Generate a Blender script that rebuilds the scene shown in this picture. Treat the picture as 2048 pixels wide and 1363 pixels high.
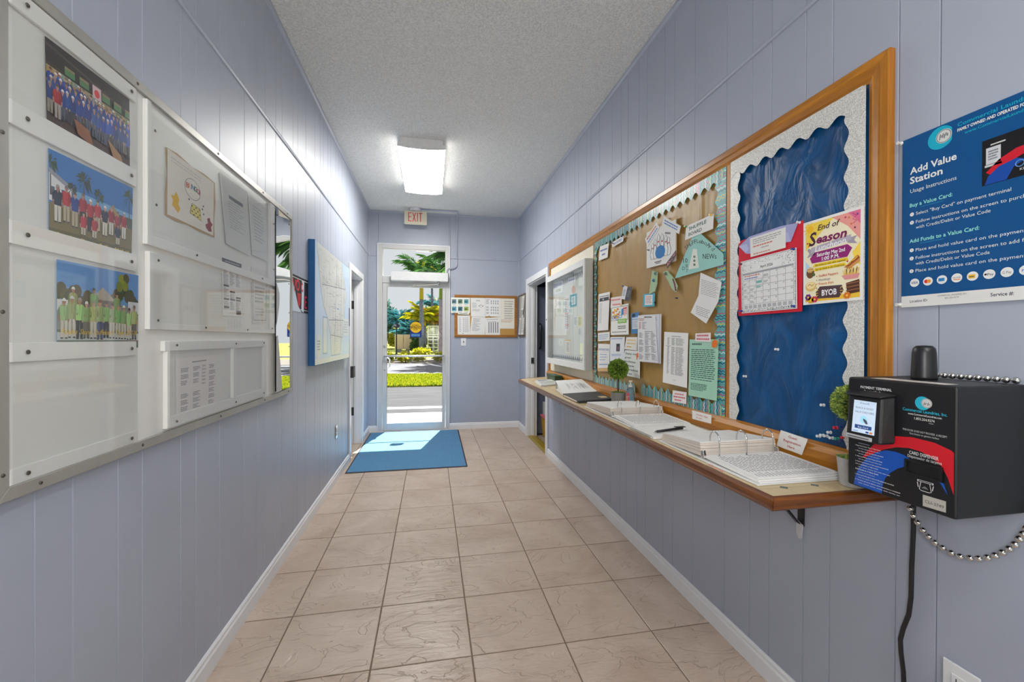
import bpy, bmesh, math, random
from mathutils import Vector, Matrix
for _o in list(bpy.data.objects):
    bpy.data.objects.remove(_o, do_unlink=True)
SC = bpy.context.scene
COL = SC.collection
R = random.Random(7)

# ---------------------------------------------------------------- room size (metres)
W, D, H = 2.118, 6.10, 3.07          # hall width, back wall distance, ceiling
SEAM = 2.446                         # joint between lower and upper wall panels
REAR = -1.9                          # end of the hall behind the camera

# ---------------------------------------------------------------- camera
cam_d = bpy.data.cameras.new('camera')
cam = bpy.data.objects.new('camera', cam_d)
COL.objects.link(cam)
cam_d.sensor_width = 36.0
cam_d.lens = 844.13 / 2048 * 36.0
cam_d.shift_x = -0.00134
cam_d.shift_y = -0.00035
cam_d.clip_start = 0.02
cam_d.clip_end = 400
_yaw, _pit, _rol = 0.19225, -0.00455, 0.00346
_fw = Vector((math.sin(_yaw) * math.cos(_pit), math.cos(_yaw) * math.cos(_pit), math.sin(_pit)))
_rt = Vector((math.cos(_yaw), -math.sin(_yaw), 0))
_up = _rt.cross(_fw)
_rt2 = _rt * math.cos(_rol) + _up * math.sin(_rol)
_up2 = _rt2.cross(_fw)
_m = Matrix((_rt2, _up2, -_fw)).transposed().to_4x4()
_m.translation = Vector((0.847, 0.0, 1.301))
cam.matrix_world = _m
SC.camera = cam

# ---------------------------------------------------------------- world, sun, exposure
wd = bpy.data.worlds.new('sky')
SC.world = wd
wd.use_nodes = True
_bg = wd.node_tree.nodes['Background']
_bg.inputs[0].default_value = (0.93, 0.95, 1.0, 1)
_bg.inputs[1].default_value = 0.62
sun_d = bpy.data.lights.new('sun', 'SUN')
sun_d.energy = 16.0
sun_d.angle = 0.009
sun_d.color = (1.0, 0.97, 0.9)
sun = bpy.data.objects.new('sun', sun_d)
COL.objects.link(sun)
sun.location = (3, 16, 20)
sun.rotation_euler = Vector((-0.14, -0.56, -1.0)).to_track_quat('-Z', 'Y').to_euler()
# the photographer's softbox flash beside the camera (its shadows show under counter and kiosk)
fl_d = bpy.data.lights.new('camera_flash', 'AREA')
fl_d.shape = 'DISK'
fl_d.size = 0.42
fl_d.energy = 8.5
fl = bpy.data.objects.new('camera_flash', fl_d)
COL.objects.link(fl)
fl.location = (0.90, -0.12, 1.40)
fl.rotation_euler = Vector((0.22, 0.97, 0.02)).to_track_quat('-Z', 'Y').to_euler()
LAMP = 27.0                           # radiance of the ceiling lamp and added fill lamp lenses
vs = SC.view_settings
vs.view_transform = 'Standard'
vs.look = 'None'
vs.exposure = 0.34
vs.gamma = 1.0
vs.use_curve_mapping = False
SC.cycles.max_bounces = 10
SC.cycles.diffuse_bounces = 6
SC.cycles.transparent_max_bounces = 24
SC.cycles.sample_clamp_indirect = 6.0

# ---------------------------------------------------------------- materials
def lin(c):
    return tuple(((x / 255) / 12.92 if x / 255 <= 0.04045 else ((x / 255 + 0.055) / 1.055) ** 2.4) for x in c) + (1.0,)

MATS = {}
def nmat(name):
    m = bpy.data.materials.new(name)
    m.use_nodes = True
    nt = m.node_tree
    return m, nt, nt.nodes['Principled BSDF']

def link(nt, a, b):
    nt.links.new(a, b)

def noise(nt, scale, detail=3, vec=None, rough=0.55, dist=0.0):
    n = nt.nodes.new('ShaderNodeTexNoise')
    n.inputs['Scale'].default_value = scale
    n.inputs['Detail'].default_value = detail
    n.inputs['Roughness'].default_value = rough
    n.inputs['Distortion'].default_value = dist
    if vec is not None:
        link(nt, vec, n.inputs['Vector'])
    return n

def pos(nt, scale=(1, 1, 1)):
    g = nt.nodes.new('ShaderNodeNewGeometry')
    mp = nt.nodes.new('ShaderNodeMapping')
    mp.inputs['Scale'].default_value = scale
    link(nt, g.outputs['Position'], mp.inputs['Vector'])
    return mp.outputs['Vector']

def bump(nt, bs, height, strength, dist):
    b = nt.nodes.new('ShaderNodeBump')
    b.inputs['Strength'].default_value = strength
    b.inputs['Distance'].default_value = dist
    link(nt, height, b.inputs['Height'])
    link(nt, b.outputs['Normal'], bs.inputs['Normal'])
    return b

def ramp(nt, fac, stops):
    r = nt.nodes.new('ShaderNodeValToRGB')
    el = r.color_ramp.elements
    el[0].position, el[0].color = stops[0]
    el[1].position, el[1].color = stops[1]
    for p, c in stops[2:]:
        e = el.new(p)
        e.color = c
    link(nt, fac, r.inputs['Fac'])
    return r.outputs['Color']

def paint(name, c, rough=0.5, metal=0.0, var=0.04, nscale=30, bmp=0.0, bscale=200, bd=0.002, spec=0.5, **kw):
    """painted / plastic / metal surface: colour with a little procedural unevenness"""
    if name in MATS:
        return MATS[name]
    m, nt, bs = nmat(name)
    L = lin(c)
    v = pos(nt)
    n = noise(nt, nscale, 2, v)
    lo = tuple(x * (1 - var) for x in L[:3]) + (1,)
    hi = tuple(min(1, x * (1 + var)) for x in L[:3]) + (1,)
    link(nt, ramp(nt, n.outputs['Fac'], [(0.3, lo), (0.7, hi)]), bs.inputs['Base Color'])
    bs.inputs['Roughness'].default_value = rough
    bs.inputs['Metallic'].default_value = metal
    bs.inputs['Specular IOR Level'].default_value = spec
    if bmp:
        n2 = noise(nt, bscale, 2, v)
        bump(nt, bs, n2.outputs['Fac'], bmp, bd)
    for k, val in kw.items():
        bs.inputs[k].default_value = val
    MATS[name] = m
    return m

def wood(name, c1, c2, axis, rough=0.3, fine=1.0):
    """varnished pine; the grain runs along the given axis"""
    if name in MATS:
        return MATS[name]
    m, nt, bs = nmat(name)
    s = [34 * fine] * 3
    s['XYZ'.index(axis)] = 2.2
    v = pos(nt, s)
    n = noise(nt, 1.0, 5, v, 0.6, 0.9)
    col = ramp(nt, n.outputs['Fac'], [(0.3, lin(c2)), (0.66, lin(c1)), (0.5, lin([(a + b) / 2 for a, b in zip(c1, c2)]))])
    link(nt, col, bs.inputs['Base Color'])
    bs.inputs['Roughness'].default_value = rough
    bump(nt, bs, n.outputs['Fac'], 0.12, 0.002)
    MATS[name] = m
    return m

def emis(name, c, s):
    m, nt, bs = nmat(name)
    bs.inputs['Base Color'].default_value = lin(c)
    bs.inputs['Emission Color'].default_value = lin(c)
    bs.inputs['Emission Strength'].default_value = s
    return m

def clear(name, tint=(1, 1, 1), rough=0.0, ior=1.45, add=0.0):
    """thin clear sheet: passes light straight through, mirrors a little by Fresnel"""
    m = bpy.data.materials.new(name)
    m.use_nodes = True
    nt = m.node_tree
    nt.nodes.remove(nt.nodes['Principled BSDF'])
    out = nt.nodes['Material Output']
    t = nt.nodes.new('ShaderNodeBsdfTransparent')
    t.inputs[0].default_value = tint + (1,)
    g = nt.nodes.new('ShaderNodeBsdfGlossy')
    g.inputs['Roughness'].default_value = rough
    fr = nt.nodes.new('ShaderNodeFresnel')
    gb = nt.nodes.new('ShaderNodeNewGeometry')
    io = nt.nodes.new('ShaderNodeMix')            # same mirror share from either face
    io.data_type = 'FLOAT'
    io.inputs[2].default_value = ior
    io.inputs[3].default_value = 1 / ior
    link(nt, gb.outputs['Backfacing'], io.inputs[0])
    link(nt, io.outputs[0], fr.inputs['IOR'])
    mx = nt.nodes.new('ShaderNodeMixShader')
    if add:
        ma = nt.nodes.new('ShaderNodeMath')
        ma.operation = 'ADD'
        ma.inputs[1].default_value = add
        link(nt, fr.outputs[0], ma.inputs[0])
        link(nt, ma.outputs[0], mx.inputs[0])
    else:
        link(nt, fr.outputs[0], mx.inputs[0])
    link(nt, t.outputs[0], mx.inputs[1])
    link(nt, g.outputs[0], mx.inputs[2])
    link(nt, mx.outputs[0], out.inputs[0])
    return m

WALL = paint('wall_paint', (166, 172, 186), 0.42, var=0.03, nscale=2.5, bmp=0.10, bscale=90, bd=0.001)
WALLG = paint('wall_groove', (132, 138, 152), 0.6, var=0.03)
TRIM = paint('white_trim', (226, 226, 228), 0.32, var=0.02, nscale=6)
SLATE = paint('side_room_paint', (104, 112, 132), 0.5)
ALU = paint('door_aluminium', (198, 197, 196), 0.42, 0.0, var=0.03, nscale=8)
ALUD = paint('aluminium_dark_gasket', (92, 92, 96), 0.6)
FRAME = paint('board_frame_metal', (168, 166, 158), 0.38, 0.35, var=0.06, nscale=12)
STEEL = paint('bare_steel', (200, 198, 192), 0.22, 0.95, var=0.03)
CHROME = paint('chrome', (216, 214, 210), 0.08, 1.0, var=0.02)
SCREW = paint('screw_head', (96, 92, 84), 0.4, 0.7)
WHITEP = paint('white_board', (224, 223, 218), 0.42, var=0.02, nscale=4)
SLATP = paint('white_slat', (231, 230, 226), 0.45, var=0.02, nscale=4)
BLACK = paint('black_plastic', (26, 26, 28), 0.38, var=0.06)
BLACKM = paint('black_powder_coat', (24, 24, 25), 0.42, var=0.1, nscale=60, bmp=0.25, bscale=900, bd=0.0006)
WOODY = wood('pine_along_wall', (194, 128, 36), (146, 88, 18), 'Y')
WOODZ = wood('pine_upright', (194, 128, 36), (148, 90, 20), 'Z')
EDGEY = wood('counter_edge_along', (132, 78, 30), (84, 44, 16), 'Y', 0.3)
EDGEX = wood('counter_edge_across', (132, 78, 30), (84, 44, 16), 'X', 0.3)
ACRYL = clear('clear_acrylic', (0.985, 0.99, 0.985), 0.03, 1.45)
GLASS = clear('door_glass', (0.97, 0.985, 0.98), 0.0, 1.15)
CASEGL = clear('case_glass', (0.97, 0.985, 0.98), 0.0, 1.33)

def _print_mat(name, rough, spec=0.35):
    m, nt, bs = nmat(name)
    a = nt.nodes.new('ShaderNodeVertexColor')
    a.layer_name = 'ink'
    link(nt, a.outputs['Color'], bs.inputs['Base Color'])
    bs.inputs['Roughness'].default_value = rough
    bs.inputs['Specular IOR Level'].default_value = spec
    n = noise(nt, 45, 2, pos(nt))
    bump(nt, bs, n.outputs['Fac'], 0.08, 0.003)
    return m
PRINT = _print_mat('printed_paper', 0.65)
PHOTO = _print_mat('printed_gloss', 0.28, 0.5)

# ---------------------------------------------------------------- mesh and object helpers
WLOC = {}
def props(o, label=None, cat=None, group=None, kind=None):
    if label: o['label'] = label
    if cat: o['category'] = cat
    if group: o['group'] = group
    if kind: o['kind'] = kind
    return o

def thing(name, label, cat, base, group=None, kind=None):
    o = bpy.data.objects.new(name, None)
    o.empty_display_size = 0.05
    COL.objects.link(o)
    o.location = base
    WLOC[o.name] = Vector(base)
    return props(o, label, cat, group, kind)

class M:
    def __init__(s):
        s.v, s.f = [], []
    def add(s, vs_, fs):
        b = len(s.v)
        s.v += [tuple(p) for p in vs_]
        s.f += [tuple(i + b for i in q) for q in fs]
        return s
    def box(s, x0, y0, z0, x1, y1, z1):
        x0, x1 = sorted((x0, x1)); y0, y1 = sorted((y0, y1)); z0, z1 = sorted((z0, z1))
        return s.add([(x0, y0, z0), (x1, y0, z0), (x1, y1, z0), (x0, y1, z0), (x0, y0, z1), (x1, y0, z1), (x1, y1, z1), (x0, y1, z1)],
                     [(3, 2, 1, 0), (4, 5, 6, 7), (0, 1, 5, 4), (1, 2, 6, 5), (2, 3, 7, 6), (3, 0, 4, 7)])
    def hexa(s, a, b):
        """solid between two quads (4 points each, same order)"""
        return s.add(list(a) + list(b), [(3, 2, 1, 0), (4, 5, 6, 7), (0, 1, 5, 4), (1, 2, 6, 5), (2, 3, 7, 6), (3, 0, 4, 7)])
    def prism(s, pts, ext):
        """polygon of 3d points pushed along ext"""
        n = len(pts)
        e = Vector(ext)
        b = [tuple(Vector(p) + e) for p in pts]
        return s.add(list(pts) + b, [tuple(range(n - 1, -1, -1)), tuple(range(n, 2 * n))] + [(i, (i + 1) % n, (i + 1) % n + n, i + n) for i in range(n)])
    def cyl(s, p0, p1, r0, r1=None, n=12, cap=True):
        r1 = r0 if r1 is None else r1
        p0, p1 = Vector(p0), Vector(p1)
        d = (p1 - p0).normalized()
        a = d.orthogonal().normalized()
        b = d.cross(a)
        ring = lambda p, r: [p + (a * math.cos(t) + b * math.sin(t)) * r for t in [2 * math.pi * i / n for i in range(n)]]
        fs = [(i, (i + 1) % n, (i + 1) % n + n, i + n) for i in range(n)]
        if cap:
            fs += [tuple(range(n - 1, -1, -1)), tuple(range(n, 2 * n))]
        return s.add(ring(p0, r0) + ring(p1, r1), fs)
    def tube(s, pts, r, n=8, closed=False):
        P = [Vector(p) for p in pts]
        k = len(P)
        vs_, fs = [], []
        a = None
        for i in range(k):
            if closed:
                d = (P[(i + 1) % k] - P[i - 1]).normalized()
            else:
                d = (P[min(i + 1, k - 1)] - P[max(i - 1, 0)]).normalized()
            if a is None:
                a = d.orthogonal().normalized()
            a = (a - d * a.dot(d)).normalized()
            b = d.cross(a)
            rr = r[i] if isinstance(r, (list, tuple)) else r
            vs_ += [P[i] + (a * math.cos(2 * math.pi * j / n) + b * math.sin(2 * math.pi * j / n)) * rr for j in range(n)]
        for i in range(k if closed else k - 1):
            q = (i + 1) % k
            fs += [(i * n + j, i * n + (j + 1) % n, q * n + (j + 1) % n, q * n + j) for j in range(n)]
        if not closed:
            fs += [tuple(range(n - 1, -1, -1)), tuple(range((k - 1) * n, k * n))]
        return s.add(vs_, fs)
    def lathe(s, c, prof, n=20, axis=(0, 0, 1)):
        ax = Vector(axis).normalized()
        a = ax.orthogonal().normalized()
        b = ax.cross(a)
        c = Vector(c)
        k = len(prof)
        vs_ = [c + ax * z + (a * math.cos(2 * math.pi * j / n) + b * math.sin(2 * math.pi * j / n)) * r for r, z in prof for j in range(n)]
        fs = [(i * n + j, i * n + (j + 1) % n, (i + 1) * n + (j + 1) % n, (i + 1) * n + j) for i in range(k - 1) for j in range(n)]
        fs += [tuple(range(n - 1, -1, -1)), tuple(range((k - 1) * n, k * n))]
        return s.add(vs_, fs)
    def ball(s, c, r, n=10):
        k = n // 2 + 1
        return s.lathe(c, [(max(1e-4, r * math.sin(math.pi * i / k)), -r * math.cos(math.pi * i / k)) for i in range(k + 1)], n)
    def mesh(s, name, origin=(0, 0, 0), fix=True):
        o = Vector(origin)
        me = bpy.data.meshes.new(name)
        me.from_pydata([tuple(Vector(p) - o) for p in s.v], [], s.f)
        if fix:
            b = bmesh.new()
            b.from_mesh(me)
            bmesh.ops.recalc_face_normals(b, faces=b.faces)
            b.to_mesh(me)
            b.free()
        return me
    def build(s, name, mat, parent=None, smooth=False, bevel=0, seg=2, label=None, cat=None, group=None, kind=None, origin=None, fix=True):
        if parent is not None:
            org = WLOC[parent.name]
        elif origin is not None:
            org = Vector(origin)
        elif kind == 'structure':
            org = Vector((0, 0, 0))
        else:
            xs = [p[0] for p in s.v]; ys = [p[1] for p in s.v]; zs = [p[2] for p in s.v]
            org = Vector(((min(xs) + max(xs)) / 2, (min(ys) + max(ys)) / 2, min(zs)))
        me = s.mesh(name, org, fix)
        me.materials.append(mat)
        if smooth:
            for p in me.polygons:
                p.use_smooth = True
        return put(name, me, parent, org, bevel, seg, label, cat, group, kind)

def put(name, me, parent, org, bevel=0, seg=2, label=None, cat=None, group=None, kind=None):
    o = bpy.data.objects.new(name, me)
    COL.objects.link(o)
    WLOC[o.name] = Vector(org)
    if parent is not None:
        o.parent = parent
        o.location = Vector(org) - WLOC[parent.name]
    else:
        o.location = org
    if bevel:
        b = o.modifiers.new('bevel', 'BEVEL')
        b.width = bevel
        b.segments = seg
        b.limit_method = 'ANGLE'
        b.angle_limit = 0.6
    return props(o, label, cat, group, kind)

def B(name, mat, parent, x0, y0, z0, x1, y1, z1, bevel=0, **kw):
    return M().box(x0, y0, z0, x1, y1, z1).build(name, mat, parent, bevel=bevel, **kw)

# ---------------------------------------------------------------- printed sheets
_CAP = [0.0]
_TXT = {}
def _glyphs(s, bold, shear):
    k = (s, bold, shear)
    if k in _TXT:
        return _TXT[k]
    cu = bpy.data.curves.new('t', 'FONT')
    cu.body = s
    cu.size = 1.0
    cu.offset = bold
    cu.shear = shear
    cu.resolution_u = 2
    cu.fill_mode = 'FRONT'
    ob = bpy.data.objects.new('t', cu)
    COL.objects.link(ob)
    bpy.context.view_layer.update()
    dg = bpy.context.evaluated_depsgraph_get()
    me = bpy.data.meshes.new_from_object(ob.evaluated_get(dg))
    vs_ = [(v.co.x, v.co.y) for v in me.vertices]
    fs = [tuple(p.vertices) for p in me.polygons]
    bpy.data.objects.remove(ob, do_unlink=True)
    bpy.data.curves.remove(cu)
    bpy.data.meshes.remove(me)
    _TXT[k] = (vs_, fs)
    return _TXT[k]

class Sheet:
    """a flat printed sheet drawn in its own w x h units, origin bottom left"""
    def __init__(s, w, h, base=(235, 234, 230), outline=None):
        s.w, s.h, s.base = w, h, base
        s.v, s.f, s.c = [], [], []
        s.outline = outline
    def poly(s, pts, c, l=1):
        if s.outline is None and any(x < 0 or x > s.w or y < 0 or y > s.h for x, y in pts):
            for k, lim, sg in ((0, 0, 1), (0, s.w, -1), (1, 0, 1), (1, s.h, -1)):      # trim at the sheet's edges
                out = []
                for i in range(len(pts)):
                    p, q = pts[i - 1], pts[i]
                    a, b_ = (p[k] - lim) * sg, (q[k] - lim) * sg
                    if (a < 0) != (b_ < 0):
                        t = a / (a - b_)
                        out.append((p[0] + (q[0] - p[0]) * t, p[1] + (q[1] - p[1]) * t))
                    if b_ >= 0:
                        out.append(q)
                pts = out
                if len(pts) < 3:
                    return s
        b = len(s.v)
        s.v += [(x, y, l) for x, y in pts]
        s.f.append(tuple(range(b, b + len(pts))))
        s.c.append(c)
        return s
    def rect(s, x0, y0, x1, y1, c, l=1):
        return s.poly([(x0, y0), (x1, y0), (x1, y1), (x0, y1)], c, l)
    def frame(s, x0, y0, x1, y1, t, c, l=1):
        s.rect(x0, y0, x1, y0 + t, c, l); s.rect(x0, y1 - t, x1, y1, c, l)
        s.rect(x0, y0, x0 + t, y1, c, l); s.rect(x1 - t, y0, x1, y1, c, l)
        return s
    def circ(s, x, y, rx, c, l=1, ry=None, n=18, a0=0.0):
        ry = rx if ry is None else ry
        return s.poly([(x + rx * math.cos(a0 + 2 * math.pi * i / n), y + ry * math.sin(a0 + 2 * math.pi * i / n)) for i in range(n)], c, l)
    def ring(s, x, y, r, t, c, l=1, ry=None, n=24):
        k = 1.0 if ry is None else ry / r
        s.stroke([(x + r * math.cos(2 * math.pi * i / n), y + k * r * math.sin(2 * math.pi * i / n)) for i in range(n + 1)], t, c, l)
        return s
    def stroke(s, pts, t, c, l=1):
        n = len(pts)
        b = len(s.v)
        for i, (x, y) in enumerate(pts):
            x0, y0 = pts[max(0, i - 1)]
            x1, y1 = pts[min(n - 1, i + 1)]
            dx, dy = x1 - x0, y1 - y0
            k = math.hypot(dx, dy) or 1
            s.v += [(x - dy / k * t / 2, y + dx / k * t / 2, l), (x + dy / k * t / 2, y - dx / k * t / 2, l)]
        for i in range(n - 1):
            s.f.append((b + 2 * i, b + 2 * i + 1, b + 2 * i + 3, b + 2 * i + 2))
            s.c.append(c)
        return s
    def text(s, t, x, y, h, c, w=None, l=2, bold=0.0, shear=0.0, align='L', rot=0.0):
        if not _CAP[0]:
            _CAP[0] = max(p[1] for p in _glyphs('H', 0.0, 0.0)[0])
        vs_, fs = _glyphs(t, bold, shear)
        if not vs_:
            return s
        x0 = min(p[0] for p in vs_); x1 = max(p[0] for p in vs_)
        sy = h / _CAP[0]
        sx = w / (x1 - x0) if w else sy
        wd_ = (x1 - x0) * sx
        ox = {'L': 0, 'C': -wd_ / 2, 'R': -wd_}[align]
        b = len(s.v)
        ca, sa = math.cos(rot), math.sin(rot)
        for px, py in vs_:
            a, d = (px - x0) * sx + ox, py * sy
            s.v.append((x + a * ca - d * sa, y + a * sa + d * ca, l))
        s.f += [tuple(i + b for i in q) for q in fs]
        s.c += [c] * len(fs)
        return s
    def greek(s, x0, y0, x1, y1, n, c=(90, 90, 95), fill=0.9, dens=0.5, l=1, seed=1, slope=0.0, vert=False):
        """n lines of print too small to read, broken into words"""
        if vert:                                  # lines running up the sheet instead of across
            t = Sheet(s.h, s.w, s.base)
            t.greek(y0, x0, y1, x1, n, c, fill, dens, l, seed, slope)
            for q in t.f:
                s.poly([(t.v[i][1], t.v[i][0]) for i in q], c, l)
            return s
        r = random.Random(seed)
        p = (y1 - y0) / n
        for i in range(n):
            y = y1 - (i + 0.75) * p
            x = x0
            end = x0 + (x1 - x0) * (1 - (1 - fill) * r.random() * 2)
            while x < end:
                q = min(end, x + (x1 - x0) * (0.05 + 0.12 * r.random()))
                s.poly([(x, y + slope * (x - x0)), (q, y + slope * (q - x0)), (q, y + p * dens + slope * (q - x0)), (x, y + p * dens + slope * (x - x0))], c, l)
                x = q + (x1 - x0) * 0.022
        return s

def on_wall(wall, z0=0.0):
    if wall == 'R': return lambda a, b, o: (W - o, a, b)
    if wall == 'L': return lambda a, b, o: (o, a, b)
    if wall == 'B': return lambda a, b, o: (a, D - o, b)
    if wall == 'T': return lambda a, b, o: (a, b, z0 + o)
    return wall

def lay(S, name, wall, quad, off, label=None, cat=None, parent=None, group=None, mat=None, thick=0.0007, step=0.00022, z0=0.0, kind=None, sag=0.0, nseg=1):
    """place a sheet on a wall; quad = top left, top right, bottom right, bottom left in wall metres"""
    F = on_wall(wall, z0)
    offs = off if isinstance(off, (list, tuple)) else (off,) * 4
    def mp(x, y, l):
        u, v = x / S.w, y / S.h
        k = ((1 - u) * v, u * v, u * (1 - v), (1 - u) * (1 - v))
        a = sum(q[0] * t for q, t in zip(quad, k)); b = sum(q[1] * t for q, t in zip(quad, k))
        o = sum(q * t for q, t in zip(offs, k)) + l + sag * math.sin(math.pi * min(1, max(0, u))) * math.sin(math.pi * min(1, max(0, v)))
        return F(a, b, o)
    vs_, fs, cs = [], [], []
    ol = S.outline or [(0, 0), (S.w, 0), (S.w, S.h), (0, S.h)]
    if sag and not S.outline:
        g = 6
        ol = [(S.w * i / g, 0) for i in range(g)] + [(S.w, S.h * i / g) for i in range(g)] + [(S.w * (1 - i / g), S.h) for i in range(g)] + [(0, S.h * (1 - i / g)) for i in range(g)]
    n = len(ol)
    vs_ += [mp(x, y, 0) for x, y in ol] + [mp(x, y, thick) for x, y in ol]
    fs += [tuple(range(n)), tuple(range(2 * n - 1, n - 1, -1))] + [(i, (i + 1) % n, (i + 1) % n + n, i + n) for i in range(n)]
    cs += [S.base] * (n + 2)
    b = len(vs_)
    vs_ += [mp(x, y, thick + l * step) for x, y, l in S.v]
    fs += [tuple(i + b for i in q) for q in S.f]
    cs += S.c
    m = M()
    m.v, m.f = vs_, fs
    if parent is not None:
        org = WLOC[parent.name]
    else:
        nb = 2 * n
        org = Vector([(min(p[i] for p in vs_[:nb]) + max(p[i] for p in vs_[:nb])) / 2 for i in range(3)])
        org.z = min(p[2] for p in vs_[:nb])
    me = m.mesh(name, org, False)
    ca = me.color_attributes.new('ink', 'FLOAT_COLOR', 'CORNER')
    lc = {}
    data = []
    for p, c in zip(me.polygons, cs):
        if c not in lc:
            lc[c] = lin(c)
        data += list(lc[c]) * p.loop_total
    ca.data.foreach_set('color', data)
    me.materials.append(mat or PRINT)
    return put(name, me, parent, org, 0, 2, label, cat, group, kind)

def rq(a0, b1, a1, b0):
    """rectangle as a quad: left a0, top b1, right a1, bottom b0"""
    return [(a0, b1), (a1, b1), (a1, b0), (a0, b0)]

# ================================================================ THE ROOM
# ---------------------------------------------------------------- floor: grout bed and slate-look tiles
GROUT = paint('grout', (122, 104, 88), 0.9, var=0.12, nscale=50)
def tile_material():
    m, nt, bs = nmat('slate_look_tile')
    oi = nt.nodes.new('ShaderNodeObjectInfo')
    g = nt.nodes.new('ShaderNodeNewGeometry')
    ad = nt.nodes.new('ShaderNodeVectorMath')
    ad.operation = 'MULTIPLY_ADD'
    link(nt, oi.outputs['Random'], ad.inputs[0])
    ad.inputs[1].default_value = (37, 53, 0)
    link(nt, g.outputs['Position'], ad.inputs[2])
    v = ad.outputs[0]
    big = noise(nt, 3.0, 4, v, 0.6, 0.6)
    fine = noise(nt, 26, 4, v, 0.6, 0.2)
    col = ramp(nt, big.outputs['Fac'], [(0.3, lin((176, 155, 138))), (0.72, lin((202, 184, 169))), (0.5, lin((190, 171, 155)))])
    link(nt, col, bs.inputs['Base Color'])
    # clefts: a stretched, twisted noise cut into terraces whose risers read as cleft lines
    mp = nt.nodes.new('ShaderNodeMapping')
    mp.inputs['Rotation'].default_value = (0, 0, 0.7)
    mp.inputs['Scale'].default_value = (3.2, 5.6, 3)
    link(nt, v, mp.inputs['Vector'])
    cl = noise(nt, 1.0, 5, mp.outputs['Vector'], 0.52, 0.9)
    terr = ramp(nt, cl.outputs['Fac'], [(0.0, (0, 0, 0, 1)), (0.40, (0.2, 0.2, 0.2, 1)), (0.412, (0.45, 0.45, 0.45, 1)), (0.56, (0.55, 0.55, 0.55, 1)), (0.572, (0.85, 0.85, 0.85, 1)), (1.0, (1, 1, 1, 1))])
    mp2 = nt.nodes.new('ShaderNodeMapping')
    mp2.inputs['Rotation'].default_value = (0, 0, 0.5)
    mp2.inputs['Scale'].default_value = (9, 38, 9)
    link(nt, v, mp2.inputs['Vector'])
    rip = noise(nt, 1.0, 4, mp2.outputs['Vector'], 0.6, 0.7)
    mx = nt.nodes.new('ShaderNodeMix')
    mx.data_type = 'FLOAT'
    mx.inputs[0].default_value = 0.3
    link(nt, terr, mx.inputs[2])
    link(nt, rip.outputs['Fac'], mx.inputs[3])
    b = nt.nodes.new('ShaderNodeBump')
    b.inputs['Strength'].default_value = 1.0
    b.inputs['Distance'].default_value = 0.015
    link(nt, mx.outputs[0], b.inputs['Height'])
    link(nt, b.outputs['Normal'], bs.inputs['Normal'])
    bs.inputs['Roughness'].default_value = 0.4
    rr = nt.nodes.new('ShaderNodeMapRange')
    rr.inputs[3].default_value = 0.26
    rr.inputs[4].default_value = 0.44
    link(nt, fine.outputs['Fac'], rr.inputs[0])
    link(nt, rr.outputs[0], bs.inputs['Roughness'])
    return m
TILE = tile_material()
fm = M().box(0, REAR, -0.12, W, D + 0.12, -0.003)
fm.box(-1.4, 4.5, -0.12, 0, 6.1, -0.003)
floor = fm.build('floor', GROUT, kind='structure')
def tile_mesh(sx, sy):
    g, c = 0.003, 0.002
    hx, hy = sx / 2 - g, sy / 2 - g
    m = M()
    lo = [(-hx, -hy, -0.003), (hx, -hy, -0.003), (hx, hy, -0.003), (-hx, hy, -0.003)]
    mi = [(x, y, -0.0012) for x, y, z in lo]
    hi = [(x - math.copysign(c, x), y - math.copysign(c, y), 0.0) for x, y, z in lo]
    m.add(lo + mi + hi, [(8, 9, 10, 11)] + [(i, (i + 1) % 4, (i + 1) % 4 + 4, i + 4) for i in range(4)] + [(i + 4, (i + 1) % 4 + 4, (i + 1) % 4 + 8, i + 8) for i in range(4)])
    me = m.mesh('floor_tile')
    me.materials.append(TILE)
    return me
_tm = {}
xs_ = [0.0, 0.2152, 0.6152, 1.0152, 1.4152, 1.8152, W]
ys_ = [REAR] + [1.7274 + 0.4 * j for j in range(-12, 11)] + [D + 0.02]
cells = [(xs_[i], xs_[i + 1], ys_[j], ys_[j + 1]) for j in range(len(ys_) - 1) for i in range(6)]
cells += [(-0.1848, 0.0, y, min(y + 0.4, 5.56)) for y in (4.5274, 4.9274, 5.3274)] + [(-0.5848, -0.1848, y, min(y + 0.4, 5.56)) for y in (4.5274, 4.9274, 5.3274)]
for x0, x1, y0, y1 in cells:
    k = (round(x1 - x0, 3), round(y1 - y0, 3))
    if k not in _tm:
        _tm[k] = tile_mesh(*k)
    put('floor_tile', _tm[k], floor, ((x0 + x1) / 2, (y0 + y1) / 2, 0))

# ---------------------------------------------------------------- ceiling
def ceiling_material():
    m, nt, bs = nmat('popcorn_ceiling')
    v = pos(nt)
    n1 = noise(nt, 95, 3, v, 0.7)
    n2 = noise(nt, 1.2, 2, v)
    link(nt, ramp(nt, n1.outputs['Fac'], [(0.32, lin((208, 208, 206))), (0.62, lin((238, 238, 236)))]), bs.inputs['Base Color'])
    bs.inputs['Roughness'].default_value = 0.95
    bump(nt, bs, n1.outputs['Fac'], 0.8, 0.012)
    return m
M().box(0, REAR, H, W, D + 0.12, H + 0.1).build('ceiling', ceiling_material(), kind='structure')

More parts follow.
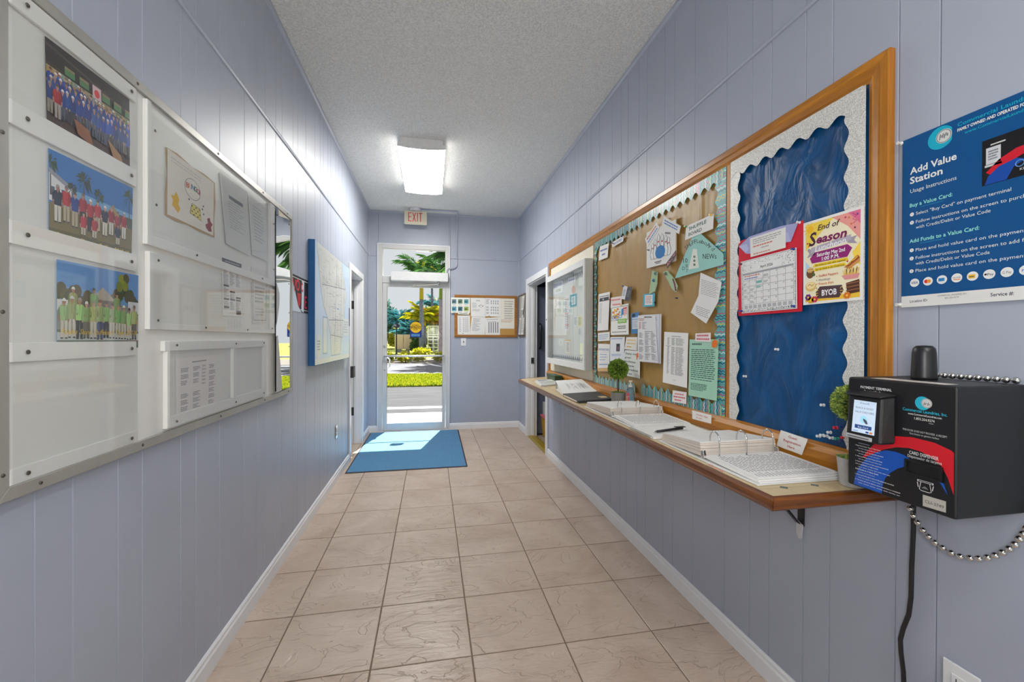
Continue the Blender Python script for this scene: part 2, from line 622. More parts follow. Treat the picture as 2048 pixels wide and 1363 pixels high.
# ---------------------------------------------------------------- panelled walls
T = 0.006
def slab_with_holes(name, wall, a0, a1, holes, thick=0.12):
    """wall core behind the planks, split round its openings"""
    m = M()
    F = on_wall(wall)
    def bx(p0, p1, q0, q1):
        c = [F(p0, q0, -T), F(p1, q1, -thick)]
        m.box(*c[0], *c[1])
    cur = a0
    for h0, h1, z1 in sorted(holes):
        bx(cur, h0, 0, H)
        bx(h0, h1, z1, H)
        cur = h1
    bx(cur, a1, 0, H)
    return m.build(name, WALLG, kind='structure')
def planks(wall_obj, wall, a0, a1, grooves, holes):
    F = on_wall(wall)
    es = [a0] + [g for g in sorted(grooves) if a0 + 0.02 < g < a1 - 0.02] + [a1]
    for p0, p1 in zip(es, es[1:]):
        for z0, z1 in ((0.0, SEAM), (SEAM, H)):
            parts_ = [(p0, p1, z0, z1)]
            for h0, h1, hz in holes:
                new = []
                for q0, q1, y0, y1 in parts_:
                    if q1 <= h0 or q0 >= h1 or y0 >= hz:
                        new.append((q0, q1, y0, y1)); continue
                    if q0 < h0: new.append((q0, h0, y0, y1))
                    if q1 > h1: new.append((h1, q1, y0, y1))
                    if y1 > hz: new.append((max(q0, h0), min(q1, h1), hz, y1))
                parts_ = new
            for q0, q1, y0, y1 in parts_:
                if q1 - q0 < 0.008:
                    continue
                g, c = 0.0007, 0.0016
                m = M()
                back = [F(q0 + g, y0, -T), F(q1 - g, y0, -T), F(q1 - g, y1, -T), F(q0 + g, y1, -T)]
                mid = [F(q0 + g, y0, -0.0035), F(q1 - g, y0, -0.0035), F(q1 - g, y1, -0.0035), F(q0 + g, y1, -0.0035)]
                fr = [F(q0 + g + c, y0, 0), F(q1 - g - c, y0, 0), F(q1 - g - c, y1, 0), F(q0 + g + c, y1, 0)]
                m.add(back + mid + fr, [(8, 9, 10, 11)] + [(i, (i + 1) % 4, (i + 1) % 4 + 4, i + 4) for i in range(4)] + [(i + 4, (i + 1) % 4 + 4, (i + 1) % 4 + 8, i + 8) for i in range(4)])
                m.build('wall_plank', WALL, wall_obj)
PAT = [0.15, 0.10, 0.15, 0.10, 0.197, 0.097, 0.176, 0.23]
def gl(start, lo, hi, sign=1):
    out, y = [], start
    i = 0
    while lo - 2 < y < hi + 2:
        out.append(y)
        y += sign * PAT[i % 8]
        i += 1
    return out
LH = (4.715, 5.495, 2.03)         # doorway in the left wall
RH = (4.565, 5.505, 2.03)         # doorway in the right wall
BH = (0.125, 1.095, 2.605)        # entrance in the back wall
gL = gl(0.9488, REAR, D) + gl(0.9488 - 1.2, REAR, 0.94) + gl(0.9488 - 2.4, REAR, -0.26) + gl(0.9488 - 3.6, REAR, -1.46)
gR = [1.645 + 1.2 * k for k in range(-4, 5)]
gR = [g - sum(PAT[:i]) for g in gR for i in range(8)]
wl = slab_with_holes('wall_left', 'L', REAR, D, [LH])
planks(wl, 'L', REAR, D, [g for g in gL], [LH])
wr = slab_with_holes('wall_right', 'R', REAR, D, [RH])
planks(wr, 'R', REAR, D, [g for g in gR], [RH])
wb = slab_with_holes('wall_back', 'B', 0, W, [BH])
planks(wb, 'B', 0, W, [1.112], [BH])
M().box(-0.12, REAR - 0.12, 2.9, W + 0.12, REAR, H).build('wall_front', WALL, kind='structure')

# ---------------------------------------------------------------- side rooms seen through the doorways
m = M().box(-1.5, 4.3, 0, -1.4, 6.2, 2.5).box(-1.5, 4.2, 0, -0.12, 4.3, 2.5).box(-1.5, 6.1, 0, -0.12, 6.22, 2.5).box(-1.5, 4.2, 2.45, -0.12, 6.22, 2.55)
m.build('wall_side_room_left', paint('side_room_white', (206, 206, 208), 0.6), kind='structure')
m = M().box(3.7, 3.6, 0, 3.8, 6.7, 2.55).box(W + 0.12, 3.5, 0, 3.8, 3.6, 2.55).box(W + 0.12, 6.62, 0, 3.8, 6.72, 2.55).box(W + 0.12, 3.5, 2.5, 3.8, 6.72, 2.6).box(W + 0.12, 6.1, 0, W + 0.2, 6.7, 2.55)
m.build('wall_side_room_right', SLATE, kind='structure')
M().box(W, 3.5, -0.12, 3.8, 6.7, -0.002).build('floor_side_room', paint('side_room_floor', (140, 128, 116), 0.5), kind='structure')

# ---------------------------------------------------------------- trims
def strip_y(name, wall, a0, a1, prof):
    """profile [(off, z)...] run along a wall"""
    F = on_wall(wall)
    m = M()
    n = len(prof)
    m.add([F(a0, z, o) for o, z in prof] + [F(a1, z, o) for o, z in prof], [tuple(range(n)), tuple(range(2 * n - 1, n - 1, -1))] + [(i, (i + 1) % n, (i + 1) % n + n, i + n) for i in range(n)])
    return m
half = [(0, SEAM - 0.011), (0.006, SEAM - 0.009), (0.009, SEAM), (0.006, SEAM + 0.009), (0, SEAM + 0.011)]
cove = [(0, H - 0.03), (0.008, H - 0.028), (0.016, H - 0.016), (0.018, H - 0.001), (0, H - 0.001)]
k = 1
for wall, a0, a1 in (('L', REAR, D), ('R', REAR, D)):
    strip_y('', wall, a0, a1, half).build('trim_%d' % k, WALL, kind='structure'); k += 1
    strip_y('', wall, a0, a1, cove).build('trim_%d' % k, WALL, kind='structure'); k += 1
for a0, a1 in ((0, BH[0]), (BH[1], W)):
    strip_y('', 'B', a0, a1, half).build('trim_%d' % k, WALL, kind='structure'); k += 1
strip_y('', 'B', 0, W, cove).build('trim_%d' % k, WALL, kind='structure'); k += 1
for x in (0.0, W):      # corner beads in the two far corners
    s_ = 1 if x == 0 else -1
    M().prism([(x, D, 0.1), (x + s_ * 0.014, D, 0.1), (x + s_ * 0.012, D - 0.012, 0.1), (x, D - 0.014, 0.1)], (0, 0, H - 0.1)).build('trim_%d' % k, WALL, kind='structure'); k += 1
bb = [(0, 0), (0.013, 0), (0.013, 0.062), (0.009, 0.07), (0.009, 0.082), (0.003, 0.09), (0, 0.09)]
m = strip_y('', 'L', REAR, LH[0] - 0.065, bb)
m2 = strip_y('', 'L', LH[1] + 0.065, D, bb)
m.add(m2.v, m2.f)
m.build('baseboard_left', TRIM, kind='structure')
m = strip_y('', 'R', REAR, RH[0] - 0.07, bb)
m2 = strip_y('', 'R', RH[1] + 0.07, D, bb)
m.add(m2.v, m2.f)
m.build('baseboard_right', TRIM, kind='structure')
m = strip_y('', 'B', 0, BH[0], bb)
m2 = strip_y('', 'B', BH[1], W, bb)
m.add(m2.v, m2.f)
m.build('baseboard_back', TRIM, kind='structure')

# doorway casings and jambs
def casing(name, wall, h, cw, depth=0.12):
    F = on_wall(wall)
    root = thing(name, None, None, F((h[0] + h[1]) / 2, 0, 0), kind='structure')
    def bx(nm, a0, a1, z0, z1, o0, o1, bev=0.003):
        p, q = F(a0, z0, o0), F(a1, z1, o1)
        return B(nm, TRIM, root, *p, *q, bevel=bev)
    bx('casing_leg', h[0] - cw, h[0] + 0.004, 0, h[2] + cw, 0.0005, 0.017)
    bx('casing_leg', h[1] - 0.004, h[1] + cw, 0, h[2] + cw, 0.0005, 0.017)
    bx('casing_head', h[0] + 0.004, h[1] - 0.004, h[2] - 0.004, h[2] + cw, 0.0005, 0.017)
    bx('jamb', h[0], h[0] + 0.018, 0, h[2], -depth - 0.002, 0.0)
    bx('jamb', h[1] - 0.018, h[1], 0, h[2], -depth - 0.002, 0.0)
    bx('head_jamb', h[0] + 0.018, h[1] - 0.018, h[2] - 0.018, h[2], -depth - 0.002, 0.0)
    bx('door_stop', h[1] - 0.03, h[1] - 0.018, 0, h[2] - 0.018, -0.085, -0.05, 0.002)
    return root
dl = casing('door_2', 'L', LH, 0.065)
HINGE = paint('hinge_dark', (62, 62, 64), 0.5, 0.4)
for z in (1.66, 0.35):
    B('hinge', HINGE, dl, -0.118, LH[1] - 0.0215, z, -0.083, LH[1] - 0.018, z + 0.1)
# its leaf stands open into the side room
lf = B('door_leaf', TRIM, dl, -0.93, LH[1] - 0.005, 0.01, -0.135, LH[1] + 0.035, 2.0, bevel=0.003)
# dark latch box with bright lip on the near casing
B('latch_box', paint('latch_dark', (58, 58, 60), 0.45, 0.3), dl, 0.0175, LH[0] - 0.055, 0.885, 0.05, LH[0] + 0.005, 1.005, bevel=0.003)
B('latch_lip', STEEL, dl, -0.02, LH[0] + 0.0185, 0.885, 0.052, LH[0] + 0.024, 1.005, bevel=0.002)
dr = casing('door_3', 'R', RH, 0.07)
B('strike_plate', STEEL, dr, W + 0.035, RH[1] - 0.0345, 0.97, W + 0.075, RH[1] - 0.030, 1.05, bevel=0.001)
B('strike_hole', BLACK, dr, W + 0.048, RH[1] - 0.0355, 0.995, W + 0.062, RH[1] - 0.0345, 1.025)
THRES = paint('brass_threshold', (158, 136, 40), 0.4, 0.3)
M().prism([(W - 0.001, RH[0], 0.0), (W + 0.03, RH[0], 0.012), (W + 0.09, RH[0], 0.012), (W + 0.12, RH[0], 0.0)], (0, RH[1] - RH[0], 0)).build('threshold', THRES, dr)

# ================================================================ ENTRANCE DOOR
d1 = thing('door_1', None, None, (0.61, D, 0), kind='structure')
fx0, fx1, fz1 = BH[0], BH[1], BH[2]
y0, y1 = D - 0.02, D + 0.09
B('frame_jamb', ALU, d1, fx0, y0, 0, fx0 + 0.055, y1, fz1, bevel=0.003)
B('frame_jamb', ALU, d1, fx1 - 0.045, y0, 0, fx1, y1, fz1, bevel=0.003)
B('frame_head', ALU, d1, fx0 + 0.055, y0, fz1 - 0.05, fx1 - 0.045, y1, fz1, bevel=0.003)
B('transom_bar', ALU, d1, fx0 + 0.055, y0, 2.072, fx1 - 0.045, y1, 2.165, bevel=0.003)
for x in (fx0 + 0.055, fx1 - 0.053):
    B('glazing_bead', ALU, d1, x, D + 0.01, 2.165, x + 0.008, D + 0.05, fz1 - 0.05)
B('glazing_bead', ALU, d1, fx0 + 0.063, D + 0.01, fz1 - 0.058, fx1 - 0.053, D + 0.05, fz1 - 0.05)
B('transom_pane', GLASS, d1, fx0 + 0.055, D + 0.03, 2.165, fx1 - 0.045, D + 0.034, fz1 - 0.05)
M().box(fx0 - 0.012, D - 0.024, 0, fx0, D, fz1 + 0.012).box(fx1, D - 0.024, 0, fx1 + 0.012, D, fz1 + 0.012).box(fx0, D - 0.024, fz1, fx1, D, fz1 + 0.012).build('frame_trim', TRIM, d1)
# door leaf
lx0, lx1 = 0.184, 1.046
ly0, ly1 = D - 0.012, D + 0.03
leaf = thing('door_leaf', None, None, (0.61, D, 0.012))
leaf.parent = d1
leaf.location = Vector((0, 0, 0.012))
B('stile', ALU, leaf, lx0, ly0, 0.012, 0.2416, ly1, 2.066, bevel=0.003)
B('stile', ALU, leaf, 1.003, ly0, 0.012, lx1, ly1, 2.066, bevel=0.003)
B('top_rail', ALU, leaf, 0.2416, ly0, 2.016, 1.003, ly1, 2.066, bevel=0.003)
B('bottom_rail', ALU, leaf, 0.2416, ly0, 0.012, 1.003, ly1, 0.118, bevel=0.003)
B('pane', GLASS, leaf, 0.2416, D + 0.006, 0.118, 1.003, D + 0.010, 2.016)
M().box(0.2416, D + 0.002, 0.118, 0.2446, D + 0.02, 2.016).box(1.0, D + 0.002, 0.118, 1.003, D + 0.02, 2.016).build('gasket', ALUD, leaf)
PUSH = paint('push_bar_metal', (214, 214, 216), 0.25, 0.5)
M().cyl((0.205, D - 0.075, 1.056), (1.03, D - 0.075, 1.056), 0.013, n=14).cyl((0.215, D - 0.075, 1.056), (0.215, D - 0.01, 1.056), 0.009).cyl((1.02, D - 0.075, 1.056), (1.02, D - 0.01, 1.056), 0.009).build('push_bar', PUSH, leaf, smooth=True)
hp = [(0.215, D + 0.03, 1.03), (0.215, D + 0.085, 1.03)] + [(0.272 - 0.03 * math.cos(t), D + 0.085, 1.03) for t in (0.0,)] + [(0.272, D + 0.085, 1.0), (0.272, D + 0.085, 0.92)] + [(0.272 - 0.035 * (1 - math.cos(t)), D + 0.085, 0.92 - 0.04 * math.sin(t)) for t in (0.4, 0.8, 1.2, 1.57)] + [(0.215, D + 0.085, 0.878), (0.215, D + 0.03, 0.878)]
M().tube(hp, 0.011, 10).build('pull_handle', PUSH, leaf, smooth=True)
M().cyl((0.213, D - 0.024, 1.19), (0.213, D - 0.01, 1.19), 0.015, n=16).build('lock_cylinder', STEEL, leaf, smooth=True)
M().cyl((0.213, D - 0.016, 0.86), (0.213, D - 0.01, 0.86), 0.007, n=10).build('screw', SCREW, leaf)
B('threshold', ALU, d1, fx0, D - 0.06, 0.0, fx1, D + 0.1, 0.010, bevel=0.003)

# caution sticker on the pane
S = Sheet(158, 220, (24, 46, 120), outline=[(0, 0), (158, 0), (158, 92), (156.0, 140)] + [(79 + 79 * math.cos(t), 141 + 79 * math.sin(t)) for t in [math.pi * i / 16 for i in range(0, 17)]] + [(2, 140), (0, 92)])
S.circ(79, 141, 78, (224, 178, 30), 1, n=32)
S.text('AUTOMATIC', 79, 162, 17, (30, 26, 10), w=104, align='C', bold=0.02)
S.rect(4, 124, 154, 156, (30, 26, 16), 2)
S.text('CAUTION', 79, 128, 23, (232, 190, 40), w=138, align='C', l=3, bold=0.03)
S.text('DOOR', 79, 102, 16, (30, 26, 10), w=56, align='C', bold=0.02)
S.greek(18, 12, 140, 50, 2, (120, 190, 235), dens=0.5)
lay(S, 'caution_sticker', 'B', rq(0.5535, 1.536, 0.7115, 1.316), -0.0055, 'round yellow automatic caution door sticker with a blue lower panel on the glass door', 'sticker', thick=0.0003)

# automatic operator above the door
op = thing('door_operator', 'long white aluminium automatic door operator box across the door header', 'door operator', (0.69, D - 0.07, 2.09))
B('housing', paint('operator_silver', (216, 216, 216), 0.35), op, 0.305, D - 0.14, 2.095, 1.075, D - 0.021, 2.215, bevel=0.004)
B('end_cap', paint('operator_cap', (110, 110, 114), 0.5), op, 1.0755, D - 0.137, 2.097, 1.086, D - 0.021, 2.213, bevel=0.003)
M().cyl((0.945, D - 0.08, 2.095), (0.945, D - 0.08, 2.05), 0.02, n=14).build('spindle', STEEL, op, smooth=True)
M().hexa([(0.945, D - 0.09, 2.052), (0.945, D - 0.07, 2.052), (0.945, D - 0.07, 2.066), (0.945, D - 0.09, 2.066)], [(0.625, D - 0.075, 2.03), (0.625, D - 0.055, 2.03), (0.625, D - 0.055, 2.044), (0.625, D - 0.075, 2.044)]).build('arm', STEEL, op, bevel=0.003)
M().cyl((0.62, D - 0.065, 2.026), (0.62, D - 0.065, 2.05), 0.015, n=12).box(0.60, D - 0.07, 2.024, 0.66, D - 0.0125, 2.04).build('arm_shoe', STEEL, op)

# ---------------------------------------------------------------- exit sign and its conduit
ex = thing('exit_sign', 'cream illuminated exit sign with red letters hung from the ceiling above the door', 'exit sign', (0.633, 5.9, 2.852))
SIGN = paint('sign_cream', (214, 208, 186), 0.45)
B('body', SIGN, ex, 0.481, 5.902, 2.855, 0.785, 5.945, 3.035, bevel=0.012)
S = Sheet(304, 180, (222, 214, 190))
RED = (228, 84, 82)
lt = 10
def bars(x, rs):
    for a, b, c, d in rs:
        S.rect(x + a, b, x + c, d, RED, 1)
bars(52, [(0, 30, 12, 160), (12, 148, 46, 160), (12, 90, 40, 102), (12, 30, 46, 42)])
S.poly([(108, 30), (120, 30), (160, 160), (148, 160)], RED, 1); S.poly([(148, 30), (160, 30), (120, 160), (108, 160)], RED, 1)
bars(172, [(0, 30, 13, 160)])
bars(196, [(18, 30, 31, 160), (0, 147, 50, 160)])
lay(S, 'face', (lambda a, b, o: (a, 5.9025 - o, b)), rq(0.485, 3.03, 0.781, 2.862), 0.0, parent=ex)
M().lathe((0.632, 5.925, 3.035), [(0.066, 0), (0.07, 0.01), (0.074, 0.0345)], 20).build('canopy', TRIM, ex, smooth=False)
CON = paint('conduit_paint', (176, 182, 198), 0.4)
cd = thing('electrical_conduit', 'thin painted conduit running from the exit sign down to the door operator', 'conduit', (1.205, D - 0.02, 2.25))
pth = [(0.708, 5.90, H - 0.012), (1.19, 5.90, H - 0.012), (1.204, 5.905, H - 0.012), (1.206, 5.92, H - 0.012), (1.206, 6.065, H - 0.012), (1.206, 6.085, H - 0.02), (1.206, 6.088, H - 0.035), (1.206, 6.088, 2.462)]
M().tube(pth, 0.009, 10).build('pipe', CON, cd, smooth=True)
M().lathe((1.206, 6.086, 2.44), [(0.013, 0), (0.014, 0.004), (0.014, 0.02), (0.012, 0.026)], 12).build('coupling', CON, cd)
M().tube([(1.206, 6.086, 2.445), (1.206, 6.086, 2.36), (1.2, 6.084, 2.335), (1.185, 6.08, 2.318), (1.165, 6.075, 2.305), (1.13, 6.07, 2.298), (1.095, 6.06, 2.295), (1.072, 6.05, 2.285), (1.062, 6.045, 2.26), (1.06, 6.045, 2.2165)], 0.009, 10).build('flexible_elbow', CON, cd, smooth=True)

# ---------------------------------------------------------------- ceiling lamp and an added fill lamp
LENS = emis('lamp_lens', (255, 253, 248), LAMP)
HOUS = paint('lamp_housing', (222, 222, 222), 0.5)
def ceiling_lamp(xc, ya, yb, label):
    t = thing('ceiling_lamp', label, 'ceiling lamp', (xc, (ya + yb) / 2, H))
    hw = 0.207
    M().box(xc - 0.185, ya + 0.006, H - 0.046, xc + 0.185, yb - 0.006, H - 0.0005).box(xc - hw, ya + 0.006, H - 0.068, xc + hw, yb - 0.006, H - 0.046).build('housing', HOUS, t, bevel=0.003)
    prof = [(-hw + 0.002, -0.069)] + [(-hw * math.cos(math.pi * i / 12), -0.076 - 0.02 * math.sin(math.pi * i / 12)) for i in range(0, 13)] + [(hw - 0.002, -0.069)]
    n = len(prof)
    m = M()
    m.add([(xc + x, ya + 0.006, H + z) for x, z in prof] + [(xc + x, yb - 0.006, H + z) for x, z in prof], [(i, i + 1, i + 1 + n, i + n) for i in range(n - 1)])
    m.build('lens', LENS, t, smooth=True)
    for y, e in ((ya, 0.006), (yb, -0.006)):
        M().prism([(xc + hw, y, H - 0.046), (xc + 0.185, y, H - 0.046), (xc + 0.185, y, H - 0.001), (xc - 0.185, y, H - 0.001), (xc - 0.185, y, H - 0.046), (xc - hw, y, H - 0.046)] + [(xc + x, y, H + min(-0.082, z)) for x, z in prof[1:-1]], (0, e, 0)).build('end_plate', HOUS, t)
    return t
ceiling_lamp(0.76, 3.83, 5.02, 'white wraparound ceiling lamp lit above the hall in front of the exit sign')
pl = thing('added_fill_lamp', 'long suspended linear lamp added behind the viewer to brighten the ceiling', 'added fill lamp', (1.46, -0.7, H))  # unseen fixture, added as fill for the ceiling and near walls
PY0, PY1, PZ = -1.35, -0.05, H - 0.36
B('tube_lens', LENS, pl, 1.39, PY0 + 0.01, PZ, 1.53, PY1 - 0.01, PZ + 0.05, bevel=0.01)
for y in (PY0, PY1 - 0.01): B('end_cap', HOUS, pl, 1.38, y, PZ - 0.005, 1.54, y + 0.01, PZ + 0.055, bevel=0.003)
for y in (-1.1, -0.3): M().cyl((1.46, y, PZ + 0.05), (1.46, y, H - 0.001), 0.004, n=8).build('suspension_rod', STEEL, pl)

# ---------------------------------------------------------------- door mat
def mat_material():
    m, nt, bs = nmat('mat_pile')
    v = pos(nt)
    n = noise(nt, 160, 3, v, 0.7)
    n2 = noise(nt, 12, 3, v, 0.6)
    link(nt, ramp(nt, n.outputs['Fac'], [(0.3, lin((16, 84, 128))), (0.7, lin((76, 152, 200)))]), bs.inputs['Base Color'])
    bs.inputs['Roughness'].default_value = 0.62
    bs.inputs['Specular IOR Level'].default_value = 0.6
    bs.inputs['Sheen Weight'].default_value = 0.18
    bs.inputs['Sheen Roughness'].default_value = 0.4
    bump(nt, bs, n.outputs['Fac'], 0.8, 0.006)
    return m
dm = thing('door_mat', 'blue carpet entrance mat with dark edging lying inside the glass door', 'mat', (0.62, 5.17, 0))
M().hexa([(0.05, 4.295, 0.001), (1.2, 4.305, 0.001), (1.215, 6.03, 0.001), (0.045, 6.03, 0.001)], [(0.05, 4.295, 0.009), (1.2, 4.305, 0.009), (1.215, 6.03, 0.009), (0.045, 6.03, 0.009)]).build('pile', mat_material(), dm, bevel=0.003)
o4 = [(0.036, 4.278), (1.214, 4.288), (1.232, 6.035), (0.03, 6.035)]
i4 = [(0.05, 4.295), (1.2, 4.305), (1.215, 6.03), (0.045, 6.03)]
m = M()
for i in range(4):
    j = (i + 1) % 4
    m.hexa([o4[i] + (0.0005,), o4[j] + (0.0005,), i4[j] + (0.0005,), i4[i] + (0.0005,)], [o4[i] + (0.004,), o4[j] + (0.004,), i4[j] + (0.006,), i4[i] + (0.006,)])
m.build('edging', paint('mat_rubber', (58, 52, 60), 0.8), dm)

# ---------------------------------------------------------------- back wall: cork board and notices
CORK = paint('cork', (190, 146, 80), 0.9, var=0.14, nscale=160)
WOODB = wood('cork_frame_wood', (176, 118, 40), (134, 82, 22), 'X', 0.4)
cb = thing('cork_board', 'small wood framed cork board covered in notices right of the entrance door', 'notice board', (1.63, D, 1.32))
bx0, bx1, bz0, bz1 = 1.1727, 2.087, 1.32, 1.928
B('cork_panel', CORK, cb, bx0 + 0.02, D - 0.012, bz0 + 0.02, bx1 - 0.02, D - 0.001, bz1 - 0.02)
for n_, a in (('frame_rail', (bx0, bz1 - 0.036, bx1, bz1)), ('frame_rail', (bx0, bz0, bx1, bz0 + 0.036)), ('frame_stile', (bx0, bz0 + 0.036, bx0 + 0.036, bz1 - 0.036)), ('frame_stile', (bx1 - 0.036, bz0 + 0.036, bx1, bz1 - 0.036))):
    B(n_, WOODB, cb, a[0], D - 0.022, a[1], a[2], D - 0.001, a[3], bevel=0.003)
Wp = (232, 231, 228)
def cork_sheet(px, S, label, off=0.015):
    lay(S, 'notice_sheet', 'B', px, off, label, 'paper', group='notices on the cork board')
S = Sheet(100, 80, (236, 234, 226))
cols = [(96, 130, 140), (100, 132, 112), (92, 160, 164), (84, 150, 168), (60, 112, 120), (150, 170, 90)]
for i in range(6):
    x, y = 5 + 32 * (i % 3), 48 - 38 * (i // 3)
    S.rect(x, y, x + 23, y + 23, cols[i], 1)
    S.circ(x + 9, y + 10, 8, tuple(int(c * 0.7) for c in cols[i]), 2, ry=5)
    S.poly([(x, y), (x + 12, y + 9), (x + 23, y + 2), (x + 23, y)], tuple(min(255, int(c * 1.2)) for c in cols[i]), 2)
    S.rect(x + 2, y - 7, x + 20, y - 5, (150, 150, 150), 1)
lay(S, 'photo_sheet', 'B', [(1.1219, 1.8848), (1.3921, 1.8872), (1.3927, 1.6683), (1.1225, 1.6642)], 0.028, 'sheet of six small green landscape photos overlapping the cork board frame', 'paper')
S = Sheet(60, 10, (234, 230, 214)); S.greek(8, 2, 52, 8, 1, (92, 128, 140), dens=0.6)
lay(S, 'notice_strip', 'B', [(1.2214, 1.6692), (1.3818, 1.6716), (1.3783, 1.6428), (1.2214, 1.6477)], 0.03, 'short lettered strip hanging under the sheet of green photos', 'paper')
S = Sheet(80, 100, Wp); S.rect(32, 86, 50, 88, (150, 150, 150)); S.rect(28, 82, 52, 84, (160, 160, 160)); S.greek(8, 45, 34, 74, 9, (170, 170, 172)); S.greek(8, 28, 52, 40, 3, (170, 170, 172))
for x, y in ((46, 58), (56, 62), (66, 58)): S.circ(x, y, 2.5, (40, 40, 44), 2)
for x, y in ((50, 54), (62, 54), (56, 50)): S.circ(x, y, 1.6, (120, 120, 124), 2)
cork_sheet([(1.4004, 1.8886), (1.6140, 1.8897), (1.6149, 1.6108), (1.4084, 1.6225)], S, 'white notice with three dark dots pinned top centre of the cork board')
S = Sheet(80, 100, Wp); S.rect(6, 90, 24, 92, (190, 120, 120))
for i, y in enumerate((78, 66, 44, 30, 14)):
    S.greek(4, y, 20, y + 9, 3, (120, 120, 124), seed=i)
    for x in (30, 42, 54, 66): S.rect(x, y, x + 5, y + 9, (150, 150, 154), 1)
cork_sheet([(1.6159, 1.8946), (1.8301, 1.8906), (1.8310, 1.6208), (1.6167, 1.6252)], S, 'white sheet with columns of figures at the top of the cork board')
S = Sheet(80, 130, (230, 224, 212)); S.greek(24, 40, 74, 122, 8, (176, 172, 164), seed=4); S.greek(6, 26, 74, 40, 3, (190, 160, 130), seed=8)
cork_sheet([(1.8304, 1.8908), (2.0460, 1.8881), (2.0438, 1.4475), (1.8319, 1.4473)], S, 'tall cream notice at the right end of the cork board')
S = Sheet(80, 120, Wp)
for x in (10, 34, 48, 60): S.greek(x, 16, x + 12, 108, 14, (176, 176, 180), seed=x)
cork_sheet([(1.2153, 1.6306), (1.3940, 1.6367), (1.3948, 1.3524), (1.2196, 1.3587)], S, 'white table of names at the lower left of the cork board')
S = Sheet(80, 120, Wp); S.greek(10, 30, 60, 112, 13, (160, 160, 164), fill=0.7, seed=21)
cork_sheet([(1.4189, 1.6189), (1.6181, 1.6071), (1.6081, 1.3245), (1.3910, 1.3488)], S, 'white letter hanging crooked over the lower frame of the cork board')
S = Sheet(80, 110, Wp); S.rect(8, 98, 70, 100, (120, 120, 124))
for x in (20, 32, 44, 56, 68): S.rect(x - 3, 22, x + 3, 82, (140, 140, 146), 1)
S.rect(14, 84, 60, 86, (110, 110, 114), 1)
cork_sheet([(1.6146, 1.5998), (1.8310, 1.6172), (1.8319, 1.3306), (1.6155, 1.3296)], S, 'white sheet with five grey vertical bars at the bottom of the cork board')
def pin(p, n, c, label, size=1.0, grp='push pins'):
    """push pin: p = point on the surface, n = outward direction"""
    cm = paint('pin_%d_%d_%d' % c, c, 0.3)
    k = size
    M().lathe(p, [(0.0012 * k, 0), (0.0052 * k, 0.001 * k), (0.0052 * k, 0.003 * k), (0.003 * k, 0.0045 * k), (0.0026 * k, 0.010 * k), (0.0046 * k, 0.012 * k), (0.0046 * k, 0.014 * k)], 10, n).build('push_pin', cm, None, smooth=False, label=label, cat='push pin', group=grp)
for (x, z), l_ in (((1.598, 1.90), 'dark push pin at the top of the cork board'), ((1.672, 1.63), 'dark push pin in the middle of the cork board'), ((1.69, 1.615), 'small dark push pin low in the middle of the cork board'), ((1.295, 1.375), 'dark push pin in the lower left sheet of the cork board')):
    pin((x, D - 0.018, z), (0, -1, 0), (50, 50, 70), l_)
pin((1.155, D - 0.0005, 1.645), (0, -1, 0), (120, 100, 60), 'brass coloured pin in the wall left of the cork board')

sw = thing('light_switch', 'white toggle light switch plate below the cork board', 'switch', (1.303, D, 1.195))
B('plate', TRIM, sw, 1.266, D - 0.007, 1.195, 1.34, D - 0.0005, 1.308, bevel=0.003)
M().hexa([(1.297, D - 0.007, 1.243), (1.309, D - 0.007, 1.243), (1.309, D - 0.007, 1.263), (1.297, D - 0.007, 1.263)], [(1.298, D - 0.02, 1.256), (1.308, D - 0.02, 1.256), (1.308, D - 0.018, 1.264), (1.298, D - 0.018, 1.264)]).build('toggle', SCREW, sw)
for z in (1.225, 1.282): M().cyl((1.303, D - 0.0085, z), (1.303, D - 0.007, z), 0.003, n=8).build('screw', SCREW, sw)

# small framed board beside the far corner on the right wall
sb = thing('small_notice_board', 'narrow grey notice board with a thin brown frame in the far right corner', 'notice board', (W, 5.85, 1.33))
a0, a1, z0, z1 = 5.6, 6.05, 1.335, 1.925
B('panel', paint('grey_felt', (170, 170, 164), 0.9, var=0.1), sb, W - 0.012, a0 + 0.01, z0 + 0.01, W - 0.001, a1 - 0.01, z1 - 0.01)
FB = paint('thin_brown_frame', (110, 80, 44), 0.5)
for b_ in ((a0, z1 - 0.014, a1, z1), (a0, z0, a1, z0 + 0.014), (a0, z0 + 0.014, a0 + 0.014, z1 - 0.014), (a1 - 0.014, z0 + 0.014, a1, z1 - 0.014)):
    B('frame_rail', FB, sb, W - 0.02, b_[0], b_[1], W - 0.001, b_[2], b_[3])
for i, (b_, l_) in enumerate((((5.82, 1.89, 5.66, 1.70), 'upper white sheet on the narrow corner board'), ((5.78, 1.70, 5.68, 1.60), 'small sheet with a dark photo on the narrow corner board'), ((6.0, 1.60, 5.86, 1.36), 'leaflet at the lower left of the narrow corner board'), ((5.83, 1.60, 5.66, 1.36), 'leaflet at the lower right of the narrow corner board'))):
    S = Sheet(60, 90, (226, 224, 216)); S.greek(8, 10, 52, 80, 9, (150, 150, 150), seed=40 + i)
    if i == 1: S.rect(20, 30, 56, 85, (60, 60, 62), 2)
    lay(S, 'leaflet', 'R', rq(*b_), (0.015, 0.015, 0.03, 0.03), l_, 'paper', group='leaflets on the corner board')

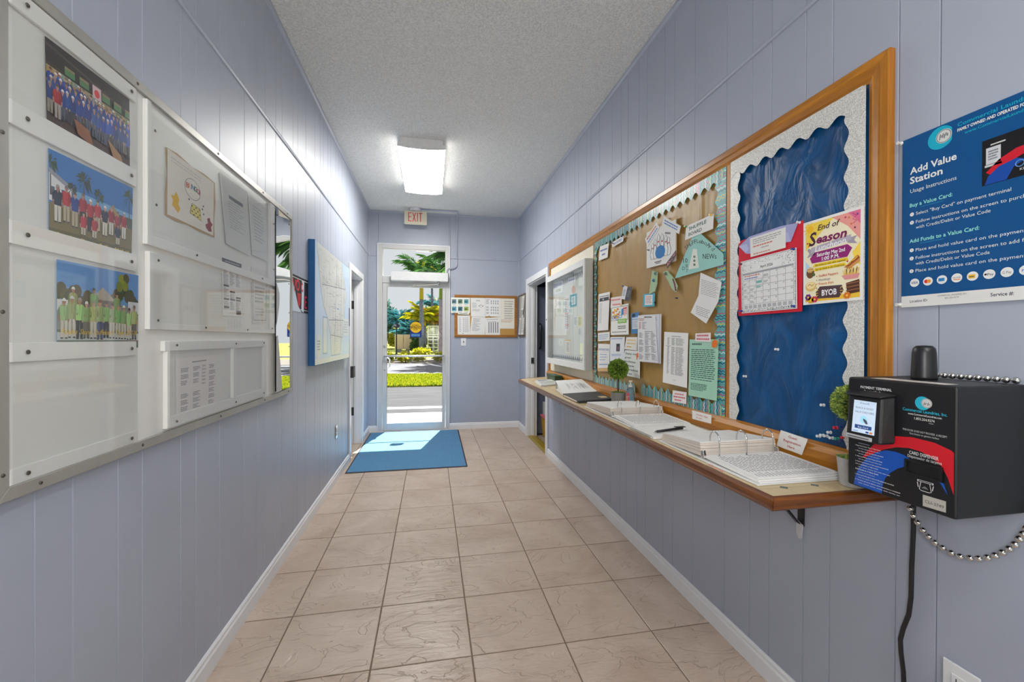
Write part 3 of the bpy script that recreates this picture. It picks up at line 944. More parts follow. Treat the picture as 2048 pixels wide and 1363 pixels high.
# things seen through the right-hand doorway
ld = thing('open_door', 'slate blue door standing open in the room beyond the right doorway', 'door', (W + 0.6, 5.62, 0))
B('leaf', SLATE, ld, W + 0.14, 5.535, 0.02, W + 0.98, 5.575, 2.0, bevel=0.003)
M().box(W + 0.24, 5.531, 1.2, W + 0.9, 5.535, 1.88).build('upper_panel', paint('side_room_paint_light', (116, 124, 144), 0.5), ld, bevel=0.002)
M().tube([(W + 0.17, 5.53, 1.5), (W + 0.17, 5.50, 1.48), (W + 0.17, 5.495, 1.38), (W + 0.17, 5.495, 1.28), (W + 0.17, 5.50, 1.19), (W + 0.17, 5.53, 1.17)], 0.014, 8).build('handle', BLACK, ld, smooth=True)
ct = thing('storage_crate', 'yellow bin with a grey lid and pink edge beyond the right doorway', 'crate', (W + 0.5, 5.3, 0))
M().hexa([(W + 0.2, 5.2, 0.0), (W + 0.7, 5.2, 0.0), (W + 0.7, 5.48, 0.0), (W + 0.2, 5.48, 0.0)], [(W + 0.18, 5.18, 0.26), (W + 0.72, 5.18, 0.26), (W + 0.72, 5.5, 0.26), (W + 0.18, 5.5, 0.26)]).build('bin', paint('bin_yellow', (170, 130, 22), 0.5), ct, bevel=0.006)
B('pink_edge', paint('bin_pink', (186, 96, 104), 0.5), ct, W + 0.17, 5.17, 0.26, W + 0.73, 5.505, 0.29, bevel=0.004)
B('grey_box', paint('bin_grey', (168, 168, 168), 0.6), ct, W + 0.2, 5.2, 0.29, W + 0.7, 5.48, 0.46, bevel=0.006)

# ================================================================ LEFT WALL
# ---------------------------------------------------------------- big white display board
wbd = thing('display_board', 'long white wall display board with an aluminium frame and clear acrylic covers', 'notice board', (0, 1.875, 0.975))
BY0, BY1, BZ0, BZ1 = 0.985, 2.756, 0.975, 2.036
FW = 0.028
B('panel', WHITEP, wbd, 0.0015, BY0 + 0.01, BZ0 + 0.01, 0.016, BY1 - 0.01, BZ1 - 0.01)
fo = [(BY0, BZ0), (BY1, BZ0), (BY1, BZ1), (BY0, BZ1)]
fi = [(BY0 + FW, BZ0 + FW), (BY1 - 0.012, BZ0 + FW), (BY1 - 0.012, BZ1 - FW), (BY0 + FW, BZ1 - FW)]
for i in range(4):
    j = (i + 1) % 4
    M().hexa([(0.001,) + fo[i], (0.001,) + fo[j], (0.001,) + fi[j], (0.001,) + fi[i]], [(0.026,) + fo[i], (0.026,) + fo[j], (0.026,) + fi[j], (0.026,) + fi[i]]).build('frame_rail', FRAME, wbd, bevel=0.002)
def screw(y, z, o, r=0.0042):
    M().lathe((o, y, z), [(r, 0), (r, 0.001), (r * 0.7, 0.0022)], 10, (1, 0, 0)).build('screw', SCREW, wbd)
for y in (1.06, 1.386, 1.85, 2.30, 2.66):
    screw(y, BZ1 - 0.014, 0.026); screw(y + 0.02, BZ0 + 0.014, 0.026)
for z in (1.03, 1.35, 1.7, 1.97):
    screw(BY0 + 0.014, z, 0.026)
# slats of the left column with their clear covers
CY0, CY1 = BY0 + FW + 0.002, 1.384
for z0, z1 in ((1.965, 2.005), (1.727, 1.776), (1.488, 1.536), (1.250, 1.290), (1.003, 1.036)):
    B('slat', SLATP, wbd, 0.0165, CY0, z0, 0.024, CY1, z1, bevel=0.0015)
    screw(CY0 + 0.035, (z0 + z1) / 2, 0.0275, 0.0048); screw(CY1 - 0.025, (z0 + z1) / 2, 0.0275, 0.0048)
for z0, z1 in ((1.727, 2.003), (1.4885, 1.7255), (1.251, 1.487), (1.004, 1.2495)):
    B('acrylic_cover', ACRYL, wbd, 0.0255, CY0 + 0.004, z0, 0.0272, CY1, z1)
# upper wide pocket, middle pocket, lower double pocket
def pocket(y0, y1, z0, z1, o, rails):
    for n_, a in rails:
        B(n_, SLATP, wbd, 0.0165, *[a[0], a[1]], o, *[a[2], a[3]], bevel=0.0015)
    B('acrylic_cover', ACRYL, wbd, o + 0.0015, y0, z0, o + 0.0032, y1, z1)
A = (1.42, 2.445, 1.575, 2.0)
pocket(*A, 0.030, [('pocket_spacer', (A[0], A[2], A[0] + 0.02, A[3])), ('pocket_spacer', (A[0] + 0.02, A[2], A[1] - 0.06, A[2] + 0.03)), ('pocket_spacer', (A[1] - 0.06, A[2], A[1], A[3]))])
for y, z in ((1.45, 1.92), (1.455, 1.70), (1.68, 1.592), (2.27, 1.592), (2.42, 1.66), (2.42, 1.90)):
    screw(y, z, 0.0335)
A2 = (1.43, 2.44, 1.325, 1.556)
pocket(*A2, 0.030, [('pocket_spacer', (A2[0], A2[2], A2[0] + 0.02, A2[3])), ('pocket_spacer', (A2[0] + 0.02, A2[2], A2[1] - 0.03, A2[2] + 0.02)), ('pocket_spacer', (A2[1] - 0.03, A2[2], A2[1], A2[3]))])
for y, z in ((1.465, 1.535), (1.463, 1.353), (1.74, 1.338), (2.1, 1.337), (2.4, 1.35)):
    screw(y, z, 0.0335)
A3 = (1.515, 2.325, 1.012, 1.29)
ym = 1.985
pocket(A3[0] + 0.01, A3[1], A3[2], A3[3], 0.030, [('pocket_rail', (A3[0] - 0.012, 1.258, A3[1], A3[3])), ('pocket_rail', (A3[0], A3[2], A3[1], 1.048)), ('pocket_spacer', (A3[0], 1.048, A3[0] + 0.018, 1.258)), ('pocket_spacer', (ym - 0.014, 1.048, ym + 0.014, 1.258)), ('pocket_spacer', (A3[1] - 0.022, 1.048, A3[1], 1.258))])
for y in (1.56, ym, 2.29):
    screw(y, 1.276, 0.0335); screw(y, 1.028, 0.0335)
# mirror strip at the far end, leaning off the board on its near side
MIR = paint('mirror_film', (238, 240, 240), 0.015, 1.0, var=0.0)
my0, my1, mz0, mz1 = 2.452, 2.735, 1.008, 2.0
m = M()
nx, nz = 10, 24
for k in range(2):
    m.v += [(0.034 - 0.0145 * i / nx - 0.004 * k + (0.0016 * math.sin(7 * j / nz * math.pi) * (i / nx) if j > nz * 0.55 else 0.0), my0 + (my1 - my0) * i / nx, mz0 + (mz1 - mz0) * j / nz) for j in range(nz + 1) for i in range(nx + 1)]
for k in range(2):
    b_ = k * (nx + 1) * (nz + 1)
    m.f += [(b_ + j * (nx + 1) + i, b_ + j * (nx + 1) + i + 1, b_ + (j + 1) * (nx + 1) + i + 1, b_ + (j + 1) * (nx + 1) + i) for j in range(nz) for i in range(nx)]
m.build('mirror_strip', MIR, wbd, smooth=True, fix=False)
PEEL = paint('peeled_film', (178, 178, 180), 0.5)
def mx_(y): return 0.0345 - 0.0145 * (y - my0) / (my1 - my0) + 0.001
for pts in ([(2.453, 1.60), (2.49, 1.565), (2.51, 1.54), (2.505, 1.48), (2.475, 1.41), (2.455, 1.36)], [(2.453, 1.305), (2.478, 1.315), (2.50, 1.25), (2.53, 1.14), (2.56, 1.03), (2.55, 1.01), (2.453, 1.01)]):
    M().prism([(mx_(y), y, z) for y, z in pts], (0.0006, 0, 0)).build('peeling_film', PEEL, wbd)
for y, z in ((2.70, 1.97), (2.47, 1.96), (2.70, 1.62), (2.71, 1.45), (2.71, 1.25), (2.47, 1.03), (2.71, 1.04)):
    screw(y, z, mx_(y) - 0.0005, 0.0035)

# ---------------------------------------------------------------- photographs and papers on the board
SKIN = [(198, 150, 122), (186, 134, 106), (210, 164, 138), (176, 124, 98)]
HAIR = [(206, 206, 208), (120, 104, 92), (232, 230, 228), (84, 70, 60), (160, 150, 140)]
def person(S, x, y, h, shirt, pants, r, l=3, sit=False):
    """small printed figure: feet at (x, y), height h"""
    w = h * 0.26
    sk = r.choice(SKIN)
    x += r.uniform(-0.4, 0.4)
    shirt = tuple(max(0, min(255, int(c * r.uniform(0.86, 1.08)))) for c in shirt)
    hp_ = y + h * (0.47 if not sit else 0.30)
    S.poly([(x - w * 0.42, y), (x - w * 0.08, y), (x - w * 0.02, hp_), (x - w * 0.46, hp_)], pants, l)
    S.poly([(x + w * 0.08, y), (x + w * 0.42, y), (x + w * 0.46, hp_), (x + w * 0.02, hp_)], pants, l)
    sh = hp_ + h * 0.36
    S.poly([(x - w * 0.48, hp_ - h * 0.03), (x + w * 0.48, hp_ - h * 0.03), (x + w * 0.56, sh - h * 0.03), (x + w * 0.2, sh + h * 0.01), (x - w * 0.2, sh + h * 0.01), (x - w * 0.56, sh - h * 0.03)], shirt, l + 0.3)
    dk = tuple(int(c * 0.72) for c in shirt)
    for s_ in (-1, 1):
        S.poly([(x + s_ * w * 0.52, sh - h * 0.04), (x + s_ * w * 0.74, sh - h * 0.12), (x + s_ * w * 0.72, hp_ + h * 0.08), (x + s_ * w * 0.52, hp_ + h * 0.1)], dk, l + 0.2)
        S.poly([(x + s_ * w * 0.72, hp_ + h * 0.09), (x + s_ * w * 0.55, hp_ + h * 0.09), (x + s_ * w * 0.5, hp_ - h * 0.05), (x + s_ * w * 0.64, hp_ - h * 0.06)], sk, l + 0.2)
    md = tuple(int(c * 0.86) for c in shirt)
    S.poly([(x + w * 0.12, hp_ - h * 0.03), (x + w * 0.48, hp_ - h * 0.03), (x + w * 0.56, sh - h * 0.03), (x + w * 0.3, sh - h * 0.02)], md, l + 0.45)
    S.poly([(x - w * 0.14, sh + h * 0.01), (x + w * 0.14, sh + h * 0.01), (x, sh - h * 0.06)], sk, l + 0.5)
    S.stroke([(x, sh - h * 0.06), (x, hp_ + h * 0.1)], w * 0.04, dk, l + 0.5)
    for s_ in (-1, 1):
        S.circ(x + s_ * w * 0.28, y, w * 0.2, (50, 46, 44), l + 0.1, ry=h * 0.02, n=8)
    S.circ(x, sh + h * 0.085, h * 0.062, sk, l + 0.6, ry=h * 0.078, n=10)
    S.poly([(x + h * 0.068 * math.cos(t), sh + h * 0.095 + h * 0.078 * math.sin(t)) for t in [math.pi * i / 7 for i in range(8)]], r.choice(HAIR), l + 0.8)
    for s_ in (-1, 1):
        S.circ(x + s_ * h * 0.024, sh + h * 0.085, h * 0.010, (40, 34, 30), l + 0.9, n=6)
    S.circ(x, sh + h * 0.05, h * 0.018, (150, 80, 76), l + 0.9, ry=h * 0.006, n=6)
def print_palm(S, x, y, h, r, spread=16, c=(52, 66, 34)):
    S.poly([(x - 1.1, y), (x + 1.1, y), (x + 0.7, y + h), (x - 0.7, y + h)], (92, 80, 62), 1.5)
    for i in range(13):
        a = math.pi * (-0.25 + 1.5 * i / 12) + r.uniform(-0.1, 0.1)
        q = spread * r.uniform(0.7, 1.0)
        p0 = (x, y + h)
        p1 = (x + math.cos(a) * q * 0.6, y + h + math.sin(a) * q * 0.6)
        p2 = (x + math.cos(a) * q, y + h + math.sin(a) * q - q * 0.3)
        S.poly([p0, (p1[0] - 1.6, p1[1] - 1.6), p2, (p1[0] + 1.6, p1[1] + 1.6)], tuple(int(v_ * r.uniform(0.8, 1.3)) for v_ in c), 1.6 + 0.02 * i)
r = random.Random(3)
# 1: indoor group in blue shirts
S = Sheet(150, 100, (66, 50, 42))
S.rect(0, 74, 150, 100, (40, 34, 34), 1)
S.poly([(0, 92), (150, 78), (150, 80), (0, 95)], (86, 74, 66), 2)
for i in range(5):
    x = 26 + i * 24 + (16 if i > 1 else 0)
    S.rect(x, 70, x + 19, 83, (30, 40, 44), 2); S.rect(x + 1.5, 72, x + 17.5, 79, (86, 136, 84), 2.2); S.rect(x + 1.5, 79, x + 17.5, 82, (150, 130, 90), 2.2)
S.rect(74, 68, 90, 84, (224, 190, 196), 2); S.circ(82, 75, 5, (226, 60, 60), 2.5)
S.rect(0, 60, 150, 70, (170, 164, 130), 1.5)
for i in range(22):
    S.rect(i * 7, 60, i * 7 + 4.5, 69, r.choice([(110, 140, 80), (180, 150, 90), (150, 90, 70), (120, 160, 150)]), 1.8)
S.rect(0, 0, 150, 26, (74, 52, 40), 1)
for row, (yy, hh, n) in enumerate(((34, 34, 20), (26, 36, 19), (17, 36, 17))):
    for i in range(n):
        x = 5 + i * 140 / (n - 1) + r.uniform(-1.5, 1.5)
        person(S, x, yy + r.uniform(-2, 2), hh, r.choice([(34, 78, 168), (28, 66, 150), (48, 96, 186)]), r.choice([(60, 60, 70), (150, 140, 124), (84, 90, 110)]), r, 3 + row * 1.2)
person(S, 15, 14, 40, (180, 40, 44), (170, 160, 150), r, 7)
S.poly([(40, 26), (66, 22), (74, 4), (46, 10)], (150, 96, 60), 8); S.poly([(100, 26), (128, 14), (136, 0), (112, 6)], (176, 130, 80), 8)
lay(S, 'group_photo', 'L', [(1.1016, 1.9569), (1.3627, 1.9629), (1.3645, 1.7651), (1.1062, 1.7648)], 0.0185, 'top photograph of a group in blue shirts indoors on the white board', 'photograph', mat=PHOTO, sag=0.001)
# 2: golfers
S = Sheet(150, 100, (70, 128, 190))
S.poly([(0, 60), (150, 50), (150, 100), (0, 100)], (54, 116, 184), 1)
S.poly([(0, 50), (150, 50), (150, 62), (0, 66)], (120, 170, 210), 1.1)
S.rect(0, 0, 150, 42, (126, 112, 64), 1.2); S.rect(0, 0, 150, 14, (104, 94, 52), 1.3)
S.poly([(0, 74), (34, 62), (34, 44), (0, 44)], (220, 220, 220), 1.4); S.poly([(0, 80), (36, 66), (36, 62), (0, 74)], (150, 150, 156), 1.5)
for i in range(4): S.rect(3 + i * 7.5, 50, 8 + i * 7.5, 60, (90, 100, 116), 1.6)
S.poly([(92, 50), (108, 66), (124, 50)], (166, 140, 96), 1.7); S.rect(96, 42, 120, 50, (110, 96, 76), 1.6)
S.rect(120, 42, 150, 56, (72, 88, 74), 1.45)
for x, y, h, sp in ((54, 44, 36, 17), (34, 44, 22, 10), (80, 44, 26, 12), (2, 50, 36, 14), (143, 44, 40, 18)):
    print_palm(S, x, y, h, r, sp)
sh_ = [(38, 44, 58), (190, 46, 48), (36, 70, 140), (196, 50, 52), (188, 44, 50), (196, 58, 60), (40, 46, 62), (190, 48, 50), (186, 50, 56), (194, 46, 50)]
for i in range(10):
    person(S, 12 + i * 13.2, 22 + (i % 2) * 3, 42 - 0.6 * i, sh_[i], r.choice([(216, 212, 200), (40, 44, 60), (186, 172, 146)]), r, 3)
for x, c in ((52, (190, 44, 46)), (72, (188, 48, 50)), (118, (44, 52, 70))):
    person(S, x, 15, 34, c, (200, 190, 170), r, 5, True)
S.text('Paradise  Shores  Golfers 2018-19', 8, 4, 6.5, (232, 196, 40), w=134, l=9, shear=0.35, bold=0.006)
lay(S, 'group_photo', 'L', [(1.1097, 1.7168), (1.3765, 1.7219), (1.3707, 1.5192), (1.1108, 1.5160)], 0.0185, 'middle photograph of golfers in red shirts under palms on the white board', 'photograph', mat=PHOTO, sag=0.001)
# 3: shuffleboard team
S = Sheet(150, 100, (110, 158, 208))
S.poly([(0, 72), (150, 66), (150, 100), (0, 100)], (96, 146, 204), 1)
for i in range(26):
    x = i * 6
    S.circ(x, 58 + 5 * math.sin(i * 1.7) + (14 if 16 < i < 23 else 0) + (5 if i < 6 else 0), 8, r.choice([(74, 84, 50), (92, 78, 52), (60, 72, 44), (104, 94, 60)]), 1.2 + 0.02 * i, n=11)
for x, y, c in ((112, 90, (150, 156, 46)), (120, 82, (134, 142, 40)), (108, 80, (120, 128, 44)), (122, 92, (96, 86, 50))):
    S.circ(x, y, 7, c, 1.9, n=9)
S.rect(0, 0, 150, 56, (150, 150, 144), 1.15)
S.poly([(52, 60), (75, 76), (100, 60)], (176, 166, 150), 2.2); S.rect(58, 42, 94, 60, (120, 112, 104), 2.1)
S.rect(0, 44, 30, 56, (214, 214, 214), 2); S.rect(126, 46, 150, 62, (206, 208, 210), 2)
S.rect(0, 0, 150, 22, (108, 116, 100), 2); S.rect(0, 10, 150, 19, (196, 200, 200), 2.1); S.rect(0, 0, 150, 7, (92, 108, 92), 2.2)
for x, y in ((18, 30), (52, 32), (96, 30)):
    person(S, x + 6, y, 42, (156, 196, 114), (60, 60, 66), r, 3)
for i in range(12):
    person(S, 10 + i * 11.8, 12 + r.uniform(-1, 1.5), 46 + r.uniform(-4, 3), r.choice([(160, 200, 120), (146, 190, 106), (172, 208, 132)]), r.choice([(40, 42, 52), (52, 84, 130), (206, 200, 186), (110, 104, 96)]), r, 5)
S.text('Paradise  Shores  Shuffleboard  Team  2017-18', 5, 17, 6, (230, 190, 40), w=140, l=9, shear=0.35, bold=0.006)
S.text('PARADISE SHORES', 108, 7, 2.6, (170, 60, 50), w=38, l=9)
lay(S, 'group_photo', 'L', [(1.1300, 1.4766), (1.3995, 1.4789), (1.3976, 1.2720), (1.1297, 1.2740)], 0.0185, 'lowest photograph of a team in lime green shirts on the white board', 'photograph', mat=PHOTO, sag=0.001)

# bingo drawing on its tan backing
S = Sheet(100, 100, (196, 164, 118), outline=[(0, 2), (18, 0), (40, 3), (66, 1), (100, 3), (98, 30), (101, 62), (99, 98), (74, 100), (48, 97), (20, 101), (1, 98), (3, 60), (0, 30)])
lay(S, 'drawing_backing', 'L', [(1.5266, 1.9101), (1.8431, 1.9079), (1.8378, 1.6836), (1.5265, 1.6848)], 0.0175, 'tan torn-edge backing sheet behind the bingo drawing', 'paper')
S = Sheet(100, 100, (232, 226, 216))
S.ring(50, 62, 17, 0.8, (90, 90, 90), 1)
for i, (ch, c) in enumerate(zip('BINGO!', [(206, 90, 96), (220, 160, 70), (80, 130, 190), (90, 160, 110), (206, 110, 120), (200, 80, 90)])):
    S.text(ch, 35 + i * 5.6, 60 + 2 * math.sin(i * 0.7), 8, c, l=2, bold=0.03)
S.poly([(44, 20), (70, 16), (66, 36), (48, 38)], (226, 212, 120), 1)
for i in range(5):
    for j in range(4):
        if (i + j) % 2: S.circ(48.5 + i * 4.4, 20 + j * 4.6, 1.3, (40, 40, 40), 2, n=8)
S.stroke([(44, 20), (70, 16), (66, 36), (48, 38), (44, 20)], 0.7, (60, 60, 50), 2)
for x, y in ((42, 42), (72, 38), (75, 30), (74, 44)): S.circ(x, y, 1.6, (50, 50, 60), 2, n=8)
S.poly([(8, 18), (14, 14), (20, 10), (24, 18), (20, 24), (22, 32), (16, 42), (12, 34), (6, 32), (10, 26)], (226, 180, 40), 2)
S.poly([(82, 8), (88, 4), (96, 6), (94, 14), (98, 20), (92, 24), (90, 30), (84, 26), (86, 18), (80, 14)], (140, 50, 54), 2)
S.greek(6, 84, 70, 94, 2, (206, 190, 186), dens=0.3)
lay(S, 'bingo_drawing', 'L', [(1.5367, 1.9037), (1.8286, 1.8989), (1.8230, 1.6945), (1.5353, 1.6944)], 0.019, 'bingo drawing with a yellow and a maroon leaf cutout on cream paper', 'drawing')
# clear sleeves
def sleeve(quad, label, seed, head):
    S = Sheet(85, 110, (222, 221, 217))
    if head: S.rect(22, 78, 68, 84, (104, 104, 108), 1)
    S.greek(18, 30, 70, 76 if head else 100, 11, (170, 170, 172), fill=0.8, dens=0.3, seed=seed)
    o = lay(S, 'sleeved_sheet', 'L', quad, (0.0175, 0.0175, 0.021, 0.021), label, 'paper', group='sheets in clear plastic sleeves')
    q = [(0.0226, a, b) for a, b in quad]
    c = M()
    g = 5
    def at(u, v):
        a = [sum(w_ * p[k_] for w_, p in zip(((1 - u) * v, u * v, u * (1 - v), (1 - u) * (1 - v)), quad)) for k_ in range(2)]
        return (0.0226 + 0.0025 * (0.5 + 0.5 * math.sin(9 * u + 5 * v + seed)) * (1 if 0.05 < u < 0.95 else 0.3), a[0], a[1])
    c.add([at(i / g, j / g) for j in range(g + 1) for i in range(g + 1)], [(j * (g + 1) + i, j * (g + 1) + i + 1, (j + 1) * (g + 1) + i + 1, (j + 1) * (g + 1) + i) for j in range(g) for i in range(g)])
    c.build('plastic_sleeve', ACRYL, o, smooth=True, fix=False)
sleeve([(1.8749, 1.9582), (2.1262, 1.9660), (2.1574, 1.6793), (1.9262, 1.6867)], 'notice with a dark title bar in a clear sleeve left of its neighbour', 5, True)
sleeve([(2.1423, 1.9590), (2.3578, 1.9596), (2.3690, 1.6915), (2.1812, 1.6909)], 'plain notice in a clear sleeve next to the mirror strip', 9, False)
S = Sheet(60, 130, Wp)
S.rect(0, 118, 60, 128, (70, 70, 74), 1); S.greek(8, 120, 54, 125, 1, (170, 170, 170), l=2)
for k_, x in enumerate((3, 22, 41)):
    S.rect(x, 110, x + 16, 114, (84, 84, 88), 1)
    S.greek(x, 70, x + 16, 108, 16, (140, 140, 144), fill=0.7, seed=60 + k_)
    S.rect(x, 66 - 12 * k_, x + 16, 70 - 12 * k_, (84, 84, 88), 1.2)
    S.greek(x, 40, x + 16, 64 - 12 * k_, 9, (140, 140, 144), fill=0.7, seed=70 + k_)
    S.rect(x, 36, x + 16, 40, (84, 84, 88), 1.2); S.greek(x, 14, x + 16, 34, 8, (140, 140, 144), fill=0.7, seed=80 + k_)
S.rect(3, 18, 19, 22, (84, 84, 88), 1.4); S.rect(42, 4, 58, 14, (84, 84, 88), 1)
lay(S, 'listing_sheet', 'L', [(1.8947, 1.6283), (2.0734, 1.6317), (2.0737, 1.3941), (1.9040, 1.3900)], 0.018, 'narrow three column listing with black headings in the middle pocket', 'paper')
S = Sheet(70, 100, (216, 215, 211)); S.frame(4, 4, 66, 88, 1.2, (120, 120, 122), 1); S.text('NOTICE!', 35, 76, 8, (130, 130, 134), w=44, align='C'); S.greek(12, 36, 58, 68, 5, (160, 160, 164), seed=31); S.greek(12, 12, 58, 28, 3, (176, 176, 178), seed=33)
lay(S, 'notice_sheet', 'L', [(2.1796, 1.6343), (2.3786, 1.6417), (2.3657, 1.3785), (2.1930, 1.3722)], 0.018, 'bordered sheet headed NOTICE at the right of the middle pocket', 'paper')
S = Sheet(80, 100, (228, 222, 218)); S.greek(28, 88, 56, 92, 1, (140, 140, 140))
for x in (8, 30, 62):
    for k_ in range(7):
        if x == 62 or k_ != 3: S.greek(x, 8 + k_ * 11, x + 14, 16 + k_ * 11, 3, (132, 128, 128), seed=x + k_, fill=0.8)
S.greek(47, 46, 56, 84, 6, (186, 182, 180), seed=2)
lay(S, 'schedule_sheet', 'L', [(1.5833, 1.2329), (1.8600, 1.2386), (1.8479, 1.0333), (1.5832, 1.0339)], 0.018, 'pinkish white schedule grid in the bottom pocket of the white board', 'paper')

# ---------------------------------------------------------------- small red and black poster beside the map
S = Sheet(100, 75, (30, 28, 32))
S.rect(0, 69, 100, 70.5, (220, 220, 220), 1); S.rect(0, 5, 100, 6.5, (200, 200, 200), 1)
S.stroke([(10, 66), (18, 40), (26, 66)], 5, (206, 52, 62), 2); S.ring(38, 56, 8, 5, (206, 52, 62), 2, ry=10); S.stroke([(66, 64), (58, 58), (58, 50), (68, 46), (68, 52)], 4.5, (206, 52, 62), 2)
S.poly([(6, 70), (40, 12), (60, 0), (0, 0), (0, 60)], (200, 214, 230), 1.5); S.poly([(62, 70), (76, 70), (72, 0), (58, 4)], (206, 216, 230), 1.5)
S.poly([(34, 40), (56, 40), (52, 18), (44, 8), (38, 18)], (190, 44, 54), 2.4)
S.stroke([(92, 36), (80, 36), (80, 12), (92, 12)], 5, (216, 40, 80), 2); S.stroke([(80, 25), (90, 25)], 4.5, (216, 40, 80), 2)
lay(S, 'small_poster', 'L', rq(2.80, 1.70, 3.168, 1.47), 0.001, 'small black poster with red lettering between white board and map', 'poster')

# ---------------------------------------------------------------- street map panel
mpn = thing('wall_map', 'pale street map mounted on a thick panel with blue painted edges', 'map', (0, 3.8, 1.10))
MY0, MY1, MZ0, MZ1 = 3.175, 4.44, 1.105, 1.995
B('panel', paint('map_blue_edge', (22, 92, 152), 0.5), mpn, 0.0015, MY0, MZ0, 0.044, MY1, MZ1, bevel=0.002)
S = Sheet(126, 89, (186, 206, 226))
S.rect(0, 0, 126, 4, (214, 216, 206), 1)
land = [(4, 89), (10, 74), (16, 56), (24, 44), (36, 36), (44, 26), (48, 14), (50, 5), (84, 5), (88, 14), (96, 26), (102, 40), (106, 52), (112, 60), (104, 70), (96, 78), (90, 89)]
S.poly(land, (204, 206, 202), 1.5)
S.stroke(land, 0.5, (120, 130, 140), 2)
rm = random.Random(5)
def inland(x, y):
    c = False
    for i in range(len(land)):
        (x1, y1), (x2, y2) = land[i], land[i - 1]
        if (y1 > y) != (y2 > y) and x < (x2 - x1) * (y - y1) / (y2 - y1) + x1: c = not c
    return c
for i in range(260):
    x, y = rm.uniform(6, 110), rm.uniform(8, 86)
    q = rm.uniform(4, 12)
    e = (x + q, y) if i % 2 else (x, y + q)
    if inland(x, y) and inland(*e): S.stroke([(x, y), e], 0.35, rm.choice([(150, 152, 156), (166, 166, 168), (170, 160, 150)]), 2)
for x0, y0, x1, y1 in ((20, 60, 106, 66), (40, 34, 100, 36), (60, 6, 70, 88), (84, 8, 90, 86), (48, 22, 94, 20)): S.stroke([(x0, y0), (x1, y1)], 0.7, (128, 132, 140), 2.2)
S.rect(22, 7, 36, 36, (120, 160, 196), 2.3); S.rect(23, 8, 35, 35, (206, 212, 210), 2.5); S.rect(5, 4, 16, 22, (206, 212, 212), 2.5); S.greek(6, 10, 14, 18, 4, (110, 120, 130), l=3)
S.rect(98, 22, 122, 38, (208, 214, 214), 2.5); S.greek(100, 24, 120, 36, 5, (170, 178, 186), l=3); S.greek(70, 44, 78, 46, 1, (100, 160, 210), l=3)
lay(S, 'map_print', 'L', rq(MY0 + 0.004, MZ1 - 0.004, MY1 - 0.004, MZ0 + 0.004), 0.0445, parent=mpn, mat=PHOTO)
B('edge_clip', SCREW, mpn, 0.0446, MY1 - 0.012, 1.42, 0.05, MY1 + 0.004, 1.60)

# ---------------------------------------------------------------- outlet plate low on the left wall
def outlet(wall, ya, yb, z0, z1, label, dark):
    F = on_wall(wall)
    t = thing('wall_outlet', label, 'outlet', F((ya + yb) / 2, z0, 0), 'wall outlets')
    pl = STEEL if dark else TRIM
    B('plate', pl, t, *F(ya, z0, 0.0005), *F(yb, z1, 0.007), bevel=0.0025)
    zc, yc = (z0 + z1) / 2, (ya + yb) / 2
    for s_ in (-1, 1):
        B('socket', TRIM, t, *F(yc - 0.017, zc + s_ * 0.02 - 0.014, 0.007), *F(yc + 0.017, zc + s_ * 0.02 + 0.014, 0.0105), bevel=0.004)
        for d_ in (-0.006, 0.006):
            B('slot', BLACK, t, *F(yc + d_ - 0.001, zc + s_ * 0.02 - 0.004, 0.0105), *F(yc + d_ + 0.001, zc + s_ * 0.02 + 0.006, 0.0108))
    M().cyl(F(yc, zc, 0.007), F(yc, zc, 0.0085), 0.003, n=8).build('screw', SCREW, t)
    return t
outlet('L', 4.03, 4.10, 0.393, 0.51, 'steel outlet plate low on the left wall before the doorway', True)

# ================================================================ RIGHT WALL: BULLETIN BOARD
bd = thing('bulletin_board', 'very long wood framed bulletin board above the counter on the right wall', 'notice board', (W, 2.7, 0.9))
YA, YB = 0.957, 4.43                 # near and far outer edges
ZB, ZT = 0.897, 2.116
B('backing', paint('board_backing', (222, 216, 200), 0.8, var=0.04), bd, W - 0.006, YA + 0.02, ZB + 0.01, W - 0.0008, YB - 0.01, ZT - 0.02)
def rail(name, a0, a1, z0, z1, mat, o=0.022, grooves=(), hor=True, mitre=(0, 0)):
    F = on_wall('R')
    m = M()
    # moulded section: two steps and fine flutes
    if hor:
        h = z1 - z0
        prof = [(0.001, z0), (o * 0.55, z0), (o * 0.7, z0 + h * 0.14), (o * 0.82, z0 + h * 0.2), (o * 0.78, z0 + h * 0.25), (o * 0.9, z0 + h * 0.5), (o * 0.86, z0 + h * 0.54), (o, z0 + h * 0.62), (o, z1 - h * 0.06), (o * 0.9, z1), (0.001, z1)]
        n = len(prof)
        def e(a, s_, z): return a + s_ * (z - z0)
        m.add([F(e(a0, mitre[0], z), z, p) for p, z in prof] + [F(e(a1, mitre[1], z), z, p) for p, z in prof], [tuple(range(n)), tuple(range(2 * n - 1, n - 1, -1))] + [(i, (i + 1) % n, (i + 1) % n + n, i + n) for i in range(n)])
    else:
        h = a1 - a0
        prof = [(0.001, a1), (o * 0.55, a1), (o * 0.7, a1 - h * 0.14), (o * 0.82, a1 - h * 0.2), (o * 0.78, a1 - h * 0.25), (o * 0.9, a1 - h * 0.5), (o * 0.86, a1 - h * 0.54), (o, a1 - h * 0.62), (o, a0 + h * 0.06), (o * 0.9, a0), (0.001, a0)]
        n = len(prof)
        m.add([F(a, z0, p) for p, a in prof] + [F(a, z1 - (mitre[1] * (a - a0)), p) for p, a in prof], [tuple(range(n)), tuple(range(2 * n - 1, n - 1, -1))] + [(i, (i + 1) % n, (i + 1) % n + n, i + n) for i in range(n)])
    return m.build(name, mat, bd)
rail('frame_rail', YA + 0.062, YB, 2.052, ZT, WOODY, mitre=(-0.062 / 0.064, 0))
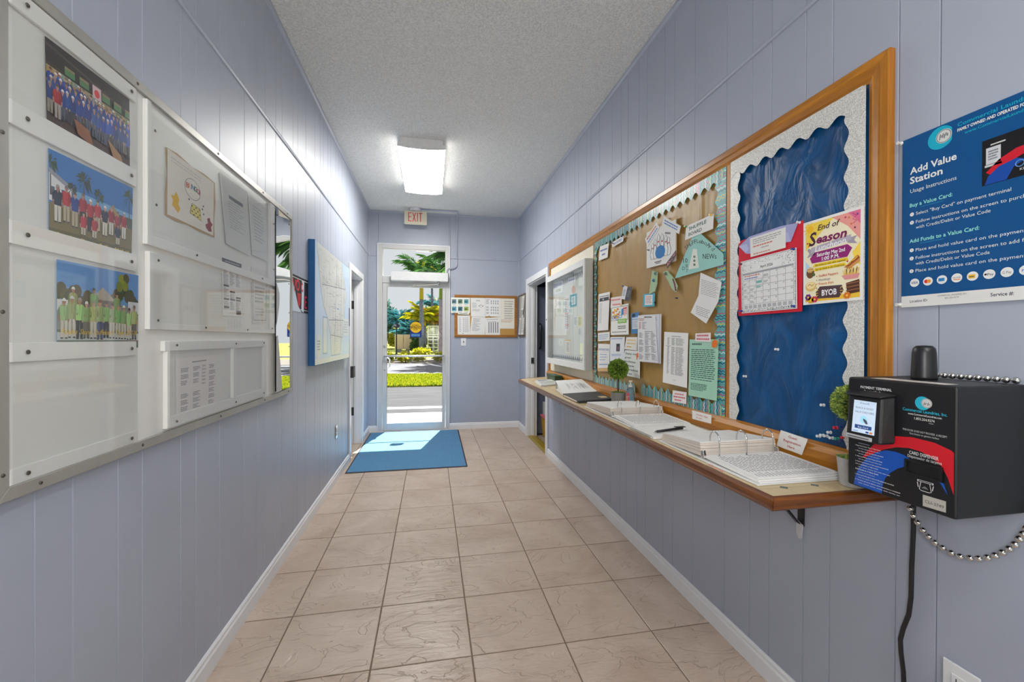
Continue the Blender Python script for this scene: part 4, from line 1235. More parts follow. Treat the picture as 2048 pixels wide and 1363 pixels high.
rail('frame_stile', YA, YA + 0.062, ZB, ZT, WOODZ, hor=False, mitre=(0, 1.0))
rail('frame_stile', YB - 0.035, YB, ZB, 2.052, WOODZ, hor=False)
B('divider', WOODZ, bd, W - 0.018, 1.594, 0.962, W - 0.0065, 1.62, 2.052, bevel=0.003)
B('divider', WOODZ, bd, W - 0.014, 3.135, 0.962, W - 0.0065, 3.165, 2.052, bevel=0.003)
# thick rounded ledge rail along the bottom
F = on_wall('R')
prof = [(0.001, ZB), (0.04, ZB), (0.044, ZB + 0.02), (0.042, ZB + 0.045), (0.032, ZB + 0.062), (0.018, ZB + 0.068), (0.001, ZB + 0.068)]
n = len(prof)
M().add([F(YA, z, p) for p, z in prof] + [F(YB, z, p) for p, z in prof], [tuple(range(n)), tuple(range(2 * n - 1, n - 1, -1))] + [(i, (i + 1) % n, (i + 1) % n + n, i + n) for i in range(n)]).build('ledge_rail', WOODY, bd)

# covering sheets with real creases
def cloth(name, a0, a1, z0, z1, mat, amp, fn, na=40, nz=40, o=0.0075):
    F = on_wall('R')
    m = M()
    m.add([F(a0 + (a1 - a0) * i / na, z0 + (z1 - z0) * j / nz, o + amp * fn(i / na * (a1 - a0), j / nz * (z1 - z0)) * min(1, 6 * min(i / na, 1 - i / na, j / nz, 1 - j / nz))) for j in range(nz + 1) for i in range(na + 1)],
          [(j * (na + 1) + i, j * (na + 1) + i + 1, (j + 1) * (na + 1) + i + 1, (j + 1) * (na + 1) + i) for j in range(nz) for i in range(na)])
    return m.build(name, mat, bd, smooth=True, fix=False)
from mathutils import noise as mn
KRAFT = paint('kraft_paper', (168, 132, 70), 0.42, var=0.06, nscale=4, bmp=0.3, bscale=7, bd=0.012)
def fk(a, z):
    q = a + 0.05 * mn.noise((a * 3, z * 3, 4.0))
    rd = max(0.0, 1 - 5 * abs(mn.noise((q * 7.0, z * 1.1, 2.7))))
    return 0.35 + 0.35 * mn.noise((q * 15.0, z * 1.8, 1.3)) + 0.15 * mn.noise((a * 34, z * 4, 7.1)) + 0.45 * rd * (0.5 + mn.noise((a * 2, z * 3, 8.8)))
cloth('kraft_cover', 1.612, 2.40, 0.955, 2.055, KRAFT, 0.0125, fk, 110, 60)
cloth('kraft_cover', 2.385, 3.145, 0.955, 2.055, KRAFT, 0.0115, lambda a, z: fk(a + 3, z) + 0.1, 110, 60, o=0.0068)
def fabric():
    m, nt, bs = nmat('blue_plastic_cloth')
    v = pos(nt, (1, 5, 3))
    n = noise(nt, 2.2, 3, v, 0.5, 0.8)
    link(nt, ramp(nt, n.outputs['Fac'], [(0.3, lin((0, 58, 104))), (0.7, lin((0, 82, 138)))]), bs.inputs['Base Color'])
    bs.inputs['Roughness'].default_value = 0.4
    bs.inputs['Specular IOR Level'].default_value = 0.4
    bump(nt, bs, n.outputs['Fac'], 0.35, 0.04)
    return m
def ff(a, z):
    q = a * 0.8 + 0.35 * math.sin(z * 4) + 0.25 * mn.noise((a * 2, z * 2, 3))
    return 0.35 + 0.42 * math.sin(q * 26) * (0.4 + 0.6 * abs(mn.noise((a * 3, z * 1.5, 9)))) + 0.5 * mn.noise((a * 8 + z * 5, z * 5 - a * 3, 2.2)) + 0.25 * mn.noise((a * 20, z * 7, 5))
cloth('blue_cover', 1.0, 1.596, 0.955, 2.06, fabric(), 0.0078, ff, 60, 80, o=0.0085)

# scalloped borders
def scallop(name, p0, p1, wid, side, pitch, depth, draw, o, mat, base, seed):
    """strip from p0 to p1 (wall metres); its wavy edge lies on the given side (+1 left of the run)"""
    L = math.hypot(p1[0] - p0[0], p1[1] - p0[1])
    ux, uy = (p1[0] - p0[0]) / L, (p1[1] - p0[1]) / L
    nx_, ny_ = -uy * side, ux * side
    k = max(8, int(L / pitch * 10))
    edge = [(L * i / k, wid - depth * (0.5 + 0.5 * math.cos(2 * math.pi * L * i / k / pitch)) ** 0.8) for i in range(k + 1)]
    m = 1000.0
    S = Sheet(L * m, wid * m, base, outline=[(0, 0)] + [(L * m, 0)] + [(a * m, b * m) for a, b in reversed(edge)])
    if draw: draw(S, L * m, wid * m, [(a * m, b * m) for a, b in edge], random.Random(seed))
    q = lambda a, b: (p0[0] + ux * a + nx_ * b, p0[1] + uy * a + ny_ * b)
    return lay(S, name, 'R', [q(0, wid), q(L, wid), q(L, 0), q(0, 0)], o, parent=bd, mat=mat, thick=0.0008)
PAL = [(224, 192, 50), (206, 50, 110), (26, 66, 104), (226, 232, 224), (206, 60, 90), (120, 150, 150), (22, 60, 96)]
def waves(S, L, w, edge, r):
    x = 6.0
    i = 0
    while x < L - 6:
        c = PAL[i % len(PAL)] if r.random() < 0.85 else r.choice(PAL)
        lim = min(b for a, b in edge if abs(a - x) < 6)
        S.stroke([(x + 3.2 * math.sin(t * 1.6 + i), lim * 0.98 * t / 9) for t in range(10)], 4.2, c, 1)
        x += 11.5
        i += 1
TEAL = (86, 178, 178)
G = 0.018
scallop('border_strip', (1.622, 0.96), (1.622, 2.05), 0.074, -1, 0.066, 0.022, waves, G, PHOTO, TEAL, 1)
scallop('border_strip', (3.13, 0.96), (3.13, 2.05), 0.06, 1, 0.066, 0.022, waves, G, PHOTO, TEAL, 2)
scallop('border_strip', (1.64, 2.05), (3.12, 2.05), 0.066, -1, 0.066, 0.024, waves, G + 0.001, PHOTO, TEAL, 3)
scallop('border_strip', (1.64, 0.957), (2.36, 0.957), 0.078, 1, 0.066, 0.026, waves, G + 0.002, PHOTO, TEAL, 4)
scallop('border_strip', (2.44, 0.957), (3.12, 0.957), 0.07, 1, 0.06, 0.024, waves, G + 0.002, PHOTO, TEAL, 5)
def glitter():
    m, nt, bs = nmat('glitter_card')
    v = nt.nodes.new('ShaderNodeTexVoronoi')
    v.inputs['Scale'].default_value = 420
    link(nt, pos(nt), v.inputs['Vector'])
    sp = nt.nodes.new('ShaderNodeSeparateColor')
    link(nt, v.outputs['Color'], sp.inputs[0])
    link(nt, ramp(nt, sp.outputs[0], [(0.2, lin((196, 194, 188))), (0.9, lin((240, 238, 232)))]), bs.inputs['Base Color'])
    bs.inputs['Roughness'].default_value = 0.35
    bs.inputs['Metallic'].default_value = 0.15
    bump(nt, bs, sp.outputs[1], 0.2, 0.003)
    return m
GLIT = glitter()
def scallop_mesh(p0, p1, wid, side, pitch, depth, o):
    L = math.hypot(p1[0] - p0[0], p1[1] - p0[1])
    ux, uy = (p1[0] - p0[0]) / L, (p1[1] - p0[1]) / L
    nx_, ny_ = -uy * side, ux * side
    k = int(L / pitch * 10)
    q = lambda a, b: (W - o, p0[0] + ux * a + nx_ * b, p0[1] + uy * a + ny_ * b)
    pts = [q(0, 0), q(L, 0)] + [q(L * i / k, wid - depth * (0.5 + 0.5 * math.cos(2 * math.pi * L * i / k / pitch)) ** 0.85) for i in range(k, -1, -1)]
    M().prism(pts, (-0.0009, 0, 0)).build('glitter_border', GLIT, bd)
scallop_mesh((1.022, 0.965), (1.022, 2.05), 0.066, -1, 0.088, 0.016, 0.020)
scallop_mesh((1.592, 0.965), (1.592, 2.05), 0.058, 1, 0.088, 0.016, 0.020)
scallop_mesh((1.03, 2.052), (1.588, 2.052), 0.072, -1, 0.075, 0.02, 0.0215)

# ---------------------------------------------------------------- papers on the kraft cover
PO = 0.0235
def rp(S, px, name, label, cat='paper', off=PO, group='papers on the kraft bulletin panel', **kw):
    return lay(S, name, 'R', px, off, label, cat, group=group, **kw)
BLU, GRN, REDT, GRY = (62, 104, 176), (40, 92, 78), (206, 70, 76), (110, 110, 114)
S = Sheet(60, 70, Wp); S.greek(6, 38, 54, 52, 1, (96, 118, 170), dens=0.6); S.greek(20, 16, 42, 30, 1, (96, 118, 170), dens=0.6)
rp(S, [(3.0032, 1.9984), (2.8406, 1.9873), (2.8614, 1.8892), (3.0262, 1.8955)], 'notice_card', 'small white card lettered in blue at the top left corner of the kraft panel')
S = Sheet(90, 30, Wp); S.text('VOLUNTEERS', 45, 9, 12, BLU, w=72, align='C')
rp(S, [(2.7885, 1.9793), (2.6067, 1.9862), (2.6085, 1.9492), (2.7806, 1.9442)], 'notice_card', 'white strip lettered in blue pinned under the teal top border')
# bowling group
S = Sheet(100, 130, (206, 172, 124))
rp(S, [(2.2914, 1.9452), (1.9897, 1.9390), (1.9877, 1.7107), (2.2891, 1.7184)], 'backing_card', 'tan backing card behind the bowling sheet', off=0.0228)
S = Sheet(100, 130, Wp)
for i, (x, h) in enumerate(((22, 58), (78, 58), (32, 70), (69, 68), (44, 82), (57, 78))):
    p_ = [(x - 4.5, 26), (x - 7.5, 26 + h * 0.3), (x - 3, 26 + h * 0.66), (x - 4.6, 26 + h * 0.86), (x, 26 + h), (x + 4.6, 26 + h * 0.86), (x + 3, 26 + h * 0.66), (x + 7.5, 26 + h * 0.3), (x + 4.5, 26)]
    S.poly(p_, (238, 238, 236), 1 + 0.5 * i)
    S.stroke(p_ + p_[:1], 1.3, (54, 54, 58), 1.2 + 0.5 * i)
    S.rect(x - 3, 26 + h * 0.64, x + 3, 26 + h * 0.69, (206, 60, 70), 1.3 + 0.5 * i)
S.circ(50, 44, 17, (44, 122, 190), 4.5, ry=22, n=24); S.rect(30, 12, 54, 15, (90, 70, 70), 1); S.rect(34, 7, 50, 10, (120, 120, 120), 1); S.poly([(66, 104), (84, 96), (84, 90), (66, 98)], (130, 130, 132), 1)
rp(S, [(2.2978, 1.9291), (1.9964, 1.9252), (1.9944, 1.7066), (2.2957, 1.7180)], 'bowling_sheet', 'white sheet with a drawing of bowling pins and a blue ball', off=0.0242)
S = Sheet(60, 30, Wp); S.greek(6, 16, 54, 26, 1, (200, 96, 90)); S.greek(6, 4, 54, 14, 1, (100, 140, 200))
rp(S, [(2.3134, 1.8964), (2.1853, 1.9577), (2.1473, 1.9240), (2.2822, 1.8417)], 'notice_slip', 'white slip slanting across the left side of the bowling sheet', off=0.0262)
S = Sheet(70, 30, Wp); S.greek(6, 6, 62, 24, 2, (80, 124, 190))
rp(S, [(2.1078, 1.9710), (1.9462, 1.8767), (1.9622, 1.8395), (2.1267, 1.9291)], 'notice_slip', 'white slip slanting over the top right of the bowling sheet', off=0.0262)
S = Sheet(90, 26, (44, 38, 38)); S.text('BOWLING', 45, 6, 14, (226, 140, 150), w=78, align='C', bold=0.03)
rp(S, [(2.0800, 1.7110), (1.9897, 1.7626), (1.9745, 1.7376), (2.0562, 1.6775)], 'lettered_tag', 'dark tag with pink BOWLING letters at the foot of the bowling sheet', off=(0.0265, 0.0265, 0.034, 0.034))
S = Sheet(110, 56, (238, 237, 233)); S.text('SHUFFLE', 14, 33, 13, GRN, w=70, bold=0.012); S.text('BOARD', 14, 10, 13, GRN, w=54, bold=0.012)
rp(S, [(1.9010, 1.8627), (1.6913, 1.8658), (1.6955, 1.7985), (1.9084, 1.7960)], 'lettered_card', 'white card lettered SHUFFLE BOARD in green capitals', off=(0.0262, 0.0262, 0.027, 0.027))
S = Sheet(100, 92, (156, 208, 200), outline=[(0, 0), (100, 28), (100, 50), (57, 92), (42, 88)])
for i, ch in enumerate('SHuFFLeboArd'):
    S.text(ch, 27 + i * 4.6, 48 + 24 * math.sin(math.pi * (i + 2) / 15) , 8, [(70, 80, 80), (50, 60, 60), (110, 110, 90)][i % 3], rot=0.6 - i * 0.11)
S.poly([(32, 18), (54, 22), (50, 60), (42, 60)], (226, 230, 218), 1)
for y in (28, 36, 44): S.circ(45, y, 2.6, (110, 130, 120), 2, n=8)
S.text('NEWs', 62, 40, 10, (60, 74, 72), w=26)
S.text('10', 20, 32, 9, (60, 70, 70)); S.text('8', 26, 22, 7, (90, 110, 80)); S.text('7', 27, 13, 6, (90, 110, 100)); S.text('D', 18, 17, 7, (80, 110, 104))
F_tri = [(2.0031, 1.8541), (1.6290, 1.7627), (1.6273, 1.5659), (2.0010, 1.6179)]
rp(S, F_tri, 'triangle_poster', 'aqua triangle with hand lettered shuffleboard news', 'poster', off=0.0248)
S = Sheet(100, 120, Wp, outline=[(0, 26), (56, 0), (92, 52), (100, 98), (30, 120), (26, 66)])
S.greek(34, 70, 92, 106, 9, (130, 128, 126), dens=0.25, slope=-0.22, seed=12); S.greek(20, 22, 70, 44, 5, (140, 138, 136), dens=0.3, slope=-0.25, seed=13)
rp(S, [(1.8533, 1.6260), (1.6372, 1.5930), (1.6353, 1.3700), (1.8511, 1.3774)], 'handwritten_letter', 'handwritten two page letter pinned crooked near the right teal border', off=(0.0235, 0.024, 0.034, 0.034))
# two pale green flip-flop cut-outs with beads
GF = paint('green_foam', (168, 196, 158), 0.7)
def cutout(pts, label, beads, strap):
    t = thing('foam_cutout', label, 'decoration', (W - 0.025, sum(p[0] for p in pts) / len(pts), min(p[1] for p in pts)))
    M().prism([(W - 0.024, a, b) for a, b in pts], (-0.006, 0, 0)).build('sole', GF, t, bevel=0.001)
    for a, b, c in beads:
        M().lathe((W - 0.030, a, b), [(0.009, 0), (0.009, 0.004), (0.005, 0.009)], 10, (-1, 0, 0)).build('bead', paint('bead_%d' % c[0], c, 0.25), t)
    if strap:
        M().tube([(W - 0.031, a, b) for a, b in strap], 0.004, 6).build('strap', paint('strap_plum', (128, 44, 84), 0.5), t, smooth=True)
cutout([(2.2244, 1.6935), (2.1699, 1.6765), (2.1746, 1.6155), (2.1957, 1.5729), (2.2569, 1.5622), (2.2406, 1.6355)], 'pale green foam cut-out with two blue buttons hanging under the bowling sheet', [(q[0], q[1], c) for q, c in zip([(2.1834, 1.6714), (2.2021, 1.6344)], ((100, 130, 140), (60, 110, 140)))], None)
cutout([(2.1076, 1.6669), (2.0680, 1.6689), (2.0058, 1.6199), (1.9735, 1.5742), (1.9868, 1.5448), (2.0193, 1.5640), (2.0577, 1.6112)], 'pale green foam cut-out with a plum strap beside the buttoned one', [(q[0], q[1], c) for q, c in zip([(2.0775, 1.6540)], ((110, 116, 108),))], [(q[0], q[1]) for q in [(2.0100, 1.6151), (1.9959, 1.5924), (1.9866, 1.5705), (1.9819, 1.5518)]])
S = Sheet(60, 60, (84, 180, 206)); S.rect(10, 8, 50, 54, (236, 234, 232), 1); S.greek(14, 14, 46, 50, 5, (200, 150, 140), l=2)
rp(S, [(2.3356, 1.5703), (2.2031, 1.5629), (2.2067, 1.4879), (2.3379, 1.4949)], 'framed_note', 'small note with a bright blue border below the green foam cut-outs')
S = Sheet(30, 80, (226, 228, 232)); S.greek(6, 20, 24, 60, 5, (120, 130, 150))
rp(S, [(2.5960, 1.6546), (2.5408, 1.6397), (2.5701, 1.5593), (2.6219, 1.5680)], 'hanging_tag', 'white tag hanging above the colourful carnival flyer', off=(0.025, 0.025, 0.03, 0.03))
S = Sheet(30, 80, (72, 76, 84)); S.greek(6, 20, 24, 60, 4, (120, 130, 120))
rp(S, [(2.5379, 1.6329), (2.4770, 1.6340), (2.4795, 1.5470), (2.5613, 1.5478)], 'hanging_tag', 'dark grey tag hanging beside the white tag', off=(0.026, 0.026, 0.034, 0.034))
S = Sheet(60, 150, Wp); S.rect(4, 136, 56, 139, GRY, 1); S.rect(6, 118, 56, 132, (76, 76, 80), 1); S.circ(27, 125, 4, (190, 190, 190), 2); S.greek(8, 30, 22, 112, 16, (190, 190, 192))
rp(S, [(3.0224, 1.6408), (2.8179, 1.6376), (2.8460, 1.3653), (3.0418, 1.3630)], 'form_sheet', 'tall white form with a black title bar at the left of the kraft panel')
S = Sheet(60, 50, (236, 226, 222)); S.greek(6, 30, 54, 44, 1, (224, 130, 130)); S.greek(12, 8, 54, 22, 1, (224, 130, 130))
rp(S, [(2.7987, 1.5931), (2.6294, 1.5884), (2.6256, 1.5134), (2.8081, 1.5195)], 'notice_card', 'white card with pink lettering above the carnival flyer')
S = Sheet(100, 160, (240, 238, 232)); S.frame(4, 78, 97, 152, 1.8, (50, 50, 54), 1)
rc = random.Random(8)
for i in range(26):
    S.circ(rc.uniform(12, 54), rc.uniform(92, 142), rc.uniform(3, 6.5), rc.choice([(238, 190, 50), (240, 200, 70), (226, 160, 50), (80, 150, 200), (220, 110, 60)]), 2 + 0.02 * i, n=9)
for x, y, q in ((16, 96, 8), (36, 92, 9), (56, 98, 8)): S.ring(x, y, q, 3, (62, 140, 200), 3)
S.poly([(62, 102), (74, 106), (74, 142), (62, 136)], (70, 140, 190), 2); S.poly([(74, 100), (92, 104), (92, 146), (74, 142)], (226, 110, 110), 2)
for k_ in range(4): S.rect(75, 104 + k_ * 8, 91, 108 + k_ * 8, (240, 226, 220), 3)
S.rect(42, 62, 90, 84, (130, 190, 66), 4); S.greek(46, 66, 86, 80, 2, (240, 244, 220), l=5); S.greek(42, 30, 86, 50, 2, (90, 90, 94)); S.greek(8, 12, 90, 20, 1, (120, 120, 124))
rp(S, [(2.7946, 1.5299), (2.5269, 1.5307), (2.5220, 1.3304), (2.7958, 1.3286)], 'carnival_flyer', 'white flyer with a yellow and blue cartoon-coloured carnival picture', 'flyer', off=0.025)
S = Sheet(40, 100, (70, 132, 182)); S.circ(14, 88, 9, (36, 44, 60), 1); S.rect(6, 68, 38, 78, (196, 214, 226), 1); S.rect(6, 22, 36, 66, (218, 224, 228), 1); S.greek(8, 28, 34, 62, 6, (160, 176, 190), l=2)
rp(S, [(2.4945, 1.4632), (2.3892, 1.4678), (2.3917, 1.3350), (2.4891, 1.3361)], 'brochure', 'narrow blue brochure left of the thick newsletter', 'brochure')
for k_ in range(3):
    S = Sheet(100, 200, [(222, 222, 226), (212, 214, 222), (228, 228, 230)][k_])
    if k_ == 2:
        S.greek(38, 188, 82, 196, 1, (60, 60, 64), dens=0.6); S.greek(4, 176, 40, 188, 3, (190, 120, 100)); S.greek(6, 140, 20, 172, 9, (200, 120, 110)); S.greek(26, 140, 52, 172, 9, (140, 140, 144), fill=0.7)
        for j in range(4):
            S.greek(40, 128 - j * 32, 84, 132 - j * 32, 1, (110, 110, 114))
            for i in range(3): S.greek(8 + i * 32, 102 - j * 31, 34 + i * 32, 126 - j * 31, 7, (134, 134, 138), fill=0.75, seed=i + j * 5)
    else: S.greek(10, 30, 92, 190, 20, (176, 176, 184), fill=0.8, seed=k_)
    x0, x1 = 1273.9 + 7 * (2 - k_), 1320.8 - (2 - k_) * -1.0 - (6 if k_ == 2 else 0)
    q = [[(2.3578, 1.4473), (2.1310, 1.4402), (2.1233, 1.1661), (2.3426, 1.1652)], [(2.3708, 1.4462), (2.1467, 1.4397), (2.1337, 1.1683), (2.3555, 1.1661)], [(2.3910, 1.4460), (2.1896, 1.4364), (2.1390, 1.1708), (2.3736, 1.1670)]][k_]
    rp(S, q, 'newsletter_page', ['rear page of the thick newsletter pinned to the kraft panel', 'middle page of the thick newsletter pinned to the kraft panel', 'front page of the thick newsletter with columns of names'][k_], off=[(0.024, 0.024, 0.030, 0.030), (0.026, 0.026, 0.034, 0.034), (0.028, 0.028, 0.038, 0.04)][k_], group='newsletter pages')
S = Sheet(60, 36, Wp); S.greek(6, 6, 54, 30, 3, (110, 140, 190), dens=0.3)
rp(S, [(3.0347, 1.3465), (2.8199, 1.3523), (2.8192, 1.2897), (3.0340, 1.2840)], 'notice_slip', 'small slip with blue lines under the tall black-headed form')
S = Sheet(60, 100, (214, 176, 124))
rp(S, [(3.0497, 1.2149), (2.8321, 1.2173), (2.8479, 1.0677), (3.0430, 1.0546)], 'backing_card', 'tan card showing below the INFORMATION sheet', off=0.0228)
S = Sheet(60, 100, Wp); S.text('INFORMATION', 30, 72, 9, (90, 120, 176), w=52, align='C'); S.greek(10, 30, 46, 62, 3, (150, 166, 196), dens=0.3); S.greek(6, 10, 54, 20, 1, (120, 150, 200), dens=0.4); S.rect(0, 66, 60, 67, (206, 206, 206), 1)
rp(S, [(3.0291, 1.2661), (2.8131, 1.2641), (2.8225, 1.0971), (3.0270, 1.0805)], 'information_sheet', 'white sheet headed INFORMATION at the lower left of the kraft panel', off=0.0238)
S = Sheet(80, 110, (232, 234, 238)); S.greek(6, 100, 70, 106, 1, (90, 110, 170)); S.rect(36, 50, 56, 82, (50, 54, 64), 1); S.rect(42, 54, 50, 70, (130, 90, 100), 2); S.greek(8, 30, 64, 40, 2, (130, 160, 200))
rp(S, [(2.8052, 1.3145), (2.5793, 1.3155), (2.5899, 1.1419), (2.8117, 1.1291)], 'photo_notice', 'pale notice with a small dark photo beside the INFORMATION sheet', off=0.0238)
S = Sheet(70, 90, (236, 232, 224)); S.greek(10, 62, 62, 76, 1, (230, 190, 110)); S.greek(10, 38, 62, 52, 1, (230, 190, 110)); S.greek(12, 14, 40, 28, 1, (226, 180, 80))
rp(S, [(2.5554, 1.3138), (2.4049, 1.3133), (2.4105, 1.2300), (2.5821, 1.2354)], 'notice_card', 'cream card with yellow lettering above the green lettered facilities sign', off=0.0246)
S = Sheet(90, 150, (238, 238, 234))
for i, t_ in enumerate(('Enjoy our', 'great', 'facilities', 'we have', 'at Paradise', 'Shores')):
    S.text(t_, 8 if i != 2 else 8, 126 - i * 23, 11, GRN, w=[68, 34, 60, 54, 74, 48][i], bold=0.012)
rp(S, [(2.5737, 1.2293), (2.3715, 1.2275), (2.3742, 1.0612), (2.6496, 1.0644)], 'facilities_sign', 'white sign with green lettering about enjoying the facilities', 'sign', off=0.0236)
S = Sheet(14, 40, (232, 112, 40)); rp(S, [(2.3896, 1.2117), (2.3674, 1.2186), (2.3639, 1.1763), (2.3860, 1.1752)], 'orange_tab', 'orange tab at the edge of the thick newsletter', off=0.039)
S = Sheet(60, 60, (228, 228, 232)); S.greek(8, 10, 52, 50, 4, (150, 160, 190))
rp(S, [(2.8211, 1.1072), (2.6818, 1.1162), (2.6967, 1.0400), (2.8118, 1.0402)], 'notice_card', 'small pale card half hidden by the far topiary', off=0.0232)
S = Sheet(100, 210, (240, 238, 234)); S.greek(34, 192, 72, 196, 1, GRY); 
for k_, (x, w_) in enumerate(((16, 10), (34, 16), (52, 14), (64, 22))):
    S.greek(x, 158, x + w_, 188, 8, (150, 158, 150), seed=k_ + 90, fill=0.8); S.greek(x, 40, x + w_, 152, 30, (150, 150, 154), seed=k_ + 95, fill=0.8)
S.greek(8, 152, 32, 155, 1, GRY); S.greek(44, 18, 56, 21, 1, (170, 170, 170))
rp(S, [(2.1004, 1.3413), (1.8817, 1.3320), (1.8863, 1.0601), (2.1033, 1.0662)], 'directory_sheet', 'white directory list hanging left of the mint green sheet', off=(0.024, 0.024, 0.027, 0.03))
S = Sheet(100, 200, (168, 214, 188)); S.greek(10, 178, 46, 188, 1, (84, 116, 106), dens=0.6)
S.greek(8, 66, 92, 168, 15, (66, 98, 92), dens=0.42, fill=0.96, seed=17); S.greek(8, 58, 84, 64, 1, (90, 120, 110)); S.greek(8, 22, 70, 48, 5, (80, 112, 104), fill=0.85, seed=18)
rp(S, [(1.8712, 1.3002), (1.6573, 1.3018), (1.6626, 1.0287), (1.8687, 1.0263)], 'mint_notice', 'mint green sheet covered in small dark capital letters', off=(0.024, 0.024, 0.028, 0.03))
S = Sheet(60, 34, (238, 228, 226)); S.greek(7, 18, 53, 29, 1, (214, 110, 116), dens=0.6); S.greek(6, 4, 56, 15, 1, (214, 110, 116), dens=0.6)
rp(S, [(1.8203, 1.3296), (1.7078, 1.3314), (1.7074, 1.2890), (1.8215, 1.2919)], 'red_lettered_card', 'white card with red lettering over the top of the mint sheet', off=0.0268)
S = Sheet(40, 60, (236, 120, 40), outline=[(0, 8), (16, 0), (30, 6), (38, 26), (36, 52), (20, 60), (6, 52), (0, 30)]); rp(S, [(1.6968, 1.3006), (1.6546, 1.2996), (1.6593, 1.2631), (1.6965, 1.2634)], 'orange_sticker', 'orange sticker at the top right corner of the mint sheet', off=0.029)
S = Sheet(60, 50, (240, 234, 232)); 
S.greek(10, 32, 50, 42, 1, (220, 120, 126), dens=0.5); S.greek(5, 19, 56, 29, 1, (214, 96, 104), dens=0.55); S.greek(10, 6, 40, 16, 1, (220, 110, 116), dens=0.55)
rp(S, [(2.0093, 1.0343), (1.8879, 1.0387), (1.8903, 0.9799), (2.0144, 0.9733)], 'red_lettered_card', 'white card with three red lines overlapping the bottom teal border', off=0.028)
S = Sheet(80, 40, (238, 236, 232)); S.text('Vendor Sign', 18, 23, 7, REDT, w=48); S.text('in List', 18, 9, 7, REDT, w=24)
rp(S, [(1.8157, 0.9625), (1.6734, 0.9637), (1.6748, 0.9254), (1.8134, 0.9218)], 'vendor_card', 'white card with red letters taped to the ledge behind the far binder', off=0.0455, group='cards on the ledge')
S = Sheet(100, 62, (236, 234, 228), outline=[(0, 2), (30, 0), (60, 1), (92, 0), (96, 30), (100, 60), (60, 61), (6, 62)])
for i, (t_, w_) in enumerate((('Guest', 30), ('Registration', 60), ('Here', 26))): S.text(t_, 52, 44 - i * 17, 8.5, (186, 62, 66), w=w_, align='C', bold=0.01)
rp(S, [(1.3011, 0.9790), (1.1836, 0.9739), (1.1977, 0.9122), (1.3124, 0.9178)], 'guest_card', 'white card lettered Guest Registration Here leaning on the ledge', off=0.0455, group='cards on the ledge')

# ---------------------------------------------------------------- right panel: calendar and flyer
S = Sheet(130, 150, (212, 24, 50))
rp(S, [(1.5374, 1.7059), (1.2287, 1.7094), (1.2319, 1.3981), (1.5377, 1.3981)], 'red_card', 'bright red poster card behind the April calendar', 'card', off=0.0228, group='sheets on the blue cloth')
S = Sheet(130, 50, (168, 170, 214), outline=[(0, 20), (26, 36), (98, 48), (130, 50), (118, 6), (98, 8), (26, 0), (18, 2)])
S.poly([(98, 8), (118, 6), (112, 30), (98, 34)], (184, 186, 226), 1); S.poly([(0, 20), (20, 22), (26, 10), (18, 4)], (190, 192, 228), 1)
rp(S, [(1.5339, 1.7457), (1.2483, 1.7060), (1.2529, 1.6379), (1.5345, 1.6448)], 'lilac_envelope', 'lilac tissue envelope behind the note at the top of the red card', 'envelope', off=0.0246, group='sheets on the blue cloth')
S = Sheet(90, 46, (234, 232, 226)); S.greek(8, 28, 82, 42, 3, (150, 150, 152), dens=0.35); S.greek(8, 20, 60, 26, 1, (214, 120, 110)); S.greek(8, 2, 54, 8, 1, (214, 150, 140)); S.greek(30, 14, 50, 18, 1, (150, 150, 152))
rp(S, [(1.4714, 1.7033), (1.2993, 1.7037), (1.2987, 1.6301), (1.4670, 1.6279)], 'typed_note', 'white typed note at the top of the red card above the calendar', off=0.0262, group='sheets on the blue cloth')
S = Sheet(140, 130, (236, 236, 234)); S.frame(2, 2, 138, 128, 0.7, (90, 90, 94), 1)
rd = random.Random(4)
for i in range(260):
    a = rd.uniform(4, 136); b = rd.choice([rd.uniform(100, 126), rd.uniform(3, 8)])
    if b < 10 or not (34 < a < 108 and b < 116): S.circ(a, b, 0.75, (60, 60, 64), 2, n=6)
for i in range(60):
    S.circ(rd.choice([3.5, 136.5]) , rd.uniform(6, 100), 0.7, (80, 80, 84), 2, n=6)
S.rect(32, 100, 106, 115, (238, 238, 236), 2.5); S.text('April 2026', 70, 104, 6, (40, 40, 44), w=32, align='C', l=3, bold=0.01)
S.rect(6, 94, 134, 98, (170, 170, 174), 3)
for i in range(8): S.rect(6 + i * 18.2, 20, 6.5 + i * 18.2, 94, (110, 110, 114), 3)
for j in range(6): S.rect(6, 20 + j * 14.8, 134, 20.5 + j * 14.8, (110, 110, 114), 3)
dn = 1
for j in range(5):
    for i in range(7):
        if j == 0 and i < 3: continue
        if dn > 30: continue
        x, y = 6 + i * 18.2, 94 - j * 14.8
        S.text(str(dn), x + 16.6, y - 4.6, 3, (70, 70, 74), align='R', l=4)
        if rd.random() < 0.6 and i < 4: S.greek(x + 2, y - 12, x + 15, y - 6, 2, (150, 150, 156), l=4, seed=dn, fill=0.7)
        dn += 1
S.greek(10, 88, 54, 92, 1, (206, 120, 110), l=4); S.greek(10, 82, 48, 86, 1, (100, 120, 180), l=4); S.rect(43, 69, 58, 75, (130, 186, 180), 4); S.rect(43, 58, 54, 63, (150, 196, 190), 4)
for i in range(10): S.rect(9 + i * 12.5, 10, 18 + i * 12.5, 18, (186, 186, 190), 3)
rp(S, [(1.5225, 1.6185), (1.2530, 1.6212), (1.2491, 1.4090), (1.5136, 1.4074)], 'calendar_sheet', 'April calendar page with a dotted border on the red card', 'calendar', off=0.0258, group='sheets on the blue cloth')
